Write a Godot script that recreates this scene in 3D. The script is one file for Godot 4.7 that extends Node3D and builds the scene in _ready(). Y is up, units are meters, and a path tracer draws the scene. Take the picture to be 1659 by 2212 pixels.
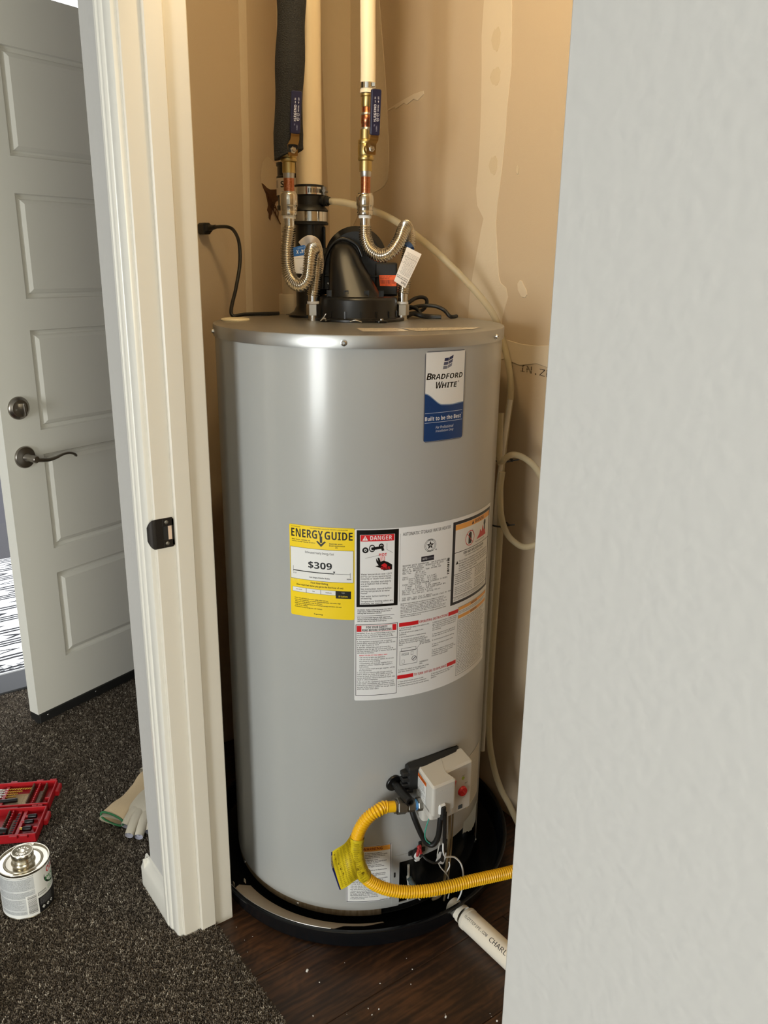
extends Node3D
# A closet with a gas water heater, seen from the hall through its doorway.
# World: x along the doorway wall, z out of the closet into the hall, y up, metres.

const TC := Vector3(-0.0631, 0.0, -0.5048)      # axis of the heater
const YAW := 0.932879                            # turn of the plumbing's own frame (x right, z towards the hall corner)
const ZB := -0.89                                # closet back wall
const XL := -0.664                               # closet left wall
const FW := -0.014                               # top of the wood floor (carpet top is 0)

var OFF := Vector3.ZERO                          # base of the thing being built, in the frame its shapes are written in
var names := {}
var M := {}
var rng := RandomNumberGenerator.new()

# ------------------------------------------------------------------ mesh builder
class MB:
	var v := PackedVector3Array()
	var n := PackedVector3Array()
	var t := PackedVector2Array()
	var ix := PackedInt32Array()
	var xf := Transform3D()
	func vert(p: Vector3, nn: Vector3, uv := Vector2.ZERO) -> int:
		v.append(xf * p)
		n.append((xf.basis * nn).normalized())
		t.append(uv)
		return v.size() - 1
	func tri(a: int, b: int, c: int) -> void:
		var cr := (v[b] - v[a]).cross(v[c] - v[a])
		if cr.length_squared() < 1e-22:
			return
		if cr.dot(n[a] + n[b] + n[c]) > 0.0:
			ix.append_array(PackedInt32Array([a, c, b]))
		else:
			ix.append_array(PackedInt32Array([a, b, c]))
	func quad(a: Vector3, b: Vector3, c: Vector3, d: Vector3, nn: Vector3, uv := [Vector2(0, 0), Vector2(1, 0), Vector2(1, 1), Vector2(0, 1)]) -> void:
		var i := vert(a, nn, uv[0])
		vert(b, nn, uv[1])
		vert(c, nn, uv[2])
		vert(d, nn, uv[3])
		tri(i, i + 1, i + 2)
		tri(i, i + 2, i + 3)
	func box(c: Vector3, s: Vector3, bev := 0.0) -> void:
		var h := s * 0.5
		var b := minf(bev, minf(h.x, minf(h.y, h.z)) * 0.95)
		for ax in 3:
			for sg in [-1.0, 1.0]:
				var nn := Vector3.ZERO
				nn[ax] = sg
				var u := (ax + 1) % 3
				var w := (ax + 2) % 3
				var q := []
				for k in [[-1, -1], [1, -1], [1, 1], [-1, 1]]:
					var p := Vector3.ZERO
					p[ax] = sg * h[ax]
					p[u] = k[0] * (h[u] - b)
					p[w] = k[1] * (h[w] - b)
					q.append(c + p)
				quad(q[0], q[1], q[2], q[3], nn)
		if b <= 0.0:
			return
		for ax in 3:
			var u := (ax + 1) % 3
			var w := (ax + 2) % 3
			for su in [-1.0, 1.0]:
				for sw in [-1.0, 1.0]:
					var q := []
					for k in [[-1, 0], [1, 0], [1, 1], [-1, 1]]:
						var p := Vector3.ZERO
						p[ax] = k[0] * (h[ax] - b)
						p[u] = su * (h[u] - (b if k[1] == 0 else 0.0))
						p[w] = sw * (h[w] - (0.0 if k[1] == 0 else b))
						q.append(c + p)
					var nn := Vector3.ZERO
					nn[u] = su
					nn[w] = sw
					quad(q[0], q[1], q[2], q[3], nn.normalized())
		for sx in [-1.0, 1.0]:
			for sy in [-1.0, 1.0]:
				for sz in [-1.0, 1.0]:
					var sg := Vector3(sx, sy, sz)
					var nn := sg.normalized()
					var i := v.size()
					for ax in 3:
						var p := Vector3(sx * (h.x - b), sy * (h.y - b), sz * (h.z - b))
						p[ax] = sg[ax] * h[ax]
						vert(c + p, nn)
					tri(i, i + 1, i + 2)
	# profile of (radius, y), outside on the right when walking up
	func lathe(pr: Array, seg := 32, a0 := 0.0, a1 := TAU, urep := 1.0) -> void:
		var m := pr.size()
		var sn := []
		for i in m - 1:
			var d: Vector2 = pr[i + 1] - pr[i]
			sn.append(Vector2(d.y, -d.x).normalized())
		for i in m - 1:
			var n0: Vector2 = sn[i]
			var n1: Vector2 = sn[i]
			if i > 0 and sn[i - 1].dot(sn[i]) > 0.75:
				n0 = (sn[i - 1] + sn[i]).normalized()
			if i < m - 2 and sn[i + 1].dot(sn[i]) > 0.75:
				n1 = (sn[i + 1] + sn[i]).normalized()
			var base := v.size()
			for k in seg + 1:
				var a := a0 + (a1 - a0) * k / seg
				var dir := Vector3(sin(a), 0, cos(a))
				vert(dir * pr[i].x + Vector3(0, pr[i].y, 0), dir * n0.x + Vector3(0, n0.y, 0), Vector2(urep * k / seg, 1.0 - float(i) / (m - 1)))
				vert(dir * pr[i + 1].x + Vector3(0, pr[i + 1].y, 0), dir * n1.x + Vector3(0, n1.y, 0), Vector2(urep * k / seg, 1.0 - float(i + 1) / (m - 1)))
			for k in seg:
				var j := base + k * 2
				tri(j, j + 1, j + 3)
				tri(j, j + 3, j + 2)
	func cyl(c: Vector3, r: float, h: float, seg := 24, bev := 0.0) -> void:
		var o := xf
		xf = xf * Transform3D(Basis(), c)
		if bev > 0.0:
			lathe([Vector2(0, 0), Vector2(r - bev, 0), Vector2(r, bev), Vector2(r, h - bev), Vector2(r - bev, h), Vector2(0, h)], seg)
		else:
			lathe([Vector2(0, 0), Vector2(r, 0), Vector2(r, h), Vector2(0, h)], seg)
		xf = o
	# rod from a to b, built on lathe
	func rod(a: Vector3, b: Vector3, pr: Array, seg := 20) -> void:
		var o := xf
		xf = xf * along(a, b)
		lathe(pr, seg)
		xf = o
	static func along(a: Vector3, b: Vector3) -> Transform3D:
		var y := (b - a).normalized()
		var x := y.cross(Vector3(0, 0, 1) if absf(y.z) < 0.9 else Vector3(1, 0, 0)).normalized()
		return Transform3D(Basis(x, y, x.cross(y)), a)
	func hexrod(a: Vector3, b: Vector3, r: float, bev := 0.001, sides := 6, twist := 0.0) -> void:
		var o := xf
		xf = xf * along(a, b) * Transform3D(Basis(Vector3.RIGHT, -PI / 2), Vector3.ZERO)
		var poly := PackedVector2Array()
		for i in sides:
			poly.append(Vector2.from_angle(TAU * i / sides + twist) * r)
		prism(poly, 0.0, (b - a).length(), bev)
		xf = o
	func tube(p: Array, rad, seg := 12, caps := true, flat := Vector2.ONE) -> void:
		var m := p.size()
		var y: Vector3 = (p[1] - p[0]).normalized()
		var x := y.cross(Vector3(0.1, 0.2, 1).normalized() if absf(y.z) < 0.9 else Vector3(1, 0, 0)).normalized()
		var base := v.size()
		var dist := 0.0
		var firsts := []
		for i in m:
			var d: Vector3 = (p[mini(i + 1, m - 1)] - p[maxi(i - 1, 0)]).normalized()
			x = (x - d * x.dot(d)).normalized()
			var z := x.cross(d)
			var r: float = rad[i] if rad is Array or rad is PackedFloat32Array else rad
			var sl := 0.0
			if rad is Array or rad is PackedFloat32Array:
				var l: float = p[mini(i + 1, m - 1)].distance_to(p[maxi(i - 1, 0)])
				sl = (rad[mini(i + 1, m - 1)] - rad[maxi(i - 1, 0)]) / maxf(l, 1e-6)
			if i > 0:
				dist += p[i].distance_to(p[i - 1])
			for k in seg + 1:
				var a := TAU * k / seg
				var o := x * cos(a) * flat.x + z * sin(a) * flat.y
				var on := x * cos(a) * flat.y + z * sin(a) * flat.x
				vert(p[i] + o * r, on.normalized() - d * sl, Vector2(float(k) / seg, dist))
			if i > 0:
				for k in seg:
					var a := base + (i - 1) * (seg + 1) + k
					tri(a, a + 1, a + seg + 2)
					tri(a, a + seg + 2, a + seg + 1)
		if caps:
			for e in [0, m - 1]:
				var d: Vector3 = (p[1] - p[0]) if e == 0 else (p[m - 1] - p[m - 2])
				d = d.normalized() * (-1.0 if e == 0 else 1.0)
				var c := vert(xf.affine_inverse() * (xf * p[e]), d)
				for k in seg + 1:
					var src := v[base + e * (seg + 1) + k]
					v.append(src)
					n.append((xf.basis * d).normalized())
					t.append(Vector2.ZERO)
				for k in seg:
					tri(c, c + 1 + k, c + 2 + k)
	# polygon in xy pushed from z0 to z1, with a chamfer at the z1 end
	func prism(poly: PackedVector2Array, z0: float, z1: float, bev := 0.0) -> void:
		if Geometry2D.is_polygon_clockwise(poly):
			poly = poly.duplicate()
			poly.reverse()
		var m := poly.size()
		var en := []
		for i in m:
			var d := poly[(i + 1) % m] - poly[i]
			en.append(Vector2(d.y, -d.x).normalized())
		var ins := PackedVector2Array()
		for i in m:
			var b: Vector2 = en[(i + m - 1) % m] + en[i]
			b = b / maxf(0.3, 0.5 * b.length_squared())
			ins.append(poly[i] - b * bev)
		for i in m:
			var j := (i + 1) % m
			var n0: Vector2 = en[i]
			var n1: Vector2 = en[i]
			if en[(i + m - 1) % m].dot(en[i]) > 0.75:
				n0 = (en[(i + m - 1) % m] + en[i]).normalized()
			if en[j].dot(en[i]) > 0.75:
				n1 = (en[j] + en[i]).normalized()
			var zs := z1 - bev
			var a: int = vert(Vector3(poly[i].x, poly[i].y, z0), Vector3(n0.x, n0.y, 0), Vector2(0, 0))
			vert(Vector3(poly[j].x, poly[j].y, z0), Vector3(n1.x, n1.y, 0), Vector2(1, 0))
			vert(Vector3(poly[j].x, poly[j].y, zs), Vector3(n1.x, n1.y, 0), Vector2(1, 1))
			vert(Vector3(poly[i].x, poly[i].y, zs), Vector3(n0.x, n0.y, 0), Vector2(0, 1))
			tri(a, a + 1, a + 2)
			tri(a, a + 2, a + 3)
			if bev > 0.0:
				var s := vert(Vector3(poly[i].x, poly[i].y, zs), Vector3(n0.x, n0.y, 1))
				vert(Vector3(poly[j].x, poly[j].y, zs), Vector3(n1.x, n1.y, 1))
				vert(Vector3(ins[j].x, ins[j].y, z1), Vector3(n1.x, n1.y, 1))
				vert(Vector3(ins[i].x, ins[i].y, z1), Vector3(n0.x, n0.y, 1))
				tri(s, s + 1, s + 2)
				tri(s, s + 2, s + 3)
		var lo := poly[0]
		var hi := poly[0]
		for q in poly:
			lo = lo.min(q)
			hi = hi.max(q)
		var sz := (hi - lo).max(Vector2(1e-6, 1e-6))
		var ids := Geometry2D.triangulate_polygon(poly)
		for e in [[z0, -1.0, poly], [z1, 1.0, ins]]:
			var b := v.size()
			for q in e[2]:
				vert(Vector3(q.x, q.y, e[0]), Vector3(0, 0, e[1]), Vector2((q.x - lo.x) / sz.x, 1.0 - (q.y - lo.y) / sz.y))
			for k in range(0, ids.size(), 3):
				tri(b + ids[k], b + ids[k + 1], b + ids[k + 2])
	# grid of points, smooth; flip turns the normals
	func sheet(rows: Array, flip := false, closed := false) -> void:
		var m := rows.size()
		var w: int = rows[0].size()
		var base := v.size()
		for i in m:
			for k in w:
				var du: Vector3 = rows[i][mini(k + 1, w - 1)] - rows[i][maxi(k - 1, 0)]
				if closed and (k == 0 or k == w - 1):
					du = rows[i][1] - rows[i][w - 2]
				var dv: Vector3 = rows[mini(i + 1, m - 1)][k] - rows[maxi(i - 1, 0)][k]
				var nn := du.cross(dv)
				if nn.length_squared() < 1e-20:
					nn = Vector3.UP
				vert(rows[i][k], -nn if flip else nn, Vector2(float(k) / (w - 1), float(i) / (m - 1)))
		for i in m - 1:
			for k in w - 1:
				var a := base + i * w + k
				tri(a, a + 1, a + w + 1)
				tri(a, a + w + 1, a + w)
	# a piece of a cylinder about the y axis, as a label lies on it; rc rounds the corners
	func patch(az0: float, az1: float, y0: float, y1: float, r: float, rc := 0.0, cols := 36) -> void:
		var w := deg_to_rad(az1 - az0) * r
		var xs := []
		for k in cols + 1:
			xs.append(w * k / cols)
		if rc > 0.0:
			for k in 6:
				xs.append(rc * (1.0 - cos(PI / 2 * (k + 0.5) / 6)))
				xs.append(w - rc * (1.0 - cos(PI / 2 * (k + 0.5) / 6)))
			xs.sort()
		var base := v.size()
		for x in xs:
			var e := minf(x, w - x)
			var cut := 0.0
			if e < rc:
				cut = rc - sqrt(maxf(0.0, rc * rc - (rc - e) * (rc - e)))
			var a: float = deg_to_rad(az0) + x / r
			var dir := Vector3(sin(a), 0, cos(a))
			vert(dir * r + Vector3(0, y0 + cut, 0), dir, Vector2(x / w, 1.0 - cut / (y1 - y0)))
			vert(dir * r + Vector3(0, y1 - cut, 0), dir, Vector2(x / w, cut / (y1 - y0)))
		for k in xs.size() - 1:
			var j := base + k * 2
			tri(j, j + 1, j + 3)
			tri(j, j + 3, j + 2)
	func mesh(off: Vector3) -> ArrayMesh:
		var vv := PackedVector3Array()
		for p in v:
			vv.append(p - off)
		var a := []
		a.resize(Mesh.ARRAY_MAX)
		a[Mesh.ARRAY_VERTEX] = vv
		a[Mesh.ARRAY_NORMAL] = n
		a[Mesh.ARRAY_TEX_UV] = t
		a[Mesh.ARRAY_INDEX] = ix
		var me := ArrayMesh.new()
		me.add_surface_from_arrays(Mesh.PRIMITIVE_TRIANGLES, a)
		return me

# ------------------------------------------------------------------ scene helpers
func numbered(called: String) -> String:
	names[called] = names.get(called, -1) + 1
	return called if names[called] == 0 else "%s_%03d" % [called, names[called]]

func tag(o: Node, label: String, category: String, group := "") -> Node:
	o.set_meta("label", label)
	o.set_meta("category", category)
	if group:
		o.set_meta("group", group)
	return o

func thing(called: String, label: String, category: String, at := Vector3.ZERO, turn := 0.0, group := "") -> Node3D:
	var o := Node3D.new()
	o.name = numbered(called)
	add_child(o)
	o.position = at
	o.rotation.y = turn
	tag(o, label, category, group)
	return o

# a thing of the plumbing: base given in the heater's frame; its shapes are written in that frame too
func pipe_thing(called: String, label: String, category: String, base: Vector3, group := "") -> Node3D:
	OFF = base
	return thing(called, label, category, TC + Basis(Vector3.UP, YAW) * base, YAW, group)

func world_thing(called: String, label: String, category: String, base: Vector3, group := "") -> Node3D:
	OFF = base
	return thing(called, label, category, base, 0.0, group)

func obj(called: String, mb: MB, m: Material, parent: Node = self, label := "") -> MeshInstance3D:
	var o := MeshInstance3D.new()
	o.mesh = mb.mesh(OFF)
	o.material_override = m
	if parent == self:
		o.name = numbered(called)
		o.position = OFF
		add_child(o)
	else:
		o.name = called
		parent.add_child(o, true)
	if label:
		o.set_meta("label", label)
	return o

func struct(called: String, mb: MB, m: Material, parent: Node = self) -> MeshInstance3D:
	OFF = Vector3.ZERO if parent == self else OFF
	var o := obj(called, mb, m, parent)
	if parent == self:
		o.name = called
		o.set_meta("kind", "structure")
	return o

func boxes(list: Array, bev := 0.0) -> MB:   # [min, max] pairs
	var mb := MB.new()
	for b in list:
		mb.box((b[0] + b[1]) * 0.5, b[1] - b[0], bev)
	return mb

func catmull(p: Array, step := 0.004) -> Array:
	var out := []
	for i in p.size() - 1:
		var a: Vector3 = p[maxi(i - 1, 0)]
		var b: Vector3 = p[i]
		var c: Vector3 = p[i + 1]
		var d: Vector3 = p[mini(i + 2, p.size() - 1)]
		for k in 24:
			out.append(b.cubic_interpolate(c, a, d, k / 24.0))
	out.append(p[-1])
	var res := [out[0]]
	var need := step
	for i in range(1, out.size()):
		var l: float = out[i].distance_to(out[i - 1])
		var done := 0.0
		while l - done >= need:
			done += need
			res.append(out[i - 1].lerp(out[i], done / l))
			need = step
		need -= l - done
	res.append(out[-1])
	return res

func V(a: Array) -> Array:      # flat numbers to points
	var o := []
	for i in range(0, a.size(), 3):
		o.append(Vector3(a[i], a[i + 1], a[i + 2]))
	return o

# corrugated hose along a path
func corrugated(mb: MB, path: Array, r0: float, r1: float, pitch: float, seg := 18) -> void:
	var p := catmull(path, pitch / 6.0)
	var rad := []
	for i in p.size():
		var w := 0.5 - 0.5 * cos(TAU * i / 6.0)
		rad.append(lerpf(r0, r1, pow(w, 0.7)))
	mb.tube(p, rad, seg)

func roundpoly(poly: Array, r: float, k := 4) -> PackedVector2Array:
	var out := PackedVector2Array()
	var m := poly.size()
	for i in m:
		var p: Vector2 = poly[i]
		var a: Vector2 = poly[(i + m - 1) % m]
		var b: Vector2 = poly[(i + 1) % m]
		var ra := minf(r, 0.45 * p.distance_to(a))
		var rb := minf(r, 0.45 * p.distance_to(b))
		var s := p + (a - p).normalized() * ra
		var e := p + (b - p).normalized() * rb
		for j in k + 1:
			var f := float(j) / k
			out.append(s.lerp(p, f).lerp(p.lerp(e, f), f))
	return out

func rectpoly(x0: float, y0: float, x1: float, y1: float) -> Array:
	return [Vector2(x0, y0), Vector2(x1, y0), Vector2(x1, y1), Vector2(x0, y1)]

func circlepoly(r: float, k := 20, c := Vector2.ZERO) -> PackedVector2Array:
	var o := PackedVector2Array()
	for i in k:
		o.append(c + Vector2.from_angle(TAU * i / k) * r)
	return o

# ------------------------------------------------------------------ materials
func C(r: float, g: float, b: float) -> Color:
	return Color(r / 255.0, g / 255.0, b / 255.0)

func mat(c: Color, rough := 0.6, metal := 0.0) -> StandardMaterial3D:
	var m := StandardMaterial3D.new()
	m.albedo_color = c
	m.roughness = rough
	m.metallic = metal
	return m

func noise(freq: float, kind := FastNoiseLite.TYPE_SIMPLEX_SMOOTH, oct := 3, sd := 1, size := 512) -> NoiseTexture2D:
	var f := FastNoiseLite.new()
	f.noise_type = kind
	f.frequency = freq
	f.seed = sd
	f.fractal_octaves = oct
	var t := NoiseTexture2D.new()
	t.noise = f
	t.width = size
	t.height = size
	t.seamless = true
	return t

func ramp(t: NoiseTexture2D, a: Color, b: Color, c = null) -> NoiseTexture2D:
	var g := Gradient.new()
	g.set_color(0, a)
	g.set_color(1, b)
	if c != null:
		g.set_color(1, c)
		g.add_point(0.5, b)
	t.color_ramp = g
	return t

func bumpy(m: StandardMaterial3D, tex: Texture2D, scale_cm: float, per_m: float) -> StandardMaterial3D:
	m.heightmap_enabled = true
	m.heightmap_texture = tex
	m.heightmap_scale = scale_cm
	m.uv1_triplanar = true
	m.uv1_world_triplanar = true
	m.uv1_scale = Vector3.ONE * per_m
	return m

func tex(img: Image, rough := 0.45) -> StandardMaterial3D:
	var m := StandardMaterial3D.new()
	m.albedo_texture = ImageTexture.create_from_image(img)
	m.roughness = rough
	m.texture_repeat = false
	return m

# ------------------------------------------------------------------ lettering
var fonts := {}
func fnt(kind: String) -> Font:
	if not fonts.has(kind):
		var f := SystemFont.new()
		f.font_names = PackedStringArray(["Droid Sans Mono" if kind.begins_with("m") else "Droid Serif" if kind.begins_with("s") else "Droid Sans"])
		f.font_weight = 700 if kind.ends_with("b") else 400
		f.antialiasing = TextServer.FONT_ANTIALIASING_GRAY
		f.subpixel_positioning = TextServer.SUBPIXEL_POSITIONING_DISABLED
		fonts[kind] = f
	return fonts[kind]

func text_img(s: String, kind: String, size: int, col: Color) -> Image:
	var ts := TextServerManager.get_primary_interface()
	var tl := TextLine.new()
	tl.add_string(s, fnt(kind), size)
	var w := int(tl.get_size().x) + size
	var h := int(size * 1.5)
	var im := Image.create(w, h, false, Image.FORMAT_RGBA8)
	var x := size * 0.3
	var base := size * 1.1
	for g in ts.shaped_text_get_glyphs(tl.get_rid()):
		var fr: RID = g.font_rid
		var sz := Vector2i(g.font_size, 0)
		if fr.is_valid():
			ts.font_render_glyph(fr, sz, g.index)
			var k := ts.font_get_glyph_texture_idx(fr, sz, g.index)
			if k >= 0:
				var uv := ts.font_get_glyph_uv_rect(fr, sz, g.index)
				var o := ts.font_get_glyph_offset(fr, sz, g.index)
				var at: Image = ts.font_get_texture_image(fr, sz, k).get_region(Rect2i(uv))
				at.convert(Image.FORMAT_RGBA8)
				im.blend_rect(at, Rect2i(Vector2i.ZERO, at.get_size()), Vector2i(Vector2(x, base) + o + g.offset))
		x += g.advance
	var d := im.get_data()
	var r := int(col.r * 255)
	var gg := int(col.g * 255)
	var b := int(col.b * 255)
	for i in range(0, d.size(), 4):
		d[i] = r
		d[i + 1] = gg
		d[i + 2] = b
	return Image.create_from_data(w, h, false, Image.FORMAT_RGBA8, d)

# the text's inked box is fitted to x, y, w, h (w = 0 keeps the shape)
func put(img: Image, s: String, x: float, y: float, w: float, h: float, col := Color.BLACK, kind := "n", lean := 0.0) -> void:
	var t := text_img(s, kind, clampi(int(h * 1.9), 12, 120), col)
	var u := t.get_used_rect()
	if u.size.x < 1:
		return
	t = t.get_region(u)
	if w <= 0.0:
		w = h * u.size.x / u.size.y
	t.resize(maxi(1, int(w)), maxi(1, int(h)), Image.INTERPOLATE_LANCZOS if h > 10 else Image.INTERPOLATE_BILINEAR)
	if lean == 0.0:
		img.blend_rect(t, Rect2i(Vector2i.ZERO, t.get_size()), Vector2i(int(x), int(y)))
	else:
		for r in t.get_height():
			img.blend_rect(t, Rect2i(0, r, t.get_width(), 1), Vector2i(int(x + lean * (t.get_height() - r)), int(y) + r))

# one line at a font size, top left at x, y
func line(img: Image, s: String, x: float, y: float, size: int, col := Color.BLACK, kind := "n", squeeze := 1.0) -> void:
	var t := text_img(s, kind, size, col)
	if squeeze != 1.0:
		t.resize(int(t.get_width() * squeeze), t.get_height(), Image.INTERPOLATE_BILINEAR)
	img.blend_rect(t, Rect2i(Vector2i.ZERO, t.get_size()), Vector2i(int(x - size * 0.3), int(y - size * 0.3)))

func para(img: Image, s: String, x: float, y: float, w: float, size: int, lead: float, col := Color.BLACK, kind := "n") -> float:
	for piece in s.split("\n"):
		var cur := ""
		for word in piece.split(" "):
			var next := word if cur == "" else cur + " " + word
			if fnt(kind).get_string_size(next, HORIZONTAL_ALIGNMENT_LEFT, -1, size).x > w and cur != "":
				line(img, cur, x, y, size, col, kind)
				y += lead
				cur = word
			else:
				cur = next
		line(img, cur, x, y, size, col, kind)
		y += lead
	return y

# print too small to read: word-long dashes
func greek(img: Image, x: float, y: float, w: float, h: float, lead: float, thick: float, col: Color) -> void:
	var yy := y
	while yy + thick <= y + h:
		var xx := x
		var stop := x + w * rng.randf_range(0.82, 1.0)
		while xx < stop:
			var l := rng.randf_range(1.2, 5.0) * thick
			l = minf(l, stop - xx)
			var k := xx
			while k < xx + l:     # letters as strokes
				var g := rng.randf_range(0.35, 0.75) * thick
				img.fill_rect(Rect2i(int(k), int(yy + rng.randf_range(0, 0.3) * thick), maxi(1, int(g)), maxi(1, int(thick * rng.randf_range(0.6, 1.0)))), col)
				k += g + maxf(1.0, thick * 0.25)
			xx += l + thick * 0.8
		yy += lead

func frame(img: Image, x: float, y: float, w: float, h: float, th: float, col: Color) -> void:
	img.fill_rect(Rect2i(int(x), int(y), int(w), int(th)), col)
	img.fill_rect(Rect2i(int(x), int(y + h - th), int(w), int(th)), col)
	img.fill_rect(Rect2i(int(x), int(y), int(th), int(h)), col)
	img.fill_rect(Rect2i(int(x + w - th), int(y), int(th), int(h)), col)

func fill(img: Image, x: float, y: float, w: float, h: float, col: Color) -> void:
	img.fill_rect(Rect2i(int(x), int(y), int(w), int(h)), col)

func disc(img: Image, cx: float, cy: float, rx: float, ry: float, col: Color, hole := 0.0) -> void:
	for yy in range(int(cy - ry), int(cy + ry) + 1):
		for xx in range(int(cx - rx), int(cx + rx) + 1):
			var d := Vector2((xx + 0.5 - cx) / rx, (yy + 0.5 - cy) / ry).length()
			if d <= 1.0 and d >= hole and xx >= 0 and yy >= 0 and xx < img.get_width() and yy < img.get_height():
				img.set_pixel(xx, yy, col)

func fillpoly(img: Image, pts: Array, col: Color) -> void:
	var lo := Vector2(1e9, 1e9)
	var hi := -lo
	var pp := PackedVector2Array(pts)
	for q in pts:
		lo = lo.min(q)
		hi = hi.max(q)
	for yy in range(maxi(0, int(lo.y)), mini(img.get_height(), int(hi.y) + 1)):
		for xx in range(maxi(0, int(lo.x)), mini(img.get_width(), int(hi.x) + 1)):
			if Geometry2D.is_point_in_polygon(Vector2(xx + 0.5, yy + 0.5), pp):
				img.set_pixel(xx, yy, col)

func stroke(img: Image, a: Vector2, b: Vector2, th: float, col: Color) -> void:
	var d := (b - a).normalized().orthogonal() * th * 0.5
	fillpoly(img, [a + d, b + d, b - d, a - d], col)

func blank(w: int, h: int, c: Color) -> Image:
	var im := Image.create(w, h, false, Image.FORMAT_RGBA8)
	im.fill(c)
	return im

# ------------------------------------------------------------------ the scene
func _ready() -> void:
	rng.seed = 7
	# camera
	var cam := Camera3D.new()
	cam.name = "camera"
	cam.position = Vector3(1.4252, 1.4254, 0.5264)
	cam.rotation = Vector3(deg_to_rad(-17.0257), YAW, deg_to_rad(0.7178))
	cam.fov = 63.617
	cam.near = 0.02
	add_child(cam)
	# sky (bright overcast day outside), exposure
	var env := Environment.new()
	env.background_mode = Environment.BG_SKY
	var sky := ProceduralSkyMaterial.new()
	sky.sky_top_color = C(228, 232, 238)
	sky.sky_horizon_color = C(240, 242, 245)
	sky.ground_horizon_color = C(150, 150, 148)
	sky.ground_bottom_color = C(110, 108, 104)
	sky.sun_angle_max = 0.1
	sky.sky_energy_multiplier = 1.7
	env.sky = Sky.new()
	env.sky.sky_material = sky
	env.tonemap_mode = Environment.TONE_MAPPER_LINEAR
	env.tonemap_exposure = 1.0
	env.sdfgi_enabled = true
	env.ssao_enabled = true
	env.ssil_enabled = true
	var we := WorldEnvironment.new()
	we.name = "world_environment"
	we.environment = env
	add_child(we)
	# daylight coming in through the patio window of the hall
	var day := AreaLight3D.new()
	day.name = "window_daylight"
	day.area_size = Vector2(1.3, 1.94)
	day.light_color = C(251, 255, 253)
	day.light_energy = 18.5
	day.shadow_enabled = true
	day.position = Vector3(2.5, 1.08, 4.99)
	day.set("area_range", 12.0)
	add_child(day)

	# daylight from the second window, in the right-hand wall
	var day2 := AreaLight3D.new()
	day2.name = "window_daylight_right"
	day2.area_size = Vector2(1.7, 1.3)
	day2.light_color = C(255, 249, 220)
	day2.light_energy = 10.0
	day2.shadow_enabled = true
	day2.position = Vector3(5.99, 1.4, 1.0)
	day2.rotation.y = PI / 2
	day2.set("area_range", 12.0)
	add_child(day2)

	materials()
	setting()
	entry()
	heater()
	plumbing()
	gas_and_pan()
	hall_floor_things()
	carpet_pile()

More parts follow.
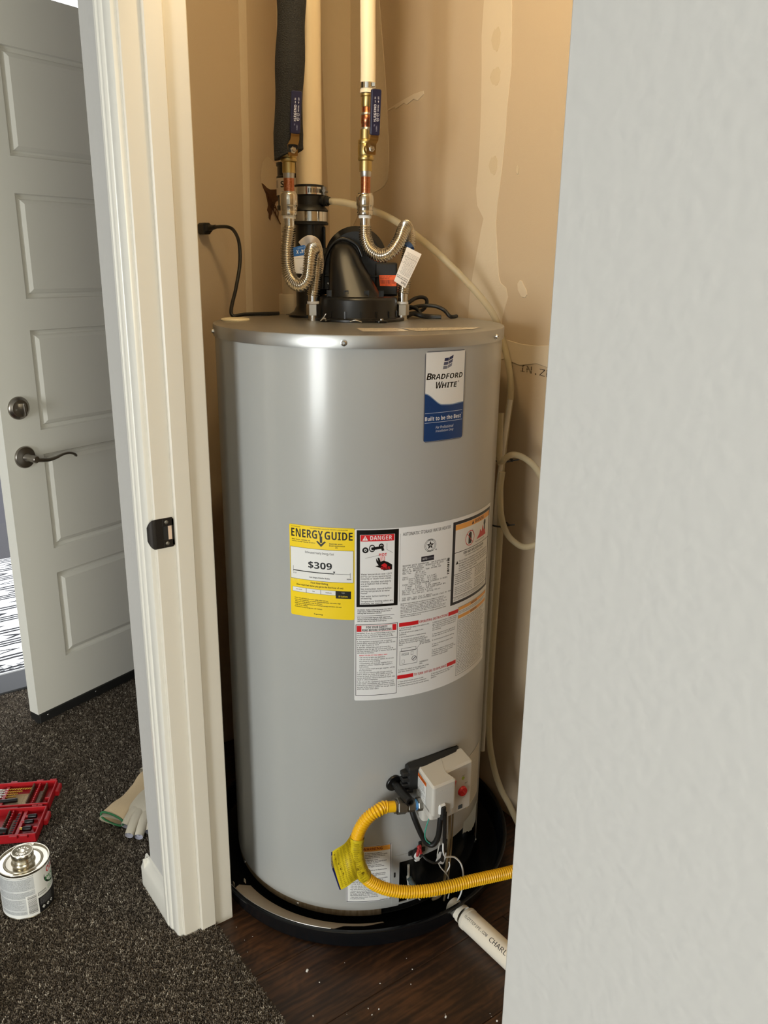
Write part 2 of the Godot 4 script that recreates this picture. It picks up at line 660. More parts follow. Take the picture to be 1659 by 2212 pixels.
func materials() -> void:
	var peel := noise(0.035, FastNoiseLite.TYPE_SIMPLEX_SMOOTH, 2, 3)
	var fine := noise(0.12, FastNoiseLite.TYPE_SIMPLEX_SMOOTH, 3, 5)
	M.hallwall = bumpy(mat(C(193, 191, 188), 0.75), peel, 0.05, 2.6)
	M.ceiling = bumpy(mat(C(225, 224, 220), 0.8), peel, 0.2, 3.0)
	M.trim = mat(C(222, 219, 211), 0.32)
	M.trim.clearcoat_enabled = true
	M.trim.clearcoat = 0.25
	M.trim.clearcoat_roughness = 0.2
	M.jamb = mat(C(214, 208, 197), 0.38)
	M.drywall = bumpy(mat(C(190, 170, 142), 0.8), fine, 0.02, 6.0)
	M.mud = bumpy(mat(C(206, 190, 164), 0.7), noise(0.02, FastNoiseLite.TYPE_SIMPLEX_SMOOTH, 4, 9), 0.05, 5.0)
	M.torn = bumpy(mat(C(98, 66, 42), 0.95), fine, 0.3, 9.0)
	M.paper = bumpy(mat(C(200, 182, 152), 0.85), fine, 0.05, 9.0)
	M.door = mat(C(224, 223, 217), 0.42)
	M.nickel = mat(C(150, 144, 136), 0.28, 1.0)
	M.jacket = mat(C(172, 173, 171), 0.3)
	M.jacket.clearcoat_enabled = true
	M.jacket.clearcoat = 0.5
	M.jacket.clearcoat_roughness = 0.16
	M.galv = mat(C(186, 186, 184), 0.42, 0.95)
	M.galv.roughness_texture = ramp(noise(0.01, FastNoiseLite.TYPE_SIMPLEX_SMOOTH, 3, 4), Color(0.85, 0.85, 0.85), Color(1, 1, 1))
	M.galv.uv1_triplanar = true
	M.galv.uv1_scale = Vector3(3, 3, 3)
	M.oldband = mat(C(150, 138, 120), 0.5, 0.5)
	M.oldband.albedo_texture = ramp(noise(0.03, FastNoiseLite.TYPE_SIMPLEX_SMOOTH, 4, 8), C(190, 170, 140), C(255, 250, 240))
	M.oldband.uv1_triplanar = true
	M.oldband.uv1_scale = Vector3(6, 1, 6)
	M.black = mat(C(19, 19, 19), 0.3)
	M.blackmatt = mat(C(24, 24, 24), 0.6)
	M.rubber = mat(C(22, 22, 22), 0.45)
	M.panplastic = mat(C(17, 19, 22), 0.22)
	M.skirt = mat(C(20, 21, 22), 0.2)
	M.pvc = mat(C(240, 232, 216), 0.35)
	M.oldpvc = mat(C(226, 208, 176), 0.4)
	M.pex = mat(C(240, 226, 198), 0.35)
	M.pex.backlight_enabled = true
	M.pex.backlight = Color(0.25, 0.22, 0.17)
	M.foam = bumpy(mat(C(52, 52, 53), 0.95), noise(0.09, FastNoiseLite.TYPE_CELLULAR, 2, 21), 0.22, 9.0)
	M.foam.albedo_texture = ramp(noise(0.11, FastNoiseLite.TYPE_SIMPLEX_SMOOTH, 3, 22), C(140, 140, 142), C(255, 255, 255))
	M.brass = mat(C(190, 168, 112), 0.38, 1.0)
	M.bronze = mat(C(158, 128, 84), 0.28, 1.0)
	M.copper = mat(C(206, 156, 126), 0.3, 1.0)
	M.copper.albedo_texture = ramp(noise(0.02, FastNoiseLite.TYPE_SIMPLEX_SMOOTH, 4, 31), C(200, 150, 120), C(255, 235, 230))
	M.copper.uv1_triplanar = true
	M.copper.uv1_scale = Vector3(20, 20, 20)
	M.solder = mat(C(190, 190, 188), 0.35, 1.0)
	M.steel = mat(C(206, 200, 188), 0.16, 1.0)
	M.chrome = mat(C(214, 212, 206), 0.12, 1.0)
	M.satin = mat(C(196, 192, 184), 0.3, 1.0)
	M.dullmetal = mat(C(150, 148, 142), 0.4, 1.0)
	M.screw = mat(C(205, 205, 205), 0.25, 1.0)
	M.dark = mat(C(48, 44, 41), 0.4, 0.7)
	M.white = mat(C(232, 232, 230), 0.4)
	M.beige = mat(C(206, 202, 194), 0.35)
	M.cream = mat(C(228, 214, 182), 0.5)
	M.vinylblue = mat(C(28, 30, 62), 0.35)
	M.clear = mat(Color(0.80, 0.75, 0.62, 0.45), 0.3)
	M.clear.transparency = BaseMaterial3D.TRANSPARENCY_ALPHA
	M.yellow = mat(C(246, 190, 22), 0.32)
	M.red = mat(C(205, 34, 38), 0.35)
	M.casered = mat(C(182, 28, 36), 0.38)
	M.green = mat(C(60, 160, 140), 0.5)
	M.grayplastic = mat(C(150, 146, 138), 0.4)
	M.sheetmetal = mat(C(176, 160, 138), 0.45, 0.25)
	M.glove = bumpy(mat(C(222, 214, 198), 0.85), fine, 0.06, 12.0)
	M.glovecuff = bumpy(mat(C(228, 204, 168), 0.85), fine, 0.06, 12.0)
	M.gold = mat(C(214, 170, 84), 0.3, 1.0)
	M.tin = mat(C(206, 198, 180), 0.2, 1.0)
	M.shoe = bumpy(mat(C(40, 40, 42), 0.7), fine, 0.05, 10.0)
	M.concrete = bumpy(mat(C(56, 54, 58), 0.9), fine, 0.2, 4.0)

func setting() -> void:
	# floors
	var carpet := mat(C(66, 57, 48), 0.95)
	struct("floor", boxes([[Vector3(-1.36, -0.06, -0.075), Vector3(6.0, -0.004, 5.0)], [Vector3(-1.36, -0.06, -1.05), Vector3(-0.75, -0.004, -0.075)], [Vector3(-0.75, -0.06, -0.13), Vector3(-0.19, -0.004, -0.075)]]), carpet)
	var wf := struct("floor_closet", boxes([[Vector3(-0.664, -0.08, -0.89), Vector3(1.0, FW - 0.006, -0.0755)]]), mat(C(40, 28, 20), 0.6))
	var woods := []
	for k in 3:
		woods.append(wood_mat(k))
	OFF = Vector3.ZERO
	var xs := [-0.664, -0.545, -0.365, -0.185, -0.005, 0.175, 0.355, 0.535, 0.715, 0.895, 1.0]
	for i in xs.size() - 1:
		var cut: float = [-0.5, -0.42, -0.66, -0.3, -0.55, -0.72, -0.62, -0.35, -0.6, -0.45][i]
		for z in [[-0.89, cut], [cut, -0.0755]]:
			var mb := MB.new()
			mb.box(Vector3((xs[i] + xs[i + 1]) * 0.5, FW - 0.004, (z[0] + z[1]) * 0.5), Vector3(xs[i + 1] - xs[i] - 0.0006, 0.008, z[1] - z[0] - 0.0006), 0.0012)
			obj("plank", mb, woods[(i * 2 + (1 if z[0] == cut else 0)) % 3], wf)
	# closet shell
	var y1 := 2.45
	var wb := struct("wall_back", boxes([[Vector3(-0.75, -0.06, -0.99), Vector3(1.1, y1, ZB)]]), M.drywall)
	var wl := struct("wall_left", boxes([[Vector3(-0.75, -0.06, -0.89), Vector3(XL, y1, -0.2)]]), M.drywall)
	struct("wall_closet_right", boxes([[Vector3(1.0, -0.06, -0.89), Vector3(1.1, y1, -0.1167)]]), M.drywall)
	# doorway wall: short left end, header, long right part
	struct("wall_front", boxes([[Vector3(-0.19, -0.06, -0.1167), Vector3(-0.019, y1, 0)], [Vector3(-0.59, -0.06, -0.19), Vector3(-0.17, y1, -0.132)], [Vector3(-0.19, -0.06, -0.14), Vector3(-0.17, y1, -0.11)], [Vector3(-0.75, -0.06, -0.225), Vector3(-0.57, y1, -0.186)], [Vector3(-0.019, 2.08, -0.1167), Vector3(0.938, y1, 0)]], 0.004), M.hallwall)
	struct("wall_right", boxes([[Vector3(0.938, -0.06, -0.1167), Vector3(6.0, y1, 0)]], 0.006), M.hallwall)
	struct("ceiling", boxes([[Vector3(-1.5, y1, -1.15), Vector3(6.1, y1 + 0.1, 5.15)]]), M.ceiling)
	# rest of the hall, behind and beside the camera
	struct("wall_hall_right", boxes([[Vector3(6.0, -0.06, -0.12), Vector3(6.1, y1, 0.1)], [Vector3(6.0, -0.06, 1.9), Vector3(6.1, y1, 5.1)], [Vector3(6.0, -0.06, 0.1), Vector3(6.1, 0.7, 1.9)], [Vector3(6.0, 2.1, 0.1), Vector3(6.1, y1, 1.9)]]), M.hallwall)
	struct("wall_window", boxes([[Vector3(-1.5, -0.06, 5.0), Vector3(1.8, y1, 5.1)], [Vector3(3.2, -0.06, 5.0), Vector3(6.0, y1, 5.1)], [Vector3(1.8, 2.1, 5.0), Vector3(3.2, y1, 5.1)], [Vector3(1.8, -0.06, 5.0), Vector3(3.2, 0.06, 5.1)]]), M.hallwall)
	var wn := struct("window_1", boxes([[Vector3(1.8, 0.06, 5.02), Vector3(1.85, 2.1, 5.08)], [Vector3(3.15, 0.06, 5.02), Vector3(3.2, 2.1, 5.08)], [Vector3(1.85, 2.05, 5.02), Vector3(3.15, 2.1, 5.08)], [Vector3(1.85, 0.06, 5.02), Vector3(3.15, 0.11, 5.08)]], 0.004), M.trim)
	var glass := mat(Color(0.9, 0.95, 0.95, 0.06), 0.02)
	glass.transparency = BaseMaterial3D.TRANSPARENCY_ALPHA
	obj("pane", boxes([[Vector3(1.85, 0.11, 5.047), Vector3(3.15, 2.05, 5.053)]]), glass, wn)
	var wn2 := struct("window_2", boxes([[Vector3(6.02, 0.7, 0.1), Vector3(6.08, 2.1, 0.15)], [Vector3(6.02, 0.7, 1.85), Vector3(6.08, 2.1, 1.9)], [Vector3(6.02, 2.05, 0.15), Vector3(6.08, 2.1, 1.85)], [Vector3(6.02, 0.7, 0.15), Vector3(6.08, 0.75, 1.85)]], 0.004), M.trim)
	obj("pane", boxes([[Vector3(6.047, 0.75, 0.15), Vector3(6.053, 2.05, 1.85)]]), glass, wn2)
	struct("wall_entry", boxes([[Vector3(-1.5, -0.06, 0.12), Vector3(-1.36, y1, 5.0)], [Vector3(-1.5, -0.06, -1.05), Vector3(-1.36, y1, -0.86)], [Vector3(-1.5, 2.25, -0.86), Vector3(-1.36, y1, 0.12)]]), M.hallwall)
	struct("wall_nook", boxes([[Vector3(-1.5, -0.06, -1.15), Vector3(-0.664, y1, -1.05)], [Vector3(-0.75, -0.06, -1.05), Vector3(-0.664, y1, -0.99)]]), M.hallwall)
	# closet light on the ceiling, a warm bulb in an opal globe
	var lp := Vector3(0.27, 2.30, -0.20)
	var lt := world_thing("ceiling_light", "round opal globe light hanging under the closet ceiling", "lamp", lp)
	var lb := MB.new()
	lb.xf = Transform3D(Basis(), lp)
	lb.lathe([Vector2(0, -0.03), Vector2(0.03, -0.03), Vector2(0.032, -0.02), Vector2(0.012, 0.0), Vector2(0.008, 0.13), Vector2(0.045, 0.14), Vector2(0.055, 0.159), Vector2(0, 0.1595)], 32)
	obj("base", lb, M.white, lt)
	var lg := MB.new()
	lg.xf = Transform3D(Basis(), lp + Vector3(0, -0.085, 0))
	var gp := []
	for k in 17:
		gp.append(Vector2(0.055 * sin(PI * k / 16.0), -0.055 * cos(PI * k / 16.0)))
	lg.lathe(gp, 32)
	var gm := mat(C(255, 236, 200), 0.4)
	gm.emission_enabled = true
	gm.emission = C(255, 205, 130)
	gm.emission_energy_multiplier = 1.5
	obj("bulb", lg, gm, lt)
	var ol := OmniLight3D.new()
	ol.name = "bulb_light"
	ol.light_color = C(255, 225, 172)
	ol.light_energy = 0.31
	ol.light_size = 0.05
	ol.omni_range = 8.0
	ol.omni_attenuation = 2.0
	ol.shadow_enabled = true
	ol.position = Vector3(0, -0.085, 0)
	lt.add_child(ol)
	OFF = Vector3.ZERO

	# joint compound on the bare drywall: taped seams, smears, screw covers
	var strips := [
		[[-0.134, 2.44, -0.136, 2.2, -0.134, 1.98, -0.137, 1.91, -0.132, 1.84, -0.129, 1.77, -0.128, 1.70, -0.130, 1.63, -0.134, 1.585, -0.128, 1.55, -0.104, 1.52, -0.112, 1.49, -0.118, 1.46, -0.133, 1.395, -0.141, 1.34, -0.146, 1.25, -0.03, 1.25, -0.022, 1.30, -0.008, 1.345, -0.016, 1.365, -0.034, 1.375, -0.042, 1.39, -0.052, 1.45, -0.061, 1.51, -0.059, 1.55, -0.05, 1.62, -0.044, 1.69, -0.042, 1.76, -0.036, 1.83, -0.04, 1.90, -0.044, 1.963, -0.046, 2.2, -0.046, 2.44]],
		[[-0.664, 2.44, -0.54, 2.44, -0.532, 2.06, -0.514, 1.953, -0.5, 1.86, -0.492, 1.79, -0.484, 1.73, -0.482, 1.68, -0.486, 1.63, -0.5, 1.615, -0.52, 1.607, -0.55, 1.60, -0.62, 1.55, -0.664, 1.5]],
		[[-0.492, 1.797, -0.46, 1.803, -0.455, 1.798, -0.42, 1.808, -0.41, 1.802, -0.38, 1.812, -0.365, 1.806, -0.34, 1.818, -0.342, 1.826, -0.38, 1.824, -0.44, 1.813, -0.488, 1.802]],
		[[0.02, 1.375, 0.027, 1.383, 0.034, 1.382, 0.04, 1.374, 0.05, 1.362, 0.053, 1.352, 0.047, 1.345, 0.036, 1.346, 0.03, 1.352, 0.022, 1.362]],
	]
	for s in strips:
		var poly := PackedVector2Array()
		for i in range(0, s[0].size(), 2):
			poly.append(Vector2(s[0][i], s[0][i + 1]))
		var mb := MB.new()
		mb.xf = Transform3D(Basis(), Vector3(0, 0, ZB))
		mb.prism(poly, -0.001, 0.0016, 0.0008)
		obj("joint_compound", mb, M.mud, wb)
	for s in [[-0.088, 1.895, 0.014, 0.026], [-0.085, 1.82, 0.016, 0.02], [-0.078, 1.635, 0.014, 0.022], [0.0, 1.62, 0.004, 0.01]]:
		var mb := MB.new()
		mb.xf = Transform3D(Basis(), Vector3(s[0], s[1], ZB))
		var poly := PackedVector2Array()
		for k in 18:
			poly.append(Vector2(cos(TAU * k / 18) * s[2], sin(TAU * k / 18) * s[3]) * (1.0 + 0.07 * sin(k * 2.3) + 0.12 * sin(k * 0.9)))
		mb.prism(poly, 0, 0.0021, 0.0012)
		obj("joint_compound", mb, M.paper, wb)
	var hb := PackedVector2Array()
	for k in 21:
		hb.append(Vector2(-0.06 + 1.04 * k / 20.0, 1.243 + 0.004 * sin(k * 1.9)))
	for k in 21:
		hb.append(Vector2(0.98 - 1.04 * k / 20.0, 1.196 + 0.005 * sin(k * 2.7)))
	var hm := MB.new()
	hm.xf = Transform3D(Basis(), Vector3(0, 0, ZB))
	hm.prism(hb, -0.001, 0.0016, 0.0008)
	obj("joint_compound", hm, M.mud, wb)
	# ink stamp printed on the board below the seam, mostly covered
	var st := blank(512, 96, Color(0, 0, 0, 0))
	put(st, "G IN.ZN", 10, 14, 480, 66, Color(0.18, 0.14, 0.10, 0.6), "mb")
	for k in 900:
		fill(st, rng.randf() * 512, rng.randf() * 96, 4, 4, Color(0, 0, 0, 0))
	var stm := tex(st, 0.8)
	stm.transparency = BaseMaterial3D.TRANSPARENCY_ALPHA
	var sm := MB.new()
	sm.quad(Vector3(0.0, 1.20, ZB + 0.0004), Vector3(0.15, 1.192, ZB + 0.0004), Vector3(0.15, 1.168, ZB + 0.0004), Vector3(0.0, 1.176, ZB + 0.0004), Vector3(0, 0, 1))
	obj("ink_stamp", sm, stm, wb)
	# left wall: corner tape and the hole torn in the paper
	var tw := Transform3D(Basis(Vector3(0, 0, -1), Vector3.UP, Vector3(1, 0, 0)), Vector3(XL, 0, 0))
	for s in [[0.788, 2.44, 0.792, 2.07, 0.802, 1.80, 0.81, 1.66, 0.818, 1.52, 0.82, 1.3, 0.89, 1.3, 0.89, 2.44], [0.553, 2.44, 0.574, 2.44, 0.576, 2.04, 0.571, 1.7, 0.567, 1.53, 0.565, 1.2, 0.545, 1.2, 0.547, 1.53, 0.551, 1.8, 0.554, 2.04]]:
		var poly := PackedVector2Array()
		for i in range(0, s.size(), 2):
			poly.append(Vector2(s[i], s[i + 1]))
		var mb := MB.new()
		mb.xf = tw
		mb.prism(poly, -0.001, 0.001, 0.0008)
		obj("joint_compound", mb, M.mud, wl)
	var pp := MB.new()
	pp.xf = tw
	pp.prism(PackedVector2Array([Vector2(0.602, 1.614), Vector2(0.601, 1.635), Vector2(0.607, 1.667), Vector2(0.616, 1.677), Vector2(0.624, 1.682), Vector2(0.64, 1.67), Vector2(0.66, 1.655), Vector2(0.7, 1.64), Vector2(0.7, 1.59), Vector2(0.64, 1.585), Vector2(0.618, 1.602)]), -0.001, 0.0015, 0.0006)
	obj("peeled_paper", pp, M.paper, wl)
	var tp := MB.new()
	tp.xf = tw
	for s in [[0.603, 1.6155, 0.611, 1.611, 0.619, 1.604, 0.629, 1.6, 0.642, 1.601, 0.655, 1.603, 0.7, 1.60, 0.7, 1.57, 0.655, 1.575, 0.645, 1.570, 0.640, 1.560, 0.634, 1.551, 0.633, 1.540, 0.629, 1.534, 0.627, 1.5215, 0.622, 1.528, 0.6225, 1.539, 0.618, 1.548, 0.6215, 1.560, 0.619, 1.573, 0.615, 1.590, 0.608, 1.603]]:
		var poly := PackedVector2Array()
		for i in range(0, s.size(), 2):
			poly.append(Vector2(s[i], s[i + 1]))
		tp.prism(poly, -0.001, 0.0025, 0.001)
	obj("torn_paper", tp, M.torn, wl)
	for k in 5:
		var cm := MB.new()
		cm.xf = tw
		var a := Vector3(0.612 + 0.006 * k, 1.598 - 0.010 * k, 0.003)
		cm.tube(catmull([a, a + Vector3(0.01, -0.012, 0.006), a + Vector3(0.012, -0.03, 0.002), a + Vector3(0.02, -0.045, 0.001)], 0.003), 0.0016, 5)
		obj("torn_paper_curl", cm, M.torn, wl)

	# door frame: casing, jamb, stop
	var cs := MB.new()
	cs.xf = Transform3D(Basis(Vector3(1, 0, 0), Vector3(0, 0, 1), Vector3(0, -1, 0)), Vector3(0, 2.12, 0))   # local z runs down
	var prof := PackedVector2Array([Vector2(-0.062, 0), Vector2(-0.062, 0.015), Vector2(-0.0595, 0.0175), Vector2(-0.051, 0.0175), Vector2(-0.0485, 0.0150), Vector2(-0.0465, 0.0142), Vector2(-0.0445, 0.0158), Vector2(-0.0405, 0.0162), Vector2(-0.034, 0.0142), Vector2(-0.0325, 0.0122), Vector2(-0.030, 0.0118), Vector2(-0.0275, 0.0126), Vector2(-0.0095, 0.0105), Vector2(-0.0068, 0.0088), Vector2(-0.006, 0.006), Vector2(-0.006, 0)])
	cs.prism(prof, 0, 2.128)
	struct("trim_1", cs, M.trim)
	var hd := MB.new()
	hd.box(Vector3(0.44, 2.095, 0.008), Vector3(1.0, 0.058, 0.016), 0.003)
	struct("trim_4", hd, M.trim)
	struct("trim_2", boxes([[Vector3(-0.019, FW, -0.1167), Vector3(0, 2.07, 0.0)], [Vector3(-0.019, 2.051, -0.1167), Vector3(0.938, 2.07, 0)]], 0.0022), M.jamb)
	struct("trim_3", boxes([[Vector3(0.0, 0.0, -0.0719), Vector3(0.0098, 2.05, -0.0369)]], 0.0024), M.jamb)
	# baseboard on the short wall end and round its corner
	var bb := MB.new()
	var bprof := PackedVector2Array([Vector2(0, -0.01), Vector2(0.0165, -0.01), Vector2(0.0165, 0.05), Vector2(0.013, 0.058), Vector2(0.007, 0.066), Vector2(0.004, 0.078), Vector2(0, 0.08)])
	bb.xf = Transform3D(Basis(Vector3(0, 0, 1), Vector3(0, 1, 0), Vector3(-1, 0, 0)), Vector3(-0.062, 0, 0.0))
	bb.prism(bprof, 0, 0.1445)
	bb.xf = Transform3D(Basis(Vector3(-1, 0, 0), Vector3(0, 1, 0), Vector3(0, 0, -1)), Vector3(-0.1902, 0, 0.0155))
	bb.prism(bprof, 0, 0.12)
	struct("baseboard_left", bb, M.trim)
	# strike plate
	var sp := world_thing("strike_plate", "dark bronze strike plate screwed to the white door jamb", "strike plate", Vector3(0, 0.90, -0.02))
	var pm := MB.new()
	pm.xf = Transform3D(Basis(Vector3(0, 0, -1), Vector3.UP, Vector3(1, 0, 0)), Vector3(0.0002, 0, 0))
	for r in [[0.0, 0.9, 0.0145, 0.958], [0.032, 0.9035, 0.0362, 0.9545]]:
		pm.prism(PackedVector2Array(rectpoly(r[0], r[1], r[2], r[3])), 0, 0.0018, 0.0004)
	pm.prism(PackedVector2Array([Vector2(0.0145, 0.9), Vector2(0.033, 0.9), Vector2(0.0362, 0.9035), Vector2(0.0362, 0.915), Vector2(0.0145, 0.915)]), 0, 0.0018, 0.0004)
	pm.prism(PackedVector2Array([Vector2(0.0145, 0.942), Vector2(0.0362, 0.942), Vector2(0.0362, 0.9545), Vector2(0.033, 0.958), Vector2(0.0145, 0.958)]), 0, 0.0018, 0.0004)
	obj("plate", pm, M.dark, sp)
	var lip := MB.new()
	var rows := []
	for i in 9:
		var f := i / 8.0
		var row := []
		for k in 13:
			var g := k / 12.0 * 2.0 - 1.0
			var hh := 0.029 * (1.0 if i < 2 else sqrt(maxf(0.0, 1.0 - pow((f - 0.15) / 0.95, 2.0))))
			row.append(Vector3(0.002 - 0.010 * f * f, 0.929 + g * hh, 0.013 * f))
		rows.append(row)
	lip.sheet(rows)
	obj("lip", lip, M.dark, sp)
	var hole := MB.new()
	hole.box(Vector3(-0.001, 0.9285, -0.0285), Vector3(0.003, 0.027, 0.007))
	obj("latch_pocket", hole, mat(C(216, 190, 168), 0.8), sp)
	var hole2 := MB.new()
	hole2.box(Vector3(-0.001, 0.9285, -0.0197), Vector3(0.003, 0.027, 0.0103))
	obj("latch_pocket", hole2, M.blackmatt, sp)
	for yy in [0.950, 0.908]:
		var sc := MB.new()
		sc.rod(Vector3(0.0015, yy, -0.022), Vector3(0.0032, yy, -0.022), [Vector2(0, 0), Vector2(0.0042, 0), Vector2(0.0036, 0.001), Vector2(0.0012, 0.0014), Vector2(0, 0.0006)], 14)
		obj("screw", sc, M.dullmetal, sp)
	OFF = Vector3.ZERO

func wood_mat(k: int) -> StandardMaterial3D:
	var w := 512
	var h := 96
	var f := FastNoiseLite.new()
	f.seed = 40 + k
	f.frequency = 0.02
	f.fractal_octaves = 4
	var d := PackedByteArray()
	d.resize(w * h * 3)
	var hgt := PackedByteArray()
	hgt.resize(w * h)
	for y in h:
		for x in w:
			var warp := f.get_noise_2d(x * 0.35, y * 1.2) * 14.0
			var g := f.get_noise_2d(x * 0.25 + 300.0, y * 9.0 + warp)
			var rings := 0.5 + 0.5 * sin((y + warp * 1.6 + f.get_noise_2d(x * 0.12, k * 50.0) * 60.0) * 0.5)
			var q := clampf(0.42 + 0.75 * g + 0.22 * (rings - 0.5) + 0.5 * f.get_noise_2d(x * 0.2, y * 0.3 + 900.0), 0.0, 1.0)
			var c := C(40, 25, 16).lerp(C(92, 60, 37), q)
			var i := (y * w + x) * 3
			d[i] = int(c.r * 255)
			d[i + 1] = int(c.g * 255)
			d[i + 2] = int(c.b * 255)
			hgt[y * w + x] = int(q * 255)
	var m := tex(Image.create_from_data(w, h, false, Image.FORMAT_RGB8, d), 0.42)
	m.heightmap_enabled = true
	m.heightmap_texture = ImageTexture.create_from_image(Image.create_from_data(w, h, false, Image.FORMAT_L8, hgt))
	m.heightmap_scale = 0.02
	return m

func ring(mb: MB, r0: Array, z0: float, r1: Array, z1: float) -> void:   # rect [x0,y0,x1,y1] to rect, for mouldings
	var a := [Vector3(r0[0], r0[1], z0), Vector3(r0[2], r0[1], z0), Vector3(r0[2], r0[3], z0), Vector3(r0[0], r0[3], z0)]
	var b := [Vector3(r1[0], r1[1], z1), Vector3(r1[2], r1[1], z1), Vector3(r1[2], r1[3], z1), Vector3(r1[0], r1[3], z1)]
	for i in 4:
		var j := (i + 1) % 4
		var nn: Vector3 = (a[j] - a[i]).cross(b[i] - a[i]).normalized()
		mb.quad(a[i], a[j], b[j], b[i], nn if nn.z >= 0.0 else -nn)

func entry() -> void:
	var X := Vector3(-0.3292, 0, -0.9443)
	var D := Transform3D(Basis(X, Vector3.UP, X.cross(Vector3.UP)), Vector3(-1.060, 0, 0.028))
	var root := Node3D.new()
	root.name = "door_1"
	root.transform = D
	root.set_meta("kind", "structure")
	add_child(root)
	OFF = Vector3.ZERO
	var x0 := 0.118
	var x1 := 0.914 - 0.118
	var ys := [[0.198, 0.483], [0.563, 0.86], [0.932, 1.22], [1.306, 1.585], [1.679, 1.948]]
	var y0 := 0.04
	var yt := 2.084
	var T := 0.044
	var slab := MB.new()
	slab.box(Vector3(x0 * 0.5, (y0 + yt) * 0.5, -T * 0.5), Vector3(x0, yt - y0, T), 0.0)
	slab.box(Vector3((0.914 + x1) * 0.5, (y0 + yt) * 0.5, -T * 0.5), Vector3(0.914 - x1, yt - y0, T), 0.0)
	var edges := [y0]
	for p in ys:
		edges.append_array(p)
	edges.append(yt)
	for i in range(0, edges.size(), 2):
		slab.box(Vector3((x0 + x1) * 0.5, (edges[i] + edges[i + 1]) * 0.5, -T * 0.5), Vector3(x1 - x0, edges[i + 1] - edges[i], T), 0.0)
	# fine joints between stile and rails
	obj("slab", slab, M.door, root)
	for p in ys:
		var mb := MB.new()
		var r := func(e: float) -> Array: return [x0 + e, p[0] + e, x1 - e, p[1] - e]
		ring(mb, r.call(0.0), 0.0, r.call(0.003), -0.006)
		ring(mb, r.call(0.003), -0.006, r.call(0.009), -0.0085)
		ring(mb, r.call(0.009), -0.0085, r.call(0.0135), -0.0085)
		ring(mb, r.call(0.0135), -0.0085, r.call(0.017), -0.004)
		ring(mb, r.call(0.017), -0.004, r.call(0.0265), 0.0005)
		var q: Array = r.call(0.0265)
		mb.quad(Vector3(q[0], q[1], 0.0005), Vector3(q[2], q[1], 0.0005), Vector3(q[2], q[3], 0.0005), Vector3(q[0], q[3], 0.0005), Vector3(0, 0, 1))
		mb.box(Vector3((x0 + x1) * 0.5, (p[0] + p[1]) * 0.5, -T + 0.006), Vector3(x1 - x0, p[1] - p[0], 0.012))
		obj("door_panel", mb, M.door, root)
	var sw := MB.new()
	sw.box(Vector3(0.457, 0.026, -T * 0.5 + 0.002), Vector3(0.912, 0.03, T + 0.008), 0.002)
	sw.box(Vector3(0.457, 0.008, -T * 0.5), Vector3(0.905, 0.014, 0.02), 0.002)
	var swo := obj("door_sweep", sw, M.blackmatt, root, "black rubber door sweep")
	for x in [0.03, 0.21, 0.42, 0.64, 0.86]:
		var s := MB.new()
		s.rod(Vector3(x, 0.03, 0.005), Vector3(x, 0.03, 0.008), [Vector2(0, 0), Vector2(0.004, 0), Vector2(0.003, 0.0015), Vector2(0, 0.002)], 12)
		obj("screw", s, M.screw, swo)
	# deadbolt
	var db := MB.new()
	db.rod(Vector3(0.055, 1.006, 0), Vector3(0.055, 1.006, 0.02), [Vector2(0, 0), Vector2(0.033, 0), Vector2(0.033, 0.004), Vector2(0.031, 0.007), Vector2(0.026, 0.0105), Vector2(0.0245, 0.012), Vector2(0.023, 0.0115), Vector2(0.018, 0.013), Vector2(0, 0.0135)], 40)
	var dbo := obj("deadbolt", db, M.nickel, root, "satin nickel deadbolt with thumb turn")
	var th := MB.new()
	th.xf = Transform3D(Basis(Vector3.BACK, 0.12), Vector3(0.058, 1.004, 0.013))
	th.prism(roundpoly([Vector2(-0.004, -0.019), Vector2(0.004, -0.019), Vector2(0.0045, 0.012), Vector2(0.002, 0.02), Vector2(-0.003, 0.018)], 0.004), 0, 0.017, 0.002)
	obj("thumb_turn", th, M.nickel, dbo)
	var ds := MB.new()
	ds.rod(Vector3(0.041, 1.004, 0.012), Vector3(0.041, 1.004, 0.0145), [Vector2(0, 0), Vector2(0.0028, 0), Vector2(0.0022, 0.0015), Vector2(0, 0.001)], 10)
	obj("screw", ds, M.screw, dbo)
	# lever handle
	var ro := MB.new()
	ro.rod(Vector3(0.057, 0.862, 0), Vector3(0.057, 0.862, 0.02), [Vector2(0, 0), Vector2(0.0325, 0), Vector2(0.0325, 0.003), Vector2(0.030, 0.0065), Vector2(0.018, 0.009), Vector2(0.0135, 0.0105), Vector2(0, 0.0105)], 40)
	var roo := obj("lever_handle", ro, M.nickel, root, "satin nickel lever handle")
	var nk := MB.new()
	nk.rod(Vector3(0.058, 0.862, 0.01), Vector3(0.060, 0.8615, 0.052), [Vector2(0.0125, 0), Vector2(0.011, 0.008), Vector2(0.0095, 0.01), Vector2(0.0105, 0.03), Vector2(0.011, 0.042), Vector2(0.009, 0.045), Vector2(0, 0.046)], 24)
	obj("neck", nk, M.nickel, roo)
	var lv := MB.new()
	var lp := catmull(V([0.052, 0.861, 0.046, 0.075, 0.857, 0.0475, 0.10, 0.853, 0.048, 0.125, 0.8545, 0.048, 0.15, 0.860, 0.047, 0.172, 0.8605, 0.046, 0.19, 0.854, 0.0445, 0.199, 0.845, 0.043]), 0.003)
	var lr := []
	for i in lp.size():
		var f: float = float(i) / (lp.size() - 1)
		lr.append(lerpf(0.0095, 0.0052, smoothstep(0.0, 0.75, f)) * (1.0 if f < 0.97 else 0.6))
	lv.tube(lp, lr, 16, true, Vector2(0.75, 1.0))
	obj("lever", lv, M.nickel, roo)
	var ls := MB.new()
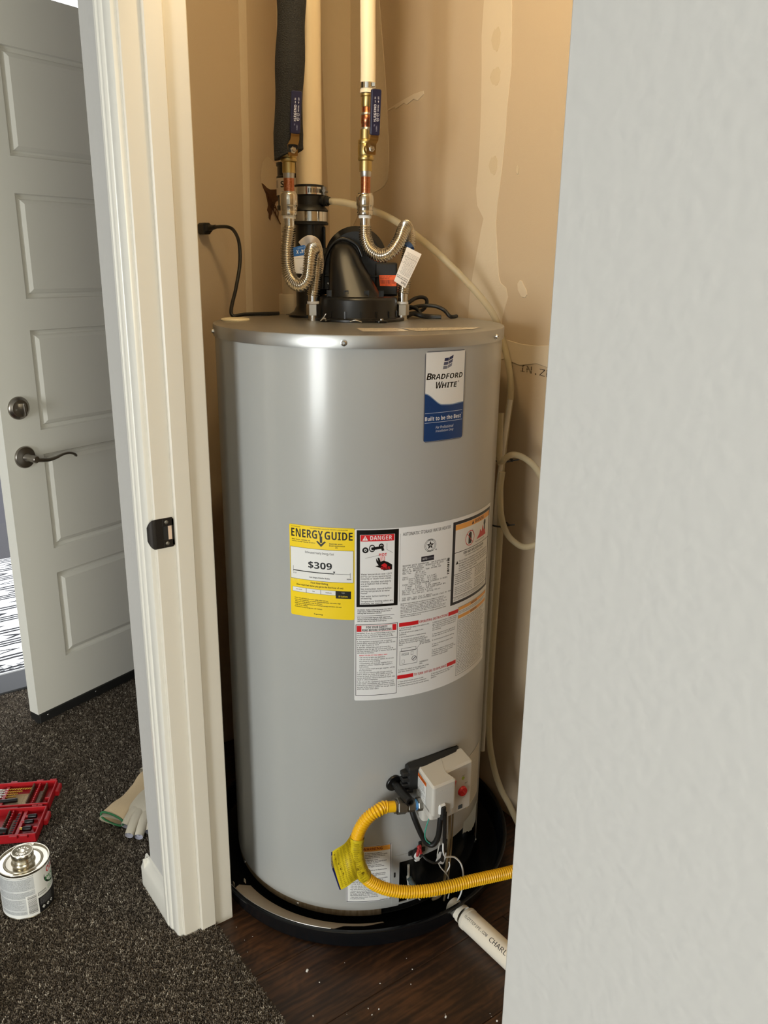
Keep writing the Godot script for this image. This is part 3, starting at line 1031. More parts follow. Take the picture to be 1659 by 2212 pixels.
	ls.rod(Vector3(0.037, 0.859, 0.006), Vector3(0.037, 0.859, 0.0095), [Vector2(0, 0), Vector2(0.003, 0), Vector2(0.0025, 0.0015), Vector2(0, 0.001)], 10)
	obj("screw", ls, M.screw, roo)
	# outside: ground, threshold, rug
	struct("ground", boxes([[Vector3(-7, -0.12, -3.5), Vector3(-1.5, -0.03, 3.5)]]), M.concrete)
	struct("threshold", boxes([[Vector3(-1.5, -0.06, -0.86), Vector3(-1.345, -0.006, 0.12)], [Vector3(-1.362, -0.03, -0.86), Vector3(-1.335, 0.006, 0.12)]], 0.004), M.blackmatt)
	var mt := world_thing("door_mat", "charcoal ribbed outdoor mat beyond the entry door, under the striped rug", "mat", Vector3(-2.2, -0.03, -0.25))
	var mm := MB.new()
	mm.box(Vector3(-2.45, -0.025, -0.25), Vector3(1.9, 0.01, 1.6), 0.003)
	obj("base", mm, bumpy(mat(C(66, 64, 66), 0.95), noise(0.1, FastNoiseLite.TYPE_CELLULAR, 2, 61), 0.3, 6.0), mt)
	for k in 6:
		var rb := MB.new()
		rb.box(Vector3(-1.512 - 0.026 * k, -0.018, -0.25), Vector3(0.012, 0.006, 1.58), 0.003)
		obj("rib", rb, mat(C(60, 58, 60), 0.95), mt)
	var rug := world_thing("rug", "black and white striped and diamond patterned rug outside the entry door", "rug", Vector3(-2.13, -0.02, -0.25))
	var ri := blank(384, 768, C(236, 236, 234))
	var kk := C(28, 28, 32)
	var y := 6.0
	var rows := 0
	while y < 760:
		match rows % 4:
			0:
				for j in 3:
					for x in range(0, 384, 6):
						fill(ri, x, y + j * 12 + rng.randf_range(-1, 1), 7, 7, kk)
				y += 40
			1:
				for x0i in range(-20, 400, 84):
					for j in 36:
						var wv: float = 34.0 - absf(j - 18.0) * 1.8
						fill(ri, x0i + 42 - wv, y + j, 8, 1, kk)
						fill(ri, x0i + 42 + wv - 8, y + j, 8, 1, kk)
						if j > 12 and j < 24:
							fill(ri, x0i + 42 - 10 + absf(j - 18), y + j, 20 - 2 * absf(j - 18), 1, kk)
				y += 44
			2:
				for j in 2:
					for x in range(0, 384, 6):
						fill(ri, x, y + j * 14 + rng.randf_range(-1, 1), 7, 8, kk)
				y += 32
			3:
				for x0i in range(-10, 400, 30):
					for j in 24:
						fill(ri, x0i + absf(j - 12.0), y + j, 8, 1, kk)
				y += 32
		rows += 1
	for j in 5:
		for x in range(0, 384, 8):
			fill(ri, x, 736 + j * 6, 4, 3, kk)
	var rm := tex(ri, 0.9)
	var rb := MB.new()
	rb.box(Vector3(-2.13, -0.0125, -0.25), Vector3(1.25, 0.009, 1.5), 0.003)
	obj("backing", rb, mat(C(190, 190, 188), 0.95), rug)
	var rt := MB.new()
	rt.quad(Vector3(-2.75, -0.0075, -0.99), Vector3(-2.75, -0.0075, 0.49), Vector3(-1.51, -0.0075, 0.49), Vector3(-1.51, -0.0075, -0.99), Vector3.UP, [Vector2(0, 0), Vector2(1, 0), Vector2(1, 1), Vector2(0, 1)])
	obj("woven_face", rt, rm, rug)
	OFF = Vector3.ZERO

# ------------------------------------------------------------------ water heater
func label_patch(called: String, img: Image, az0: float, az1: float, y0: float, y1: float, rc: float, parent: Node, label := "", rough := 0.35, r := 0.3056) -> void:
	var mb := MB.new()
	mb.patch(az0, az1, y0, y1, r, rc)
	obj(called, mb, tex(img, rough), parent, label)

func on_tank(az: float, y: float, r := 0.305) -> Vector3:
	var a := deg_to_rad(az)
	return Vector3(sin(a) * r, y, cos(a) * r)

func heater() -> void:
	OFF = Vector3.ZERO
	var H := thing("water_heater", "tall grey cylindrical gas water heater with a black blower on top", "water heater", TC, YAW)
	# jacket: whole above the burner opening, cut away at the lower right
	var a0 := deg_to_rad(19.4)
	var a1 := deg_to_rad(76.0)
	var jk := MB.new()
	jk.lathe([Vector2(0.30, 0.150), Vector2(0.305, 0.150), Vector2(0.305, 1.274), Vector2(0.30, 1.274)], 160)
	jk.lathe([Vector2(0.30, 0.0315), Vector2(0.305, 0.0315), Vector2(0.305, 0.151)], 120, a1, a0 + TAU)
	obj("jacket", jk, M.jacket, H, "grey painted steel jacket")
	var bs := MB.new()
	bs.lathe([Vector2(0, 0.004), Vector2(0.27, 0.004), Vector2(0.275, 0.014), Vector2(0.302, 0.0145), Vector2(0.302, 0.016)], 96)
	obj("base_ring", bs, M.blackmatt, H)
	var lb := MB.new()
	lb.lathe([Vector2(0.297, 0.0135), Vector2(0.3025, 0.0135), Vector2(0.3035, 0.016), Vector2(0.3035, 0.033), Vector2(0.30, 0.033)], 120, deg_to_rad(80), deg_to_rad(12) + TAU)
	obj("lower_band", lb, M.oldband, H, "stained metal band round the foot")
	# black inside of the burner compartment
	var sk := MB.new()
	sk.lathe([Vector2(0.24, 0.018), Vector2(0.304, 0.018), Vector2(0.304, 0.036), Vector2(0.285, 0.038), Vector2(0.278, 0.15), Vector2(0.30, 0.152)], 60, a0 - 0.06, a1 + 0.06)
	sk.box(on_tank(19.4, 0.09, 0.292), Vector3(0.002, 0.118, 0.024))
	obj("burner_skirt", sk, M.skirt, H, "glossy black lower skirt")
	# access panel, a thin grey sheet with a window
	var ap := MB.new()
	for q in [[16.35, 19.4, 0.036, 0.1675, 0.006], [19.35, 44.0, 0.1495, 0.1675, 0.0], [19.35, 36.0, 0.036, 0.0405, 0.0]]:
		for k in 12:
			var u0: float = lerpf(q[0], q[1], k / 12.0)
			var u1: float = lerpf(q[0], q[1], (k + 1) / 12.0)
			for e in [0.3052, 0.3072]:
				var p := [on_tank(u0, q[2], e), on_tank(u1, q[2], e), on_tank(u1, q[3], e), on_tank(u0, q[3], e)]
				ap.quad(p[0], p[1], p[2], p[3], on_tank((u0 + u1) * 0.5, 0, 1.0))
			for yy in [q[2], q[3]]:
				ap.quad(on_tank(u0, yy, 0.3052), on_tank(u1, yy, 0.3052), on_tank(u1, yy, 0.3072), on_tank(u0, yy, 0.3072), Vector3(0, 1 if yy == q[3] else -1, 0))
		var e0 := on_tank(q[0], q[2], 0.3052)
		var tn := Vector3(-cos(deg_to_rad(q[0])), 0, sin(deg_to_rad(q[0])))
		ap.quad(e0, on_tank(q[0], q[3], 0.3052), on_tank(q[0], q[3], 0.3072), on_tank(q[0], q[2], 0.3072), tn)
	var apo := obj("access_panel", ap, M.jacket, H, "grey access panel with an open window")
	var sl := MB.new()
	sl.patch(16.98, 17.75, 0.112, 0.1255, 0.3075, 0.0018, 6)
	obj("slot", sl, M.blackmatt, apo)
	# top cover with its bright rolled band
	var tcv := MB.new()
	tcv.lathe([Vector2(0.3055, 1.2706), Vector2(0.3078, 1.2706), Vector2(0.3084, 1.2745), Vector2(0.3084, 1.2925), Vector2(0.3074, 1.2945), Vector2(0.3055, 1.2952), Vector2(0.303, 1.2945), Vector2(0.300, 1.2936), Vector2(0, 1.2936)], 160)
	obj("top_cover", tcv, M.galv, H, "bright galvanised top cover")
	for az in [-3.3, -72.0, 63.5, 150.0, 210.0]:
		var s := MB.new()
		s.rod(on_tank(az, 1.2812, 0.3082), on_tank(az, 1.2812, 0.32), [Vector2(0, 0), Vector2(0.0062, 0), Vector2(0.0062, 0.001), Vector2(0.0045, 0.0015), Vector2(0.0042, 0.0042), Vector2(0.003, 0.005), Vector2(0.0018, 0.0036), Vector2(0, 0.0036)], 14)
		obj("screw", s, M.screw, H)
	for az in [-24.5, -62.0, 30.0 + 50.0]:
		var s := MB.new()
		s.rod(on_tank(az, 0.0235, 0.3032), on_tank(az, 0.0235, 0.32), [Vector2(0, 0), Vector2(0.0042, 0), Vector2(0.0042, 0.003), Vector2(0.003, 0.004), Vector2(0, 0.0042)], 8)
		obj("screw", s, M.screw, H)
	var T := 1.2936
	var cp := MB.new()
	cp.xf = Transform3D(Basis(), Vector3(-0.272, T, -0.035))
	cp.lathe([Vector2(0, 0), Vector2(0.030, 0), Vector2(0.0315, 0.002), Vector2(0.030, 0.0045), Vector2(0.02, 0.006), Vector2(0, 0.006)], 36)
	obj("plug_cap", cp, M.cream, H, "cream plastic plug cap")
	# two stickers on the top
	for q in [[[-0.002, 0.136, 0.080, 0.121, 0.105, 0.198, 0.014, 0.218]], [[0.086, 0.120, 0.25, 0.079, 0.232, 0.128, 0.115, 0.194]]]:
		var si := blank(256, 128, C(232, 222, 205))
		greek(si, 12, 14, 230, 100, 14, 6, C(120, 105, 90))
		frame(si, 3, 3, 250, 122, 2, C(140, 125, 110))
		var s := MB.new()
		var p: Array = q[0]
		s.quad(Vector3(p[0], T + 0.0006, p[1]), Vector3(p[2], T + 0.0006, p[3]), Vector3(p[4], T + 0.0006, p[5]), Vector3(p[6], T + 0.0006, p[7]), Vector3.UP)
		obj("top_sticker", s, tex(si, 0.25), H)
	blower(H, T)
	# nipples where the connectors screw on
	for p in [Vector3(-0.105, T, -0.078), Vector3(0.0935, T, -0.113)]:
		var nb := MB.new()
		nb.xf = Transform3D(Basis(), p)
		nb.lathe([Vector2(0, 0), Vector2(0.0135, 0), Vector2(0.0135, 0.002), Vector2(0.0115, 0.0025), Vector2(0.0115, 0.014), Vector2(0, 0.014)], 24)
		obj("water_nipple", nb, M.satin, H)
	stickers(H)
	gas_control(H)
	# power cord from the blower to the wall outlet, and its spare length tied on the top
	var inv := Basis(Vector3.UP, -YAW)
	var w0 := inv * (Vector3(-0.662, 1.4945, -0.424) - TC)
	var w1 := inv * (Vector3(-0.626, 1.495, -0.428) - TC)
	var w2 := inv * (Vector3(-0.597, 1.498, -0.433) - TC)
	var pc := MB.new()
	pc.tube(catmull([w1.lerp(w2, 0.8), w2] + V([-0.338, 1.497, -0.345, -0.318, 1.487, -0.325, -0.300, 1.458, -0.285, -0.295, 1.411, -0.255, -0.299, 1.358, -0.215, -0.301, 1.30, -0.15, -0.27, 1.2985, -0.17, -0.2, 1.2985, -0.22])), 0.0042, 10)
	var pco := obj("power_cord", pc, M.rubber, H, "black power cord with plug")
	var pl := MB.new()
	pl.xf = MB.along(w0, w1)
	pl.box(Vector3(0, 0.016, 0), Vector3(0.028, 0.034, 0.022), 0.004)
	pl.box(Vector3(0, 0.036, 0), Vector3(0.018, 0.012, 0.018), 0.003)
	pl.xf = Transform3D()
	pl.rod(w1, w2, [Vector2(0, 0), Vector2(0.0075, 0), Vector2(0.0075, 0.012), Vector2(0.006, 0.016), Vector2(0.0055, 0.03), Vector2(0, 0.03)], 14)
	obj("plug", pl, M.rubber, pco)
	var cb := MB.new()
	for q in [[0.085, 1.312, -0.2, 0.107, 1.326, -0.2, 0.128, 1.338, -0.22, 0.148, 1.339, -0.22, 0.154, 1.328, -0.22, 0.146, 1.312, -0.22, 0.125, 1.304, -0.215, 0.10, 1.3, -0.21], [0.085, 1.306, -0.19, 0.12, 1.317, -0.20, 0.15, 1.3215, -0.205, 0.175, 1.320, -0.20, 0.194, 1.312, -0.195, 0.208, 1.2985, -0.185, 0.225, 1.2975, -0.21], [0.10, 1.322, -0.195, 0.128, 1.315, -0.185, 0.142, 1.301, -0.175, 0.17, 1.2985, -0.17]]:
		cb.tube(catmull(V(q)), 0.0045, 10)
	cb.tube(catmull(V([0.105, 1.2995, -0.16, 0.12, 1.305, -0.165, 0.14, 1.301, -0.16, 0.16, 1.2985, -0.165, 0.185, 1.298, -0.16])), 0.0055, 10, true, Vector2(1.0, 0.6))
	obj("cord_bundle", cb, M.rubber, H, "spare black cord bundled on the top cover")

func blower(H: Node, T: float) -> void:
	var c := Vector3(-0.006, 0, -0.113)
	var b := MB.new()
	b.xf = Transform3D(Basis(), c)
	b.lathe([Vector2(0, T), Vector2(0.104, T), Vector2(0.105, T + 0.001), Vector2(0.105, T + 0.005), Vector2(0.102, T + 0.007), Vector2(0.091, T + 0.007), Vector2(0.0895, T + 0.010), Vector2(0.0885, T + 0.044), Vector2(0.087, T + 0.049), Vector2(0.083, T + 0.0515), Vector2(0, T + 0.053)], 72)
	for k in 16:
		var a := TAU * k / 16.0 + 0.1
		b.xf = Transform3D(Basis(Vector3.UP, a), c)
		b.prism(PackedVector2Array([Vector2(-0.0015, T + 0.005), Vector2(0.0015, T + 0.005), Vector2(0.0015, T + 0.022), Vector2(-0.0015, T + 0.022)]), 0.086, 0.0915)
	var bo := obj("blower", b, M.black, H, "black plastic vent blower")
	for a in [0.5, 2.3, 4.4, 5.6]:
		var tb := MB.new()
		tb.xf = Transform3D(Basis(Vector3.UP, a), c)
		tb.box(Vector3(0, T + 0.003, 0.108), Vector3(0.022, 0.006, 0.022), 0.002)
		obj("mounting_lug", tb, M.black, bo)
		var s := MB.new()
		s.xf = Transform3D(Basis(Vector3.UP, a), c)
		s.xf = s.xf * Transform3D(Basis(), Vector3(0, T + 0.006, 0.111))
		s.lathe([Vector2(0, 0), Vector2(0.0045, 0), Vector2(0.0045, 0.0025), Vector2(0.003, 0.0035), Vector2(0, 0.0035)], 6)
		obj("screw", s, M.screw, bo)
	# snap lugs along the top of the base
	for x in [-0.062, -0.025, 0.02, 0.052]:
		var l := MB.new()
		l.xf = Transform3D(Basis(), Vector3(c.x + x, T + 0.052, c.z + 0.055))
		l.box(Vector3(-0.0045, 0.007, 0), Vector3(0.0015, 0.014, 0.004))
		l.box(Vector3(0.0045, 0.007, 0), Vector3(0.0015, 0.014, 0.004))
		l.box(Vector3(0, 0.007, -0.002), Vector3(0.009, 0.013, 0.002))
		obj("snap_lug", l, M.black, bo)
	# scroll housing: a thick round drum standing behind, joined to the outlet neck
	var vol := MB.new()
	vol.xf = Transform3D(Basis(), Vector3(-0.014, 1.424, -0.215))
	var poly := PackedVector2Array()
	for k in 27:
		var a := deg_to_rad(-20 + 180.0 * k / 26.0)
		poly.append(Vector2(cos(a), sin(a)) * (0.0705 + 0.002 * sin(a)))
	poly.append_array(PackedVector2Array([Vector2(-0.082, 0.024), Vector2(-0.105, 0.028), Vector2(-0.105, -0.078), Vector2(0.068, -0.078)]))
	vol.prism(poly, 0.0, 0.062, 0.012)
	obj("scroll_housing", vol, M.black, bo)
	var seam := MB.new()
	seam.box(Vector3(-0.032, 1.3875, -0.150), Vector3(0.142, 0.004, 0.012), 0.001)
	obj("housing_seam", seam, M.black, bo)
	for yy in [1.353, 1.371]:
		var s := MB.new()
		s.rod(Vector3(-0.076, yy, -0.153), Vector3(-0.076, yy, -0.14), [Vector2(0, 0), Vector2(0.0036, 0), Vector2(0.0036, 0.004), Vector2(0.002, 0.006), Vector2(0, 0.006)], 8)
		obj("screw", s, M.screw, bo)
	# inlet elbow, a hood that widens down onto the base
	var el := MB.new()
	var prof := [[1.340, -0.0105, 0.060, 0.060, -0.108], [1.365, -0.019, 0.0535, 0.052, -0.116], [1.390, -0.0265, 0.0465, 0.046, -0.124], [1.412, -0.033, 0.0395, 0.040, -0.131], [1.430, -0.0375, 0.034, 0.034, -0.136], [1.445, -0.0405, 0.028, 0.028, -0.14], [1.456, -0.042, 0.020, 0.02, -0.144], [1.461, -0.0425, 0.011, 0.012, -0.147], [1.4625, -0.043, 0.001, 0.002, -0.148]]
	var rows := []
	for q in prof:
		var row := []
		for k in 41:
			var a := TAU * k / 40.0
			row.append(Vector3(q[1] + q[2] * signf(cos(a)) * pow(absf(cos(a)), 0.8), q[0], q[4] + q[3] * signf(sin(a)) * pow(absf(sin(a)), 0.8)))
		rows.append(row)
	el.sheet(rows, false, true)
	obj("inlet_elbow", el, M.black, bo)
	var rb := MB.new()
	rb.tube(catmull(V([-0.088, 1.36, -0.135, -0.085, 1.41, -0.135, -0.071, 1.448, -0.135, -0.045, 1.468, -0.135, -0.012, 1.456, -0.135, 0.002, 1.43, -0.135])), 0.004, 8)
	obj("elbow_rim", rb, M.black, bo)
	# motor box with its orange sticker
	var mo := MB.new()
	mo.xf = Transform3D(Basis(), Vector3(0, 0, -0.235))
	mo.prism(roundpoly([Vector2(0.03, 1.345), Vector2(0.083, 1.345), Vector2(0.081, 1.418), Vector2(0.03, 1.418)], 0.004), 0, 0.085, 0.004)
	var moo := obj("motor_box", mo, M.blackmatt, bo)
	var oi := blank(256, 160, C(236, 96, 40))
	for k in 3:
		greek(oi, 14, 12 + k * 17, 190.0 - 20.0 * k, 12, 20, 9, C(60, 20, 12))
	var x := 14.0
	while x < 238:
		var w := rng.randf_range(2, 7)
		fill(oi, x, 68, w, 58, C(70, 24, 14))
		x += w + rng.randf_range(3, 7)
	greek(oi, 90, 136, 90, 14, 20, 10, C(60, 20, 12))
	var os := MB.new()
	os.quad(Vector3(0.040, 1.3905, -0.1495), Vector3(0.079, 1.391, -0.1495), Vector3(0.080, 1.3665, -0.1495), Vector3(0.042, 1.3665, -0.1495), Vector3(0, 0, 1))
	obj("orange_sticker", os, tex(oi, 0.4), moo, "orange bar-code sticker")
	# outlet neck
	var nk := MB.new()
	nk.xf = Transform3D(Basis(), Vector3(-0.1205, 0, -0.19))
	nk.lathe([Vector2(0.052, T), Vector2(0.052, T + 0.005), Vector2(0.040, T + 0.012), Vector2(0.0335, T + 0.025), Vector2(0.0335, 1.512), Vector2(0.030, 1.513)], 40)
	nk.box(Vector3(0.034, 1.43, 0.012), Vector3(0.006, 0.13, 0.006), 0.002)
	nk.box(Vector3(0.012, 1.42, 0.033), Vector3(0.003, 0.16, 0.004), 0.001)
	obj("outlet_neck", nk, M.black, bo)
	# fluff and wire ends lying by the base
	for q in [[-0.085, 1.296, -0.02, -0.078, 1.303, -0.015, -0.072, 1.312, -0.013], [-0.18, 1.297, -0.2, -0.16, 1.300, -0.19, -0.14, 1.304, -0.18], [-0.02, 1.297, 0.0, -0.008, 1.30, 0.004, 0.005, 1.2965, 0.002]]:
		var fl := MB.new()
		fl.tube(catmull(V(q), 0.003), 0.0012, 6)
		obj("wire_scrap", fl, M.screw, bo)

func stickers(H: Node) -> void:
	var K := Color.BLACK
	var W := C(236, 236, 234)
	# maker's badge, 96 x 173 mm, 5 px a mm
	var b := blank(490, 872, C(230, 230, 228))
	frame(b, 0, 0, 490, 872, 490, C(150, 150, 152))
	fill(b, 8, 8, 474, 856, C(70, 76, 88))
	fill(b, 14, 14, 462, 844, C(234, 234, 232))
	var blue := C(24, 62, 118)
	for x in range(14, 476):
		var f := (x - 14) / 462.0
		var y := 392.0 + 96.0 * smoothstep(0.0, 0.42, f) * 1.0 + 36.0 * sin(f * 1.2 + 0.1) - 18.0 * smoothstep(0.6, 1.0, f)
		fill(b, x, y, 1, 10, C(130, 150, 175))
		fill(b, x, y + 10, 1, 858 - y - 10, blue)
	var fx := func(u: float, v: float) -> Vector2: return Vector2(200 + 108 * u + 22 * (1 - v) , 70 + 14 * sin(u * 5.2 + 0.3) + v * 110 - 10 * u)
	for r in 3:
		for cc in 2:
			var pts := []
			for e in [[0, 0], [1, 0], [1, 1], [0, 1]]:
				for s in ([0.0] if e[1] == e[0] else [0.0]):
					pts.append(fx.call((cc + e[0] * 0.92) / 2.0, (r + e[1] * 0.82) / 3.0))
			fillpoly(b, pts, C(52, 56, 88).lerp(C(150, 152, 160), r * 0.4 + (0.0 if cc else -0.08)))
	put(b, "B", 24, 208, 50, 62, K, "nb", 0.2)
	put(b, "RADFORD", 76, 220, 372, 50, K, "nb", 0.2)
	put(b, "W", 118, 292, 74, 62, K, "nb", 0.2)
	put(b, "HITE", 194, 304, 180, 50, K, "nb", 0.2)
	put(b, "®", 392, 296, 16, 16, K)
	fill(b, 18, 584, 450, 4, C(200, 210, 222))
	put(b, "Built to be the Best", 20, 618, 430, 42, W, "nb")
	put(b, "®", 456, 612, 12, 12, W)
	fill(b, 18, 676, 450, 4, C(200, 210, 222))
	put(b, "For Professional", 140, 712, 210, 30, W, "n", 0.2)
	put(b, "Installation Only", 138, 752, 216, 30, W, "n", 0.2)
	label_patch("brand_badge", b, 25.0, 43.4, 1.0925, 1.2655, 0.011, H, "white and blue maker's badge", 0.25)

	# yellow energy label, 131 x 192 mm, 5 px a mm
	var g := blank(655, 960, C(250, 216, 30))
	line(g, "U.S. Government", 22, 14, 13)
	line(g, "Federal law prohibits removal of this label before consumer purchase", 220, 14, 13, K, "n", 0.92)
	put(g, "ENERGY", 20, 38, 330, 86, C(40, 40, 30), "nb")
	put(g, "GUIDE", 366, 42, 272, 82, C(40, 40, 30), "nb")
	fill(g, 318, 96, 24, 66, C(40, 40, 30))
	fillpoly(g, [Vector2(282, 152), Vector2(296, 144), Vector2(330, 176), Vector2(364, 144), Vector2(378, 152), Vector2(330, 204)], C(40, 40, 30))
	line(g, "Water Heater - NATURAL GAS", 26, 146, 14, K, "nb")
	line(g, "Tank Size (Storage Capacity): 48 Gallons", 26, 164, 13, K, "nb")
	line(g, "BRADFORD WHITE", 410, 160, 15, K, "nb")
	line(g, "Model: RG2PDV50S6N", 410, 180, 15, K, "nb")
	line(g, "475", 470, 199, 14, K, "nb")
	fill(g, 6, 230, 640, 336, W)
	frame(g, 6, 230, 640, 336, 3, K)
	put(g, "Estimated Yearly Energy Cost", 166, 260, 290, 30, K)
	put(g, "$309", 196, 362, 240, 78, K, "nb")
	fill(g, 36, 474, 580, 3, K)
	fill(g, 36, 472, 420, 9, K)
	fill(g, 34, 430, 3, 60, K)
	fill(g, 612, 460, 3, 54, K)
	fillpoly(g, [Vector2(446, 452), Vector2(468, 452), Vector2(457, 474)], K)
	put(g, "$137", 36, 498, 36, 14, K)
	put(g, "$336", 580, 520, 44, 14, K, "nb")
	put(g, "Cost Range of Similar Models", 206, 524, 208, 18, K, "nb")
	put(g, "First Hour Rating", 220, 578, 176, 26, K, "nb")
	put(g, "(How much hot water you get in the first hour of use)", 66, 614, 480, 24, K, "nb")
	for k in 4:
		fill(g, 22 + k * 150, 654, 148, 50 if k < 3 else 80, W if k < 3 else C(30, 30, 26))
		frame(g, 22 + k * 150, 654, 150, 50 if k < 3 else 80, 2, K)
	put(g, "very small", 60, 672, 66, 12, K)
	put(g, "low", 236, 672, 24, 12, K)
	put(g, "medium", 370, 674, 60, 12, K)
	put(g, "high", 530, 666, 30, 16, W)
	put(g, "81 Gallons", 500, 702, 90, 18, C(250, 216, 30), "nb")
	var yy := 764.0
	for s in ["Your cost will depend on your utility rates and use.", "Cost range based only on models fueled by NATURAL GAS with a high", "first hour rating (greater than 75 gallons).", "Estimated energy cost based on a national average NATURAL GAS cost", "of $1.21 per THERM.", "Estimated yearly energy use: 249 THERMS"]:
		line(g, ("• " if not s.begins_with("first") and not s.begins_with("of") else "   ") + s, 40, yy, 15, K, "nb", 0.95)
		yy += 19
	put(g, "ftc.gov/energy", 250, 914, 92, 18, K, "nb")
	for k in 4:
		fillpoly(g, [Vector2(10 + k * 22, 566), Vector2(22 + k * 22, 566), Vector2(18 + k * 22, 600 + 14 * (k % 2))], C(236, 214, 120))
	label_patch("energy_label", g, -24.4, 0.35, 0.740, 0.931, 0.003, H, "yellow energy cost label", 0.35, 0.3062)
	big_label(H)

	# lower warning label, 88 x 150 mm, 5 px a mm
	var w := blank(440, 750, W)
	frame(w, 4, 4, 432, 742, 6, C(34, 40, 58))
	fill(w, 14, 14, 412, 62, C(232, 160, 62))
	put(w, "WARNING", 160, 26, 190, 36, C(110, 24, 20), "nb")
	fillpoly(w, [Vector2(120, 64), Vector2(150, 64), Vector2(135, 30)], C(110, 24, 20))
	var y := 96.0
	for s in ["This water heater is equipped with a flammable vapor sensor. Clean heater with nonaqueous cleaner; never use products with combustible vapors around it.", "• If sensor comes in contact with replacement chemicals, it is damaged and will not detect flammable vapors.", "• Before lighting, see the installation manual. Burner will not light unless the power is restored.", "• Do not store or use gasoline in flammable vapor areas.", "When the sensor has sensed a flammable vapor, the valve is locked. Read and obey this and the status lamp codes.", "If a 7 flash error code is present, flammable vapor is present in the area. If vapor is present or suspected to be present, leave the area and contact a service agency."]:
		y = para(w, s, 26, y, 384, 18, 20, C(30, 30, 36), "nb") + 8
	for s in ["• Do not try to light any appliance.", "• Do not touch any electric switch; do not use any phone in your building.", "• If you are certain there is no flammable vapor, check the flammable vapor sensor to make certain it has not become disconnected from the control.", "• See the instruction manual for troubleshooting."]:
		if y < 700:
			y = para(w, s, 40, y, 370, 18, 20, C(30, 30, 36), "nb") + 4
	put(w, "238-50070-00B", 330, 728, 80, 9, K)
	label_patch("warning_sticker", w, -2.9, 15.9, 0.0545, 0.2035, 0.004, H, "white warning sticker with an orange header", 0.35)
	# clear sticker at the right, partly under the valve
	var cl := blank(256, 400, C(196, 190, 176))
	frame(cl, 4, 4, 248, 392, 4, C(220, 215, 200))
	greek(cl, 18, 16, 220, 370, 16, 6, C(150, 142, 128))
	label_patch("clear_sticker", cl, 58.0, 72.5, 0.195, 0.335, 0.004, H, "", 0.3)
	# pale torn foil edge hanging under the jacket by the valve
	var fo := MB.new()
	var r0 := []
	var r1 := []
	for k in 15:
		var az := lerpf(56.0, 74.0, k / 14.0)
		r0.append(on_tank(az, 0.165, 0.3056))
		r1.append(on_tank(az, 0.132 + 0.0014 * sin(k * 2.2) - 0.026 * smoothstep(0, 9, k), 0.3050))
	fo.sheet([r0, r1])
	obj("foil_edge", fo, mat(C(190, 200, 204), 0.4), H, "pale torn foil edge")

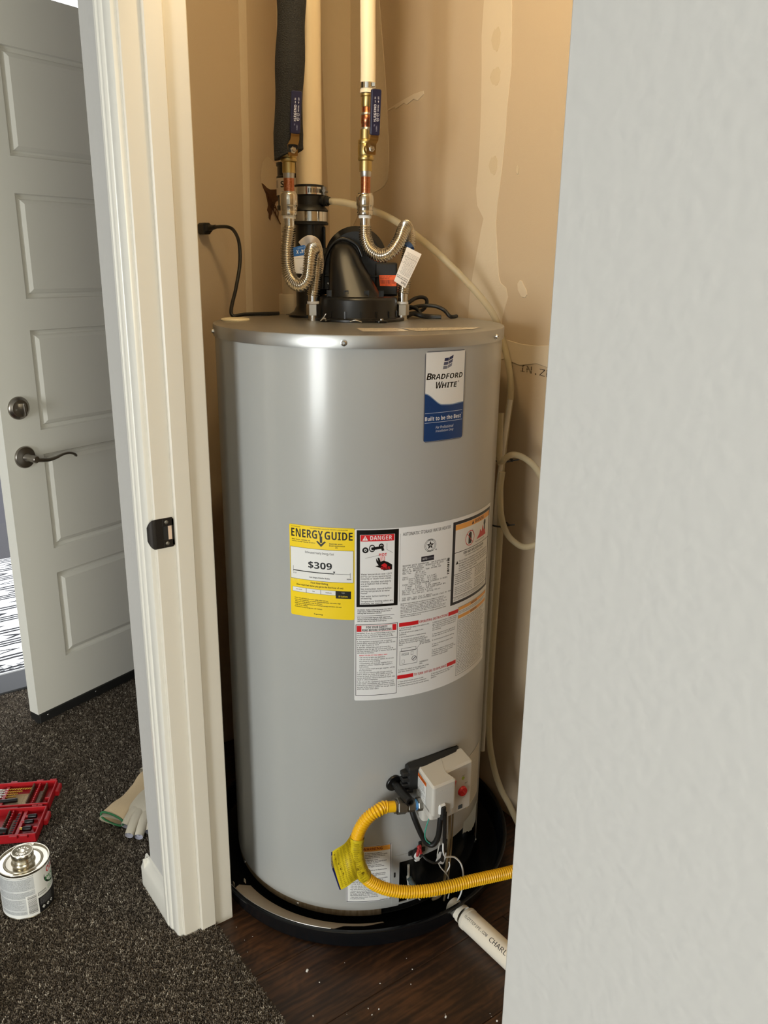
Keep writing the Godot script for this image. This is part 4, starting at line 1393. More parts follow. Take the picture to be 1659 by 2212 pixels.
func big_label(H: Node) -> void:
	var K := Color.BLACK
	var W := C(236, 236, 236)
	var s := 4.0
	var im := blank(1472, 1480, W)
	var red := C(214, 32, 40)
	var org := C(242, 172, 84)
	# danger box
	fill(im, 16, 8, 330, 640, K)
	fill(im, 42, 46, 272, 582, W)
	fill(im, 46, 48, 264, 52, red)
	fillpoly(im, [Vector2(60, 92), Vector2(104, 92), Vector2(82, 54)], W)
	put(im, "!", 79, 66, 6, 22, red, "nb")
	put(im, "DANGER", 120, 56, 172, 34, W, "nb")
	# tap, stream and hand
	for q in [[84, 172, 24], [208, 140, 20]]:
		disc(im, q[0], q[1], q[2], q[2], K)
		disc(im, q[0], q[1], q[2] * 0.45, q[2] * 0.45, W)
		disc(im, q[0], q[1], q[2] * 0.22, q[2] * 0.22, K)
	disc(im, 136, 158, 24, 30, K, 0.72)
	stroke(im, Vector2(130, 162), Vector2(222, 150), 22, K)
	stroke(im, Vector2(214, 150), Vector2(222, 180), 20, K)
	stroke(im, Vector2(252, 120), Vector2(252, 172), 2, C(90, 90, 90))
	stroke(im, Vector2(252, 172), Vector2(300, 200), 2, C(90, 90, 90))
	stroke(im, Vector2(84, 238), Vector2(200, 214), 2, C(90, 90, 90))
	put(im, "HOT", 190, 200, 62, 24, red, "nb")
	for k in 4:
		stroke(im, Vector2(204 + k * 10, 226), Vector2(200 + k * 12, 280), 4, red if k % 2 else C(235, 130, 120))
	fillpoly(im, [Vector2(168, 240), Vector2(186, 268), Vector2(178, 236), Vector2(192, 236), Vector2(204, 270), Vector2(228, 262), Vector2(262, 276), Vector2(296, 300), Vector2(296, 340), Vector2(230, 344), Vector2(196, 320), Vector2(162, 306), Vector2(188, 300), Vector2(170, 272)], K)
	fillpoly(im, [Vector2(206, 300), Vector2(236, 282), Vector2(258, 302), Vector2(240, 324)], red)
	put(im, "BURN", 206, 312, 74, 24, red, "nb")
	var y := 366.0
	for t in ["Water temperature over 125°F (51°C) can cause severe burns instantly or death from scalds.", "Children, disabled and elderly are at highest risk of being scalded.", "See instruction manual before setting temperature at water heater.", "Feel water before bathing or showering.", "Temperature limiting valves are available, see manual."]:
		y = para(im, t, 50, y, 268, 18, 18.5, K) + 6
	y = para(im, "CAUTION: Hotter water increases the risk of scald injury. Before changing temperature setting see instruction manual.", 24, 668, 300, 13, 15, K, "nb")
	fill(im, 20, 724, 300, 3, K)
	para(im, "It is recommended that an ASSE approved mixing valve be installed in the outlet of this unit to reduce the risk of scald injury.", 24, 736, 300, 13, 15, K, "nb")
	# middle: data plate
	fill(im, 358, 50, 2, 570, C(120, 120, 120))
	put(im, "AUTOMATIC STORAGE WATER HEATER", 380, 44, 442, 26, K)
	disc(im, 622, 178, 54, 54, K, 0.95)
	disc(im, 622, 178, 44, 44, K, 0.94)
	var star := []
	for k in 10:
		star.append(Vector2(622, 178) + Vector2.from_angle(-PI / 2 + TAU * k / 10.0) * (36.0 if k % 2 == 0 else 15.0))
	fillpoly(im, star, K)
	disc(im, 622, 178, 9, 9, W, 0.6)
	put(im, "DESIGN", 598, 128, 48, 9, K, "nb")
	put(im, "CERTIFIED", 594, 220, 56, 9, K, "nb")
	put(im, "®", 672, 216, 12, 12, K, "nb")
	fillpoly(im, [Vector2(542, 264), Vector2(660, 264), Vector2(660, 306), Vector2(542, 306)], C(34, 32, 42))
	put(im, "AUTO", 552, 276, 44, 18, W, "nb")
	put(im, "IGNITION", 600, 280, 54, 11, C(140, 140, 150), "nb")
	var lines := ["BRADFORD WHITE CORPORATION   www.bradfordwhite.com", "200 LAFAYETTE STREET   MIDDLEVILLE MI 49333   USA", "Model No  RG2PDV50S6N         D/N  -475", "Serial No BM41263271   Type: NATURAL GAS", "Nom. Cap.    48 US gal", "            182.2 Liters", "Input:      65000 Btu/hr", "Gas Pressure Manifold    4.0 [inWC]", "      Inlet Supply Max   14.0 [inWC]", "      Inlet Supply Min    4.5 [inWC]", "CLOSET INSTALLATION MINIMUM CLEARANCES IN INCHES", "   0 FRONT   0 LEFT    18 TOP", "   0 BACK    0 RIGHT    0 VENT CONNECTOR", "ALT'D FOR UP TO 7000FT, FOR HIGHER CONTACT MFG", "ANSI Z21.10.1-2019/CSA 4.1-2019", "Pressure: Test 300 psi.  Working 150 psi", "", "120V 60Hz, less than 12 amperes", "DOES NOT COMPLY W/CEC(OUTDOOR) IGNITER (Cap2) Htr 86%"]
	y = 316
	for t in lines:
		line(im, t, 384, y, 17, K, "m", 0.86)
		y += 16.2
	for k in 9:
		fill(im, 800, 326 + k * 16, 22, 8 if k % 3 else 12, K)
	line(im, "MANUFACTURED UNDER ONE OR MORE OF THE FOLLOWING U.S. PATENTS NO.", 372, 640, 12, K, "n", 0.95)
	greek(im, 372, 656, 450, 76, 13, 8, C(50, 50, 50))
	line(im, "This water heater meets or exceeds all or portions of patents applicable this method", 372, 738, 12, K, "n", 0.95)
	line(im, "requirements of ASHRAE (code II)", 372, 753, 12, K)
	# fire warning box
	fill(im, 850, 30, 610, 726, C(30, 30, 40))
	fill(im, 880, 56, 556, 676, W)
	fill(im, 880, 58, 556, 46, org)
	fillpoly(im, [Vector2(1092, 96), Vector2(1126, 96), Vector2(1109, 64)], C(80, 30, 20))
	put(im, "WARNING", 1140, 66, 160, 30, C(80, 30, 20), "nb")
	fill(im, 1052, 166, 44, 92, K)
	fill(im, 1062, 156, 24, 14, K)
	disc(im, 1074, 210, 66, 66, C(200, 40, 50), 0.90)
	stroke(im, Vector2(1028, 164), Vector2(1120, 256), 7, C(200, 40, 50))
	stroke(im, Vector2(1106, 140), Vector2(1130, 200), 3, K)
	fillpoly(im, [Vector2(1180, 250), Vector2(1230, 210), Vector2(1240, 176), Vector2(1270, 206), Vector2(1290, 150), Vector2(1316, 200), Vector2(1340, 168), Vector2(1352, 220), Vector2(1364, 250)], C(206, 48, 54))
	disc(im, 1330, 138, 22, 26, K)
	fill(im, 1318, 150, 26, 50, K)
	put(im, "Flammable Vapors", 1160, 262, 170, 14, K)
	fill(im, 880, 296, 556, 5, K)
	put(im, "FIRE AND EXPLOSION HAZARD", 990, 312, 330, 22, K, "nb")
	put(im, "Can result in serious injury or death.", 1010, 342, 300, 18, K)
	fillpoly(im, [Vector2(896, 402), Vector2(930, 402), Vector2(913, 372)], K)
	y = para(im, "Do not store or use gasoline or other flammable vapors and liquids in the vicinity of this or any other appliance. Storage of or use of gasoline or other flammable vapors or liquids in the vicinity of this or any other appliance can result in serious injury or death.", 936, 374, 490, 19, 21, K)
	fill(im, 880, 488, 556, 4, K)
	greek(im, 896, 504, 240, 82, 17, 9, C(40, 40, 44))
	greek(im, 1176, 500, 240, 88, 15, 8, C(60, 60, 64))
	greek(im, 896, 602, 250, 84, 16, 8, C(60, 60, 64))
	greek(im, 1176, 602, 240, 80, 16, 8, C(60, 60, 64))
	fill(im, 880, 690, 556, 4, K)
	greek(im, 890, 700, 530, 24, 13, 7, C(50, 50, 54))
	# safety box
	frame(im, 10, 800, 340, 636, 4, K)
	fill(im, 18, 810, 322, 54, red)
	fill(im, 56, 812, 250, 50, W)
	put(im, "FOR YOUR SAFETY", 94, 816, 172, 19, K, "nb")
	put(im, "READ BEFORE OPERATING", 62, 840, 238, 19, K, "nb")
	para(im, "WARNING: If you do not follow these instructions exactly, a fire or explosion may result causing property damage, personal injury or loss of life.", 20, 872, 320, 14, 16, K)
	fill(im, 12, 928, 336, 3, K)
	y = 944
	for t in ["A. This appliance is equipped with an ignition device which automatically lights the pilot. Do not try to light the pilot by hand.", "B. BEFORE OPERATING smell all around the appliance area for gas. Be sure to smell next to the floor because some gas is heavier than air and will settle on the floor."]:
		y = para(im, t, 22, y, 316, 14, 16, K) + 5
	line(im, "WHAT TO DO IF YOU SMELL GAS", 40, y, 15, red, "nb")
	y += 20
	for t in ["• Do not try to light any appliance.", "• Do not touch any electric switch, do not use any phone in your building.", "• Immediately call your gas supplier from a neighbor's phone. Follow the gas supplier's instructions.", "• If you cannot reach your gas supplier, call the fire department."]:
		y = para(im, t, 40, y, 300, 14, 16, K) + 2
	for t in ["C. Use only your hand to slide the gas control switch. Never use tools. If the switch cannot be moved by hand, do not try to repair it, call a service technician. Force or attempted repair may result in a fire or explosion.", "D. Do not use this appliance if any part has been under water. Immediately call a qualified service technician to inspect the appliance and to replace any part of the control system and any gas control which has been under water."]:
		y = para(im, t, 22, y, 318, 14, 16, K) + 4
	# operating instructions
	fill(im, 362, 808, 590, 34, red)
	fill(im, 532, 808, 300, 34, W)
	put(im, "OPERATING INSTRUCTIONS", 540, 814, 286, 22, C(170, 30, 36), "nb")
	y = 852
	for t in ["1. STOP! Read the safety information to the left on this label.", "2. Turn off all electric power to the appliance.", "3. Set the thermostat to lowest setting.", "4. This appliance is equipped with an ignition device which automatically lights the pilot. Do not try to light the pilot by hand."]:
		y = para(im, t, 364, y, 276, 14, 15.5, K) + 8
	y = 852
	for t in ["6. Wait five (5) minutes to clear out any gas. If you then smell gas, STOP! Follow \"B\" in the safety information above on this label. If you don't smell gas, go to the next step.", "7. Slide the switch on the right side of the gas valve up to the \"ON\" position.", "8. Set thermostat to desired setting.", "9. Turn on all electric power to the appliance.", "10. If the appliance will not operate, follow the instructions \"To Turn Off Gas To Appliance\" and call your service technician or gas supplier."]:
		y = para(im, t, 668, y, 270, 15, 17, K) + 20
	frame(im, 372, 1060, 156, 126, 3, C(60, 60, 60))
	frame(im, 384, 1036, 132, 30, 3, C(60, 60, 60))
	frame(im, 388, 1082, 62, 20, 2, C(60, 60, 60))
	put(im, "Icon System", 394, 1088, 50, 9, K, "nb")
	frame(im, 392, 1140, 22, 32, 2, C(60, 60, 60))
	frame(im, 470, 1074, 20, 34, 2, C(60, 60, 60))
	disc(im, 500, 1140, 22, 22, K, 0.82)
	stroke(im, Vector2(490, 1150), Vector2(512, 1130), 6, K)
	stroke(im, Vector2(520, 1060), Vector2(548, 1026), 2, K)
	put(im, "SWITCH SHOWN", 548, 1000, 92, 12, K)
	put(im, "IN \"ON\" POSITION", 548, 1016, 100, 12, K)
	put(im, "THERMOSTAT", 550, 1180, 84, 12, K)
	put(im, "DIAL", 550, 1196, 30, 12, K)
	para(im, "5. Slide the switch on the right side of the gas valve down to the \"OFF\" position.", 364, 1222, 280, 15, 17, K)
	fill(im, 354, 1276, 590, 34, red)
	fill(im, 496, 1276, 340, 34, W)
	put(im, "TO TURN OFF GAS TO APPLIANCE", 502, 1282, 328, 22, C(170, 30, 36), "nb")
	para(im, "1. Turn off all electric power to the appliance if service is to be performed.\n2. Set the thermostat to the lowest setting.", 360, 1330, 290, 15, 20, K)
	para(im, "3. Slide the switch on the right side of the gas valve down to the \"OFF\" position.", 668, 1320, 270, 15, 18, K)
	# side columns
	frame(im, 950, 796, 502, 640, 3, C(60, 60, 60))
	fill(im, 954, 800, 494, 28, org)
	put(im, "WARNING", 1130, 804, 110, 20, C(80, 30, 20), "nb")
	greek(im, 964, 838, 470, 30, 14, 8, C(60, 60, 60))
	fill(im, 954, 872, 494, 30, org)
	put(im, "WARNING", 1130, 877, 110, 20, C(80, 30, 20), "nb")
	greek(im, 962, 914, 478, 512, 15.5, 8, C(70, 70, 70))
	label_patch("instruction_label", im, 0.36, 69.4, 0.560, 0.9295, 0.003, H, "large white instruction and warning label", 0.38)

func gas_control(H: Node) -> void:
	# footprint corners in the heater's frame (x, z)
	var RL := Vector2(0.1326, 0.293)
	var F1 := Vector2(0.1647, 0.3747)
	var F2 := Vector2(0.2155, 0.3400)
	var S1 := Vector2(0.196, 0.3150)
	var PR := Vector2(0.2555, 0.2717)
	var RR := Vector2(0.235, 0.2220)
	var up := func(y: float) -> Transform3D: return Transform3D(Basis(Vector3(1, 0, 0), Vector3(0, 0, -1), Vector3(0, 1, 0)), Vector3(0, y, 0))
	var fp := func(a: Array, r: float) -> PackedVector2Array:
		var o := []
		for q in a:
			o.append(Vector2(q.x, -q.y))
		return roundpoly(o, r)
	var body := MB.new()
	body.xf = up.call(0.333)
	body.prism(fp.call([RL, F1, F2, S1, Vector2(0.19, 0.255)], 0.008), 0, 0.069, 0.004)
	body.xf = up.call(0.288)
	body.prism(fp.call([RL, RL.lerp(F1, 0.45), S1.lerp(F2, 0.05), PR, RR, Vector2(0.18, 0.26)], 0.007), 0.0, 0.1135, 0.004)
	# sloping underside of the front block
	var lo := [RL.lerp(F1, 0.3), F1, F2, S1]
	var hi := fp.call([RL, F1, F2, S1], 0.006)
	body.xf = up.call(0.318)
	body.prism(fp.call([RL.lerp(F1, 0.3), RL.lerp(F1, 0.9), S1.lerp(F2, 0.85), S1], 0.008), 0, 0.02, 0.0)
	var V0 := obj("gas_valve", body, M.beige, H, "light grey gas control valve box")
	# dark bracket behind
	var br := MB.new()
	br.xf = up.call(0.352)
	br.prism(fp.call([Vector2(0.108, 0.288), Vector2(0.116, 0.312), Vector2(0.150, 0.302), Vector2(0.225, 0.243), Vector2(0.23, 0.215)], 0.006), 0, 0.051, 0.004)
	for k in 4:
		br.xf = up.call(0.344 + 0.014 * k)
		br.prism(fp.call([Vector2(0.098, 0.30), Vector2(0.104, 0.315), Vector2(0.128, 0.308), Vector2(0.12, 0.286)], 0.003), 0, 0.008, 0.002)
	obj("mounting_bracket", br, M.blackmatt, V0, "black bracket behind the valve")
	# front plane frame
	var d := Vector3(F2.x - F1.x, 0, F2.y - F1.y).normalized()
	var nf := d.cross(Vector3.UP)
	var FT := Transform3D(Basis(d, Vector3.UP, nf), Vector3(F1.x, 0, F1.y))
	var tm := TextMesh.new()
	tm.text = "Icon System"
	tm.font = fnt("nb")
	tm.font_size = 16
	tm.pixel_size = 0.00042
	tm.depth = 0.0006
	var te := MeshInstance3D.new()
	te.name = "raised_lettering"
	te.mesh = tm
	te.material_override = M.beige
	te.transform = FT * Transform3D(Basis(), Vector3(0.031, 0.386, 0.0))
	V0.add_child(te, true)
	var pt := MB.new()
	pt.xf = FT
	pt.box(Vector3(0.0245, 0.3435, 0.0), Vector3(0.018, 0.024, 0.008), 0.003)
	var pto := obj("port_frame", pt, M.white, V0)
	var pp := MB.new()
	pp.xf = FT
	pp.box(Vector3(0.0245, 0.3425, 0.003), Vector3(0.0115, 0.018, 0.012), 0.002)
	pp.box(Vector3(0.0245, 0.327, 0.003), Vector3(0.009, 0.016, 0.008), 0.002)
	obj("port_plug", pp, M.blackmatt, pto)
	# side panel
	var d2 := Vector3(PR.x - S1.x, 0, PR.y - S1.y).normalized()
	var n2 := d2.cross(Vector3.UP)
	var PT := Transform3D(Basis(d2, Vector3.UP, n2), Vector3(S1.x, 0, S1.y))
	var kb := MB.new()
	kb.xf = PT
	kb.rod(Vector3(0.045, 0.336, 0), Vector3(0.045, 0.336, 0.012), [Vector2(0, 0), Vector2(0.0115, 0), Vector2(0.011, 0.005), Vector2(0.0095, 0.007), Vector2(0, 0.007)], 28)
	kb.xf = PT * Transform3D(Basis(Vector3.BACK, 0.75), Vector3(0.045, 0.336, 0.0065))
	kb.box(Vector3(0, 0, 0), Vector3(0.0036, 0.017, 0.004), 0.001)
	obj("temperature_knob", kb, M.red, V0, "red dial")
	var sw := MB.new()
	sw.xf = PT
	sw.box(Vector3(0.018, 0.3625, 0.001), Vector3(0.0125, 0.027, 0.004), 0.002)
	obj("switch_frame", sw, M.white, V0)
	var swk := MB.new()
	swk.xf = PT * Transform3D(Basis(Vector3.RIGHT, 0.15), Vector3(0.018, 0.3625, 0.003))
	swk.box(Vector3.ZERO, Vector3(0.009, 0.023, 0.006), 0.001)
	obj("switch", swk, M.red, V0, "red rocker switch")
	var led := MB.new()
	led.xf = PT
	led.rod(Vector3(0.047, 0.3665, 0), Vector3(0.047, 0.3665, 0.002), [Vector2(0, 0), Vector2(0.0042, 0), Vector2(0.004, 0.001), Vector2(0, 0.0015)], 16)
	obj("status_lamp", led, mat(C(168, 190, 78), 0.3), V0)
	for q in [["Status", 0.047, 0.373], ["—", 0.029, 0.366], ["—", 0.029, 0.358], ["VERY", 0.056, 0.352], ["HOT", 0.051, 0.318]]:
		var t2 := TextMesh.new()
		t2.text = q[0]
		t2.font = fnt("nb")
		t2.font_size = 12
		t2.pixel_size = 0.00026
		t2.depth = 0.0002
		var to := MeshInstance3D.new()
		to.name = "printed_mark"
		to.mesh = t2
		to.material_override = M.grayplastic
		to.transform = PT * Transform3D(Basis(), Vector3(q[1], q[2], 0.0006))
		V0.add_child(to, true)
	var jk := MB.new()
	jk.xf = PT
	jk.box(Vector3(0.042, 0.297, 0.0005), Vector3(0.012, 0.010, 0.003), 0.001)
	obj("test_port", jk, mat(C(70, 78, 84), 0.3), V0)
	# left sticker
	var d3 := Vector3(F1.x - RL.x, 0, F1.y - RL.y).normalized()
	var n3 := d3.cross(Vector3.UP)
	var LT := Transform3D(Basis(d3, Vector3.UP, n3), Vector3(RL.x, 0, RL.y))
	var li := blank(200, 280, C(236, 236, 234))
	fill(li, 0, 0, 200, 44, C(232, 112, 34))
	put(li, "WARNING", 64, 10, 120, 24, C(60, 24, 10), "nb")
	fillpoly(li, [Vector2(20, 36), Vector2(52, 36), Vector2(36, 8)], C(60, 24, 10))
	greek(li, 14, 56, 172, 110, 18, 11, C(30, 30, 30))
	greek(li, 14, 172, 172, 66, 11, 7, C(60, 60, 60))
	greek(li, 14, 248, 172, 22, 13, 7, C(60, 60, 60))
	var ls := MB.new()
	ls.xf = LT
	ls.quad(Vector3(0.012, 0.392, 0.0008), Vector3(0.055, 0.392, 0.0008), Vector3(0.055, 0.338, 0.0008), Vector3(0.012, 0.338, 0.0008), Vector3(0, 0, 1))
	obj("valve_sticker", ls, tex(li, 0.4), V0)
	# gas inlet boss
	var bo := MB.new()
	bo.xf = Transform3D()
	bo.hexrod(Vector3(0.152, 0.3255, 0.318), Vector3(0.1335, 0.3275, 0.3265), 0.0145, 0.0015, 8)
	obj("inlet_boss", bo, M.dullmetal, V0)
	# drain valve
	var dv := MB.new()
	dv.rod(on_tank(16.2, 0.357, 0.305), on_tank(18.5, 0.353, 0.36), [Vector2(0, 0), Vector2(0.0185, 0), Vector2(0.0185, 0.003), Vector2(0.017, 0.005), Vector2(0.008, 0.0055), Vector2(0.0075, 0.02), Vector2(0.0095, 0.022), Vector2(0.0095, 0.064), Vector2(0.0105, 0.065), Vector2(0.0105, 0.069), Vector2(0.006, 0.07), Vector2(0.006, 0.064), Vector2(0, 0.064)], 28)
	obj("drain_valve", dv, M.black, H, "black plastic drain valve")
	# tubes and wires from the valve down to the burner
	var tb := MB.new()
	tb.tube(catmull(V([0.208, 0.30, 0.292, 0.209, 0.22, 0.293, 0.2065, 0.16, 0.294, 0.203, 0.11, 0.292, 0.196, 0.06, 0.285, 0.18, 0.035, 0.272])), 0.0034, 10)
	tb.tube(catmull(V([0.2155, 0.30, 0.287, 0.2155, 0.22, 0.288, 0.213, 0.15, 0.290, 0.209, 0.09, 0.288, 0.205, 0.035, 0.275])), 0.0022, 8)
	obj("pilot_tube", tb, mat(C(150, 132, 100), 0.35, 0.7), H, "dull metal burner tubes")
	var bk := MB.new()
	bk.tube(catmull(V([0.187, 0.325, 0.325, 0.185, 0.29, 0.33, 0.182, 0.25, 0.328, 0.172, 0.227, 0.326, 0.158, 0.23, 0.324, 0.146, 0.25, 0.322, 0.130, 0.29, 0.318, 0.122, 0.315, 0.31])), 0.0062, 10)
	obj("sleeved_cable", bk, M.rubber, H, "black sleeved cable looping under the valve")
	var gw := MB.new()
	gw.tube(catmull(V([0.165, 0.31, 0.333, 0.158, 0.292, 0.338, 0.153, 0.265, 0.338, 0.156, 0.245, 0.334, 0.165, 0.233, 0.33])), 0.0014, 8)
	obj("wire", gw, M.green, H, "green ground wire")
	var pw := MB.new()
	pw.tube(catmull(V([0.193, 0.325, 0.347, 0.195, 0.27, 0.335, 0.196, 0.215, 0.325, 0.194, 0.185, 0.315, 0.196, 0.165, 0.30])), 0.0042, 10)
	pw.tube(catmull(V([0.192, 0.182, 0.315, 0.178, 0.176, 0.322, 0.160, 0.184, 0.322, 0.15, 0.19, 0.315, 0.146, 0.182, 0.31])), 0.0026, 8)
	obj("cable", pw, M.rubber, H)
	var ww := MB.new()
	ww.tube(catmull(V([0.193, 0.235, 0.331, 0.194, 0.212, 0.33, 0.200, 0.193, 0.322, 0.212, 0.183, 0.31, 0.225, 0.17, 0.298, 0.240, 0.14, 0.285, 0.246, 0.10, 0.28, 0.243, 0.06, 0.278, 0.236, 0.03, 0.27])), 0.0019, 8)
	ww.tube(catmull(V([0.21, 0.165, 0.306, 0.212, 0.15, 0.30, 0.206, 0.132, 0.298])), 0.0014, 8)
	obj("wire", ww, M.white, H, "white igniter wire")
	var gy := MB.new()
	gy.tube(catmull(V([0.178, 0.30, 0.315, 0.187, 0.24, 0.318, 0.183, 0.19, 0.316, 0.19, 0.16, 0.313, 0.208, 0.125, 0.30, 0.216, 0.09, 0.293, 0.213, 0.05, 0.285])), 0.0013, 8)
	gy.tube(catmull(V([0.120, 0.115, 0.292, 0.123, 0.085, 0.292, 0.122, 0.05, 0.29])), 0.0022, 8)
	gy.tube(catmull(V([0.122, 0.145, 0.292, 0.1225, 0.115, 0.294])), 0.0028, 8)
	gy.tube(catmull(V([0.125, 0.105, 0.296, 0.14, 0.075, 0.292, 0.165, 0.055, 0.285, 0.19, 0.05, 0.278])), 0.0016, 8)
	gy.tube(catmull(V([0.122, 0.10, 0.296, 0.135, 0.07, 0.292, 0.15, 0.045, 0.285])), 0.0014, 8)
	obj("wire", gy, mat(C(190, 188, 180), 0.45), H, "grey wires in the burner opening")
	var jb := MB.new()
	jb.tube(V([0.124, 0.112, 0.295, 0.138, 0.085, 0.292, 0.15, 0.062, 0.287]), 0.0058, 10)
	obj("clear_sleeve", jb, mat(C(92, 104, 106), 0.25), H)
	var cl := MB.new()
	cl.xf = Transform3D(Basis(Vector3.UP, 0.65), on_tank(37.5, 0.168, 0.33))
	cl.box(Vector3.ZERO, Vector3(0.024, 0.012, 0.014), 0.003)
	cl.box(Vector3(0.010, 0.006, -0.004), Vector3(0.008, 0.016, 0.01), 0.002)
	obj("cable_clip", cl, M.blackmatt, H)
	# sensor with red spade connectors on a black clip
	var se := MB.new()
	se.xf = Transform3D(Basis(Vector3.UP, deg_to_rad(27.0)), on_tank(27.0, 0.1635, 0.3068))
	se.box(Vector3(0, 0.004, 0.002), Vector3(0.042, 0.011, 0.004), 0.001)
	se.box(Vector3(0.008, 0.012, 0.002), Vector3(0.008, 0.03, 0.004), 0.001)
	se.rod(Vector3(0, 0.0, 0.0), Vector3(0, -0.002, 0.02), [Vector2(0, 0), Vector2(0.0135, 0), Vector2(0.0135, 0.008), Vector2(0.0115, 0.009), Vector2(0, 0.009)], 28)
	var seo := obj("limit_sensor", se, M.blackmatt, H, "round sensor with red wire connectors")
	var s2 := MB.new()
	s2.xf = se.xf
	s2.rod(Vector3(0, 0.0, 0.008), Vector3(0, -0.002, 0.03), [Vector2(0, 0), Vector2(0.0108, 0), Vector2(0.0108, 0.004), Vector2(0.009, 0.005), Vector2(0, 0.005)], 28)
	s2.box(Vector3(0, -0.017, 0.004), Vector3(0.012, 0.006, 0.008), 0.002)
	obj("sensor_cap", s2, M.white, seo)
	var s3 := MB.new()
	s3.xf = se.xf
	for k in [-1.0, 1.0]:
		s3.xf = se.xf * Transform3D(Basis(Vector3.BACK, 0.2 * k), Vector3(0.004 * k, 0.008, 0.013))
		s3.box(Vector3(0, 0.002, 0), Vector3(0.0065, 0.020, 0.006), 0.002)
		s3.box(Vector3(0, 0.016, 0), Vector3(0.0085, 0.008, 0.007), 0.002)
	obj("connector", s3, mat(C(172, 44, 44), 0.45), seo, "red spade connectors")
	var tg := MB.new()
	tg.xf = Transform3D(Basis.from_euler(Vector3(-0.1, 0.55, -0.5)), on_tank(36.5, 0.143, 0.330))
	tg.prism(roundpoly(rectpoly(-0.0125, -0.014, 0.0125, 0.013), 0.0025), 0, 0.0006)
	obj("wire_tag", tg, M.white, H, "small white paper tag on a wire")

# ------------------------------------------------------------------ pipes above the heater
func clamp_band(parent: Node, c: Vector3, r: float, h: float, screw_az: float, slots := true) -> void:
	var mb := MB.new()
	mb.xf = Transform3D(Basis(), c)
	mb.lathe([Vector2(r, 0), Vector2(r + 0.0012, 0.0004), Vector2(r + 0.0012, h - 0.0004), Vector2(r, h)], 48)
	var o := obj("clamp", mb, M.chrome, parent, "stainless worm clamp")
	var hb := MB.new()
	hb.xf = Transform3D(Basis(Vector3.UP, screw_az), c)
	hb.box(Vector3(0, h * 0.5, r + 0.004), Vector3(0.016, h + 0.003, 0.006), 0.001)
	hb.rod(Vector3(-0.014, h * 0.5, r + 0.006), Vector3(0.014, h * 0.5, r + 0.006), [Vector2(0, 0), Vector2(0.004, 0), Vector2(0.004, 0.007), Vector2(0.0028, 0.008), Vector2(0.0028, 0.026), Vector2(0, 0.026)], 8)
	obj("screw", hb, M.dullmetal, o)
	if slots:
		var sm := MB.new()
		for k in 11:
			sm.xf = Transform3D(Basis(Vector3.UP, 0.05 + k * 0.105), c)
			sm.box(Vector3(0, h * 0.5, r + 0.0012), Vector3(0.0014, h * 0.55, 0.0008))
		obj("slots", sm, M.blackmatt, o)

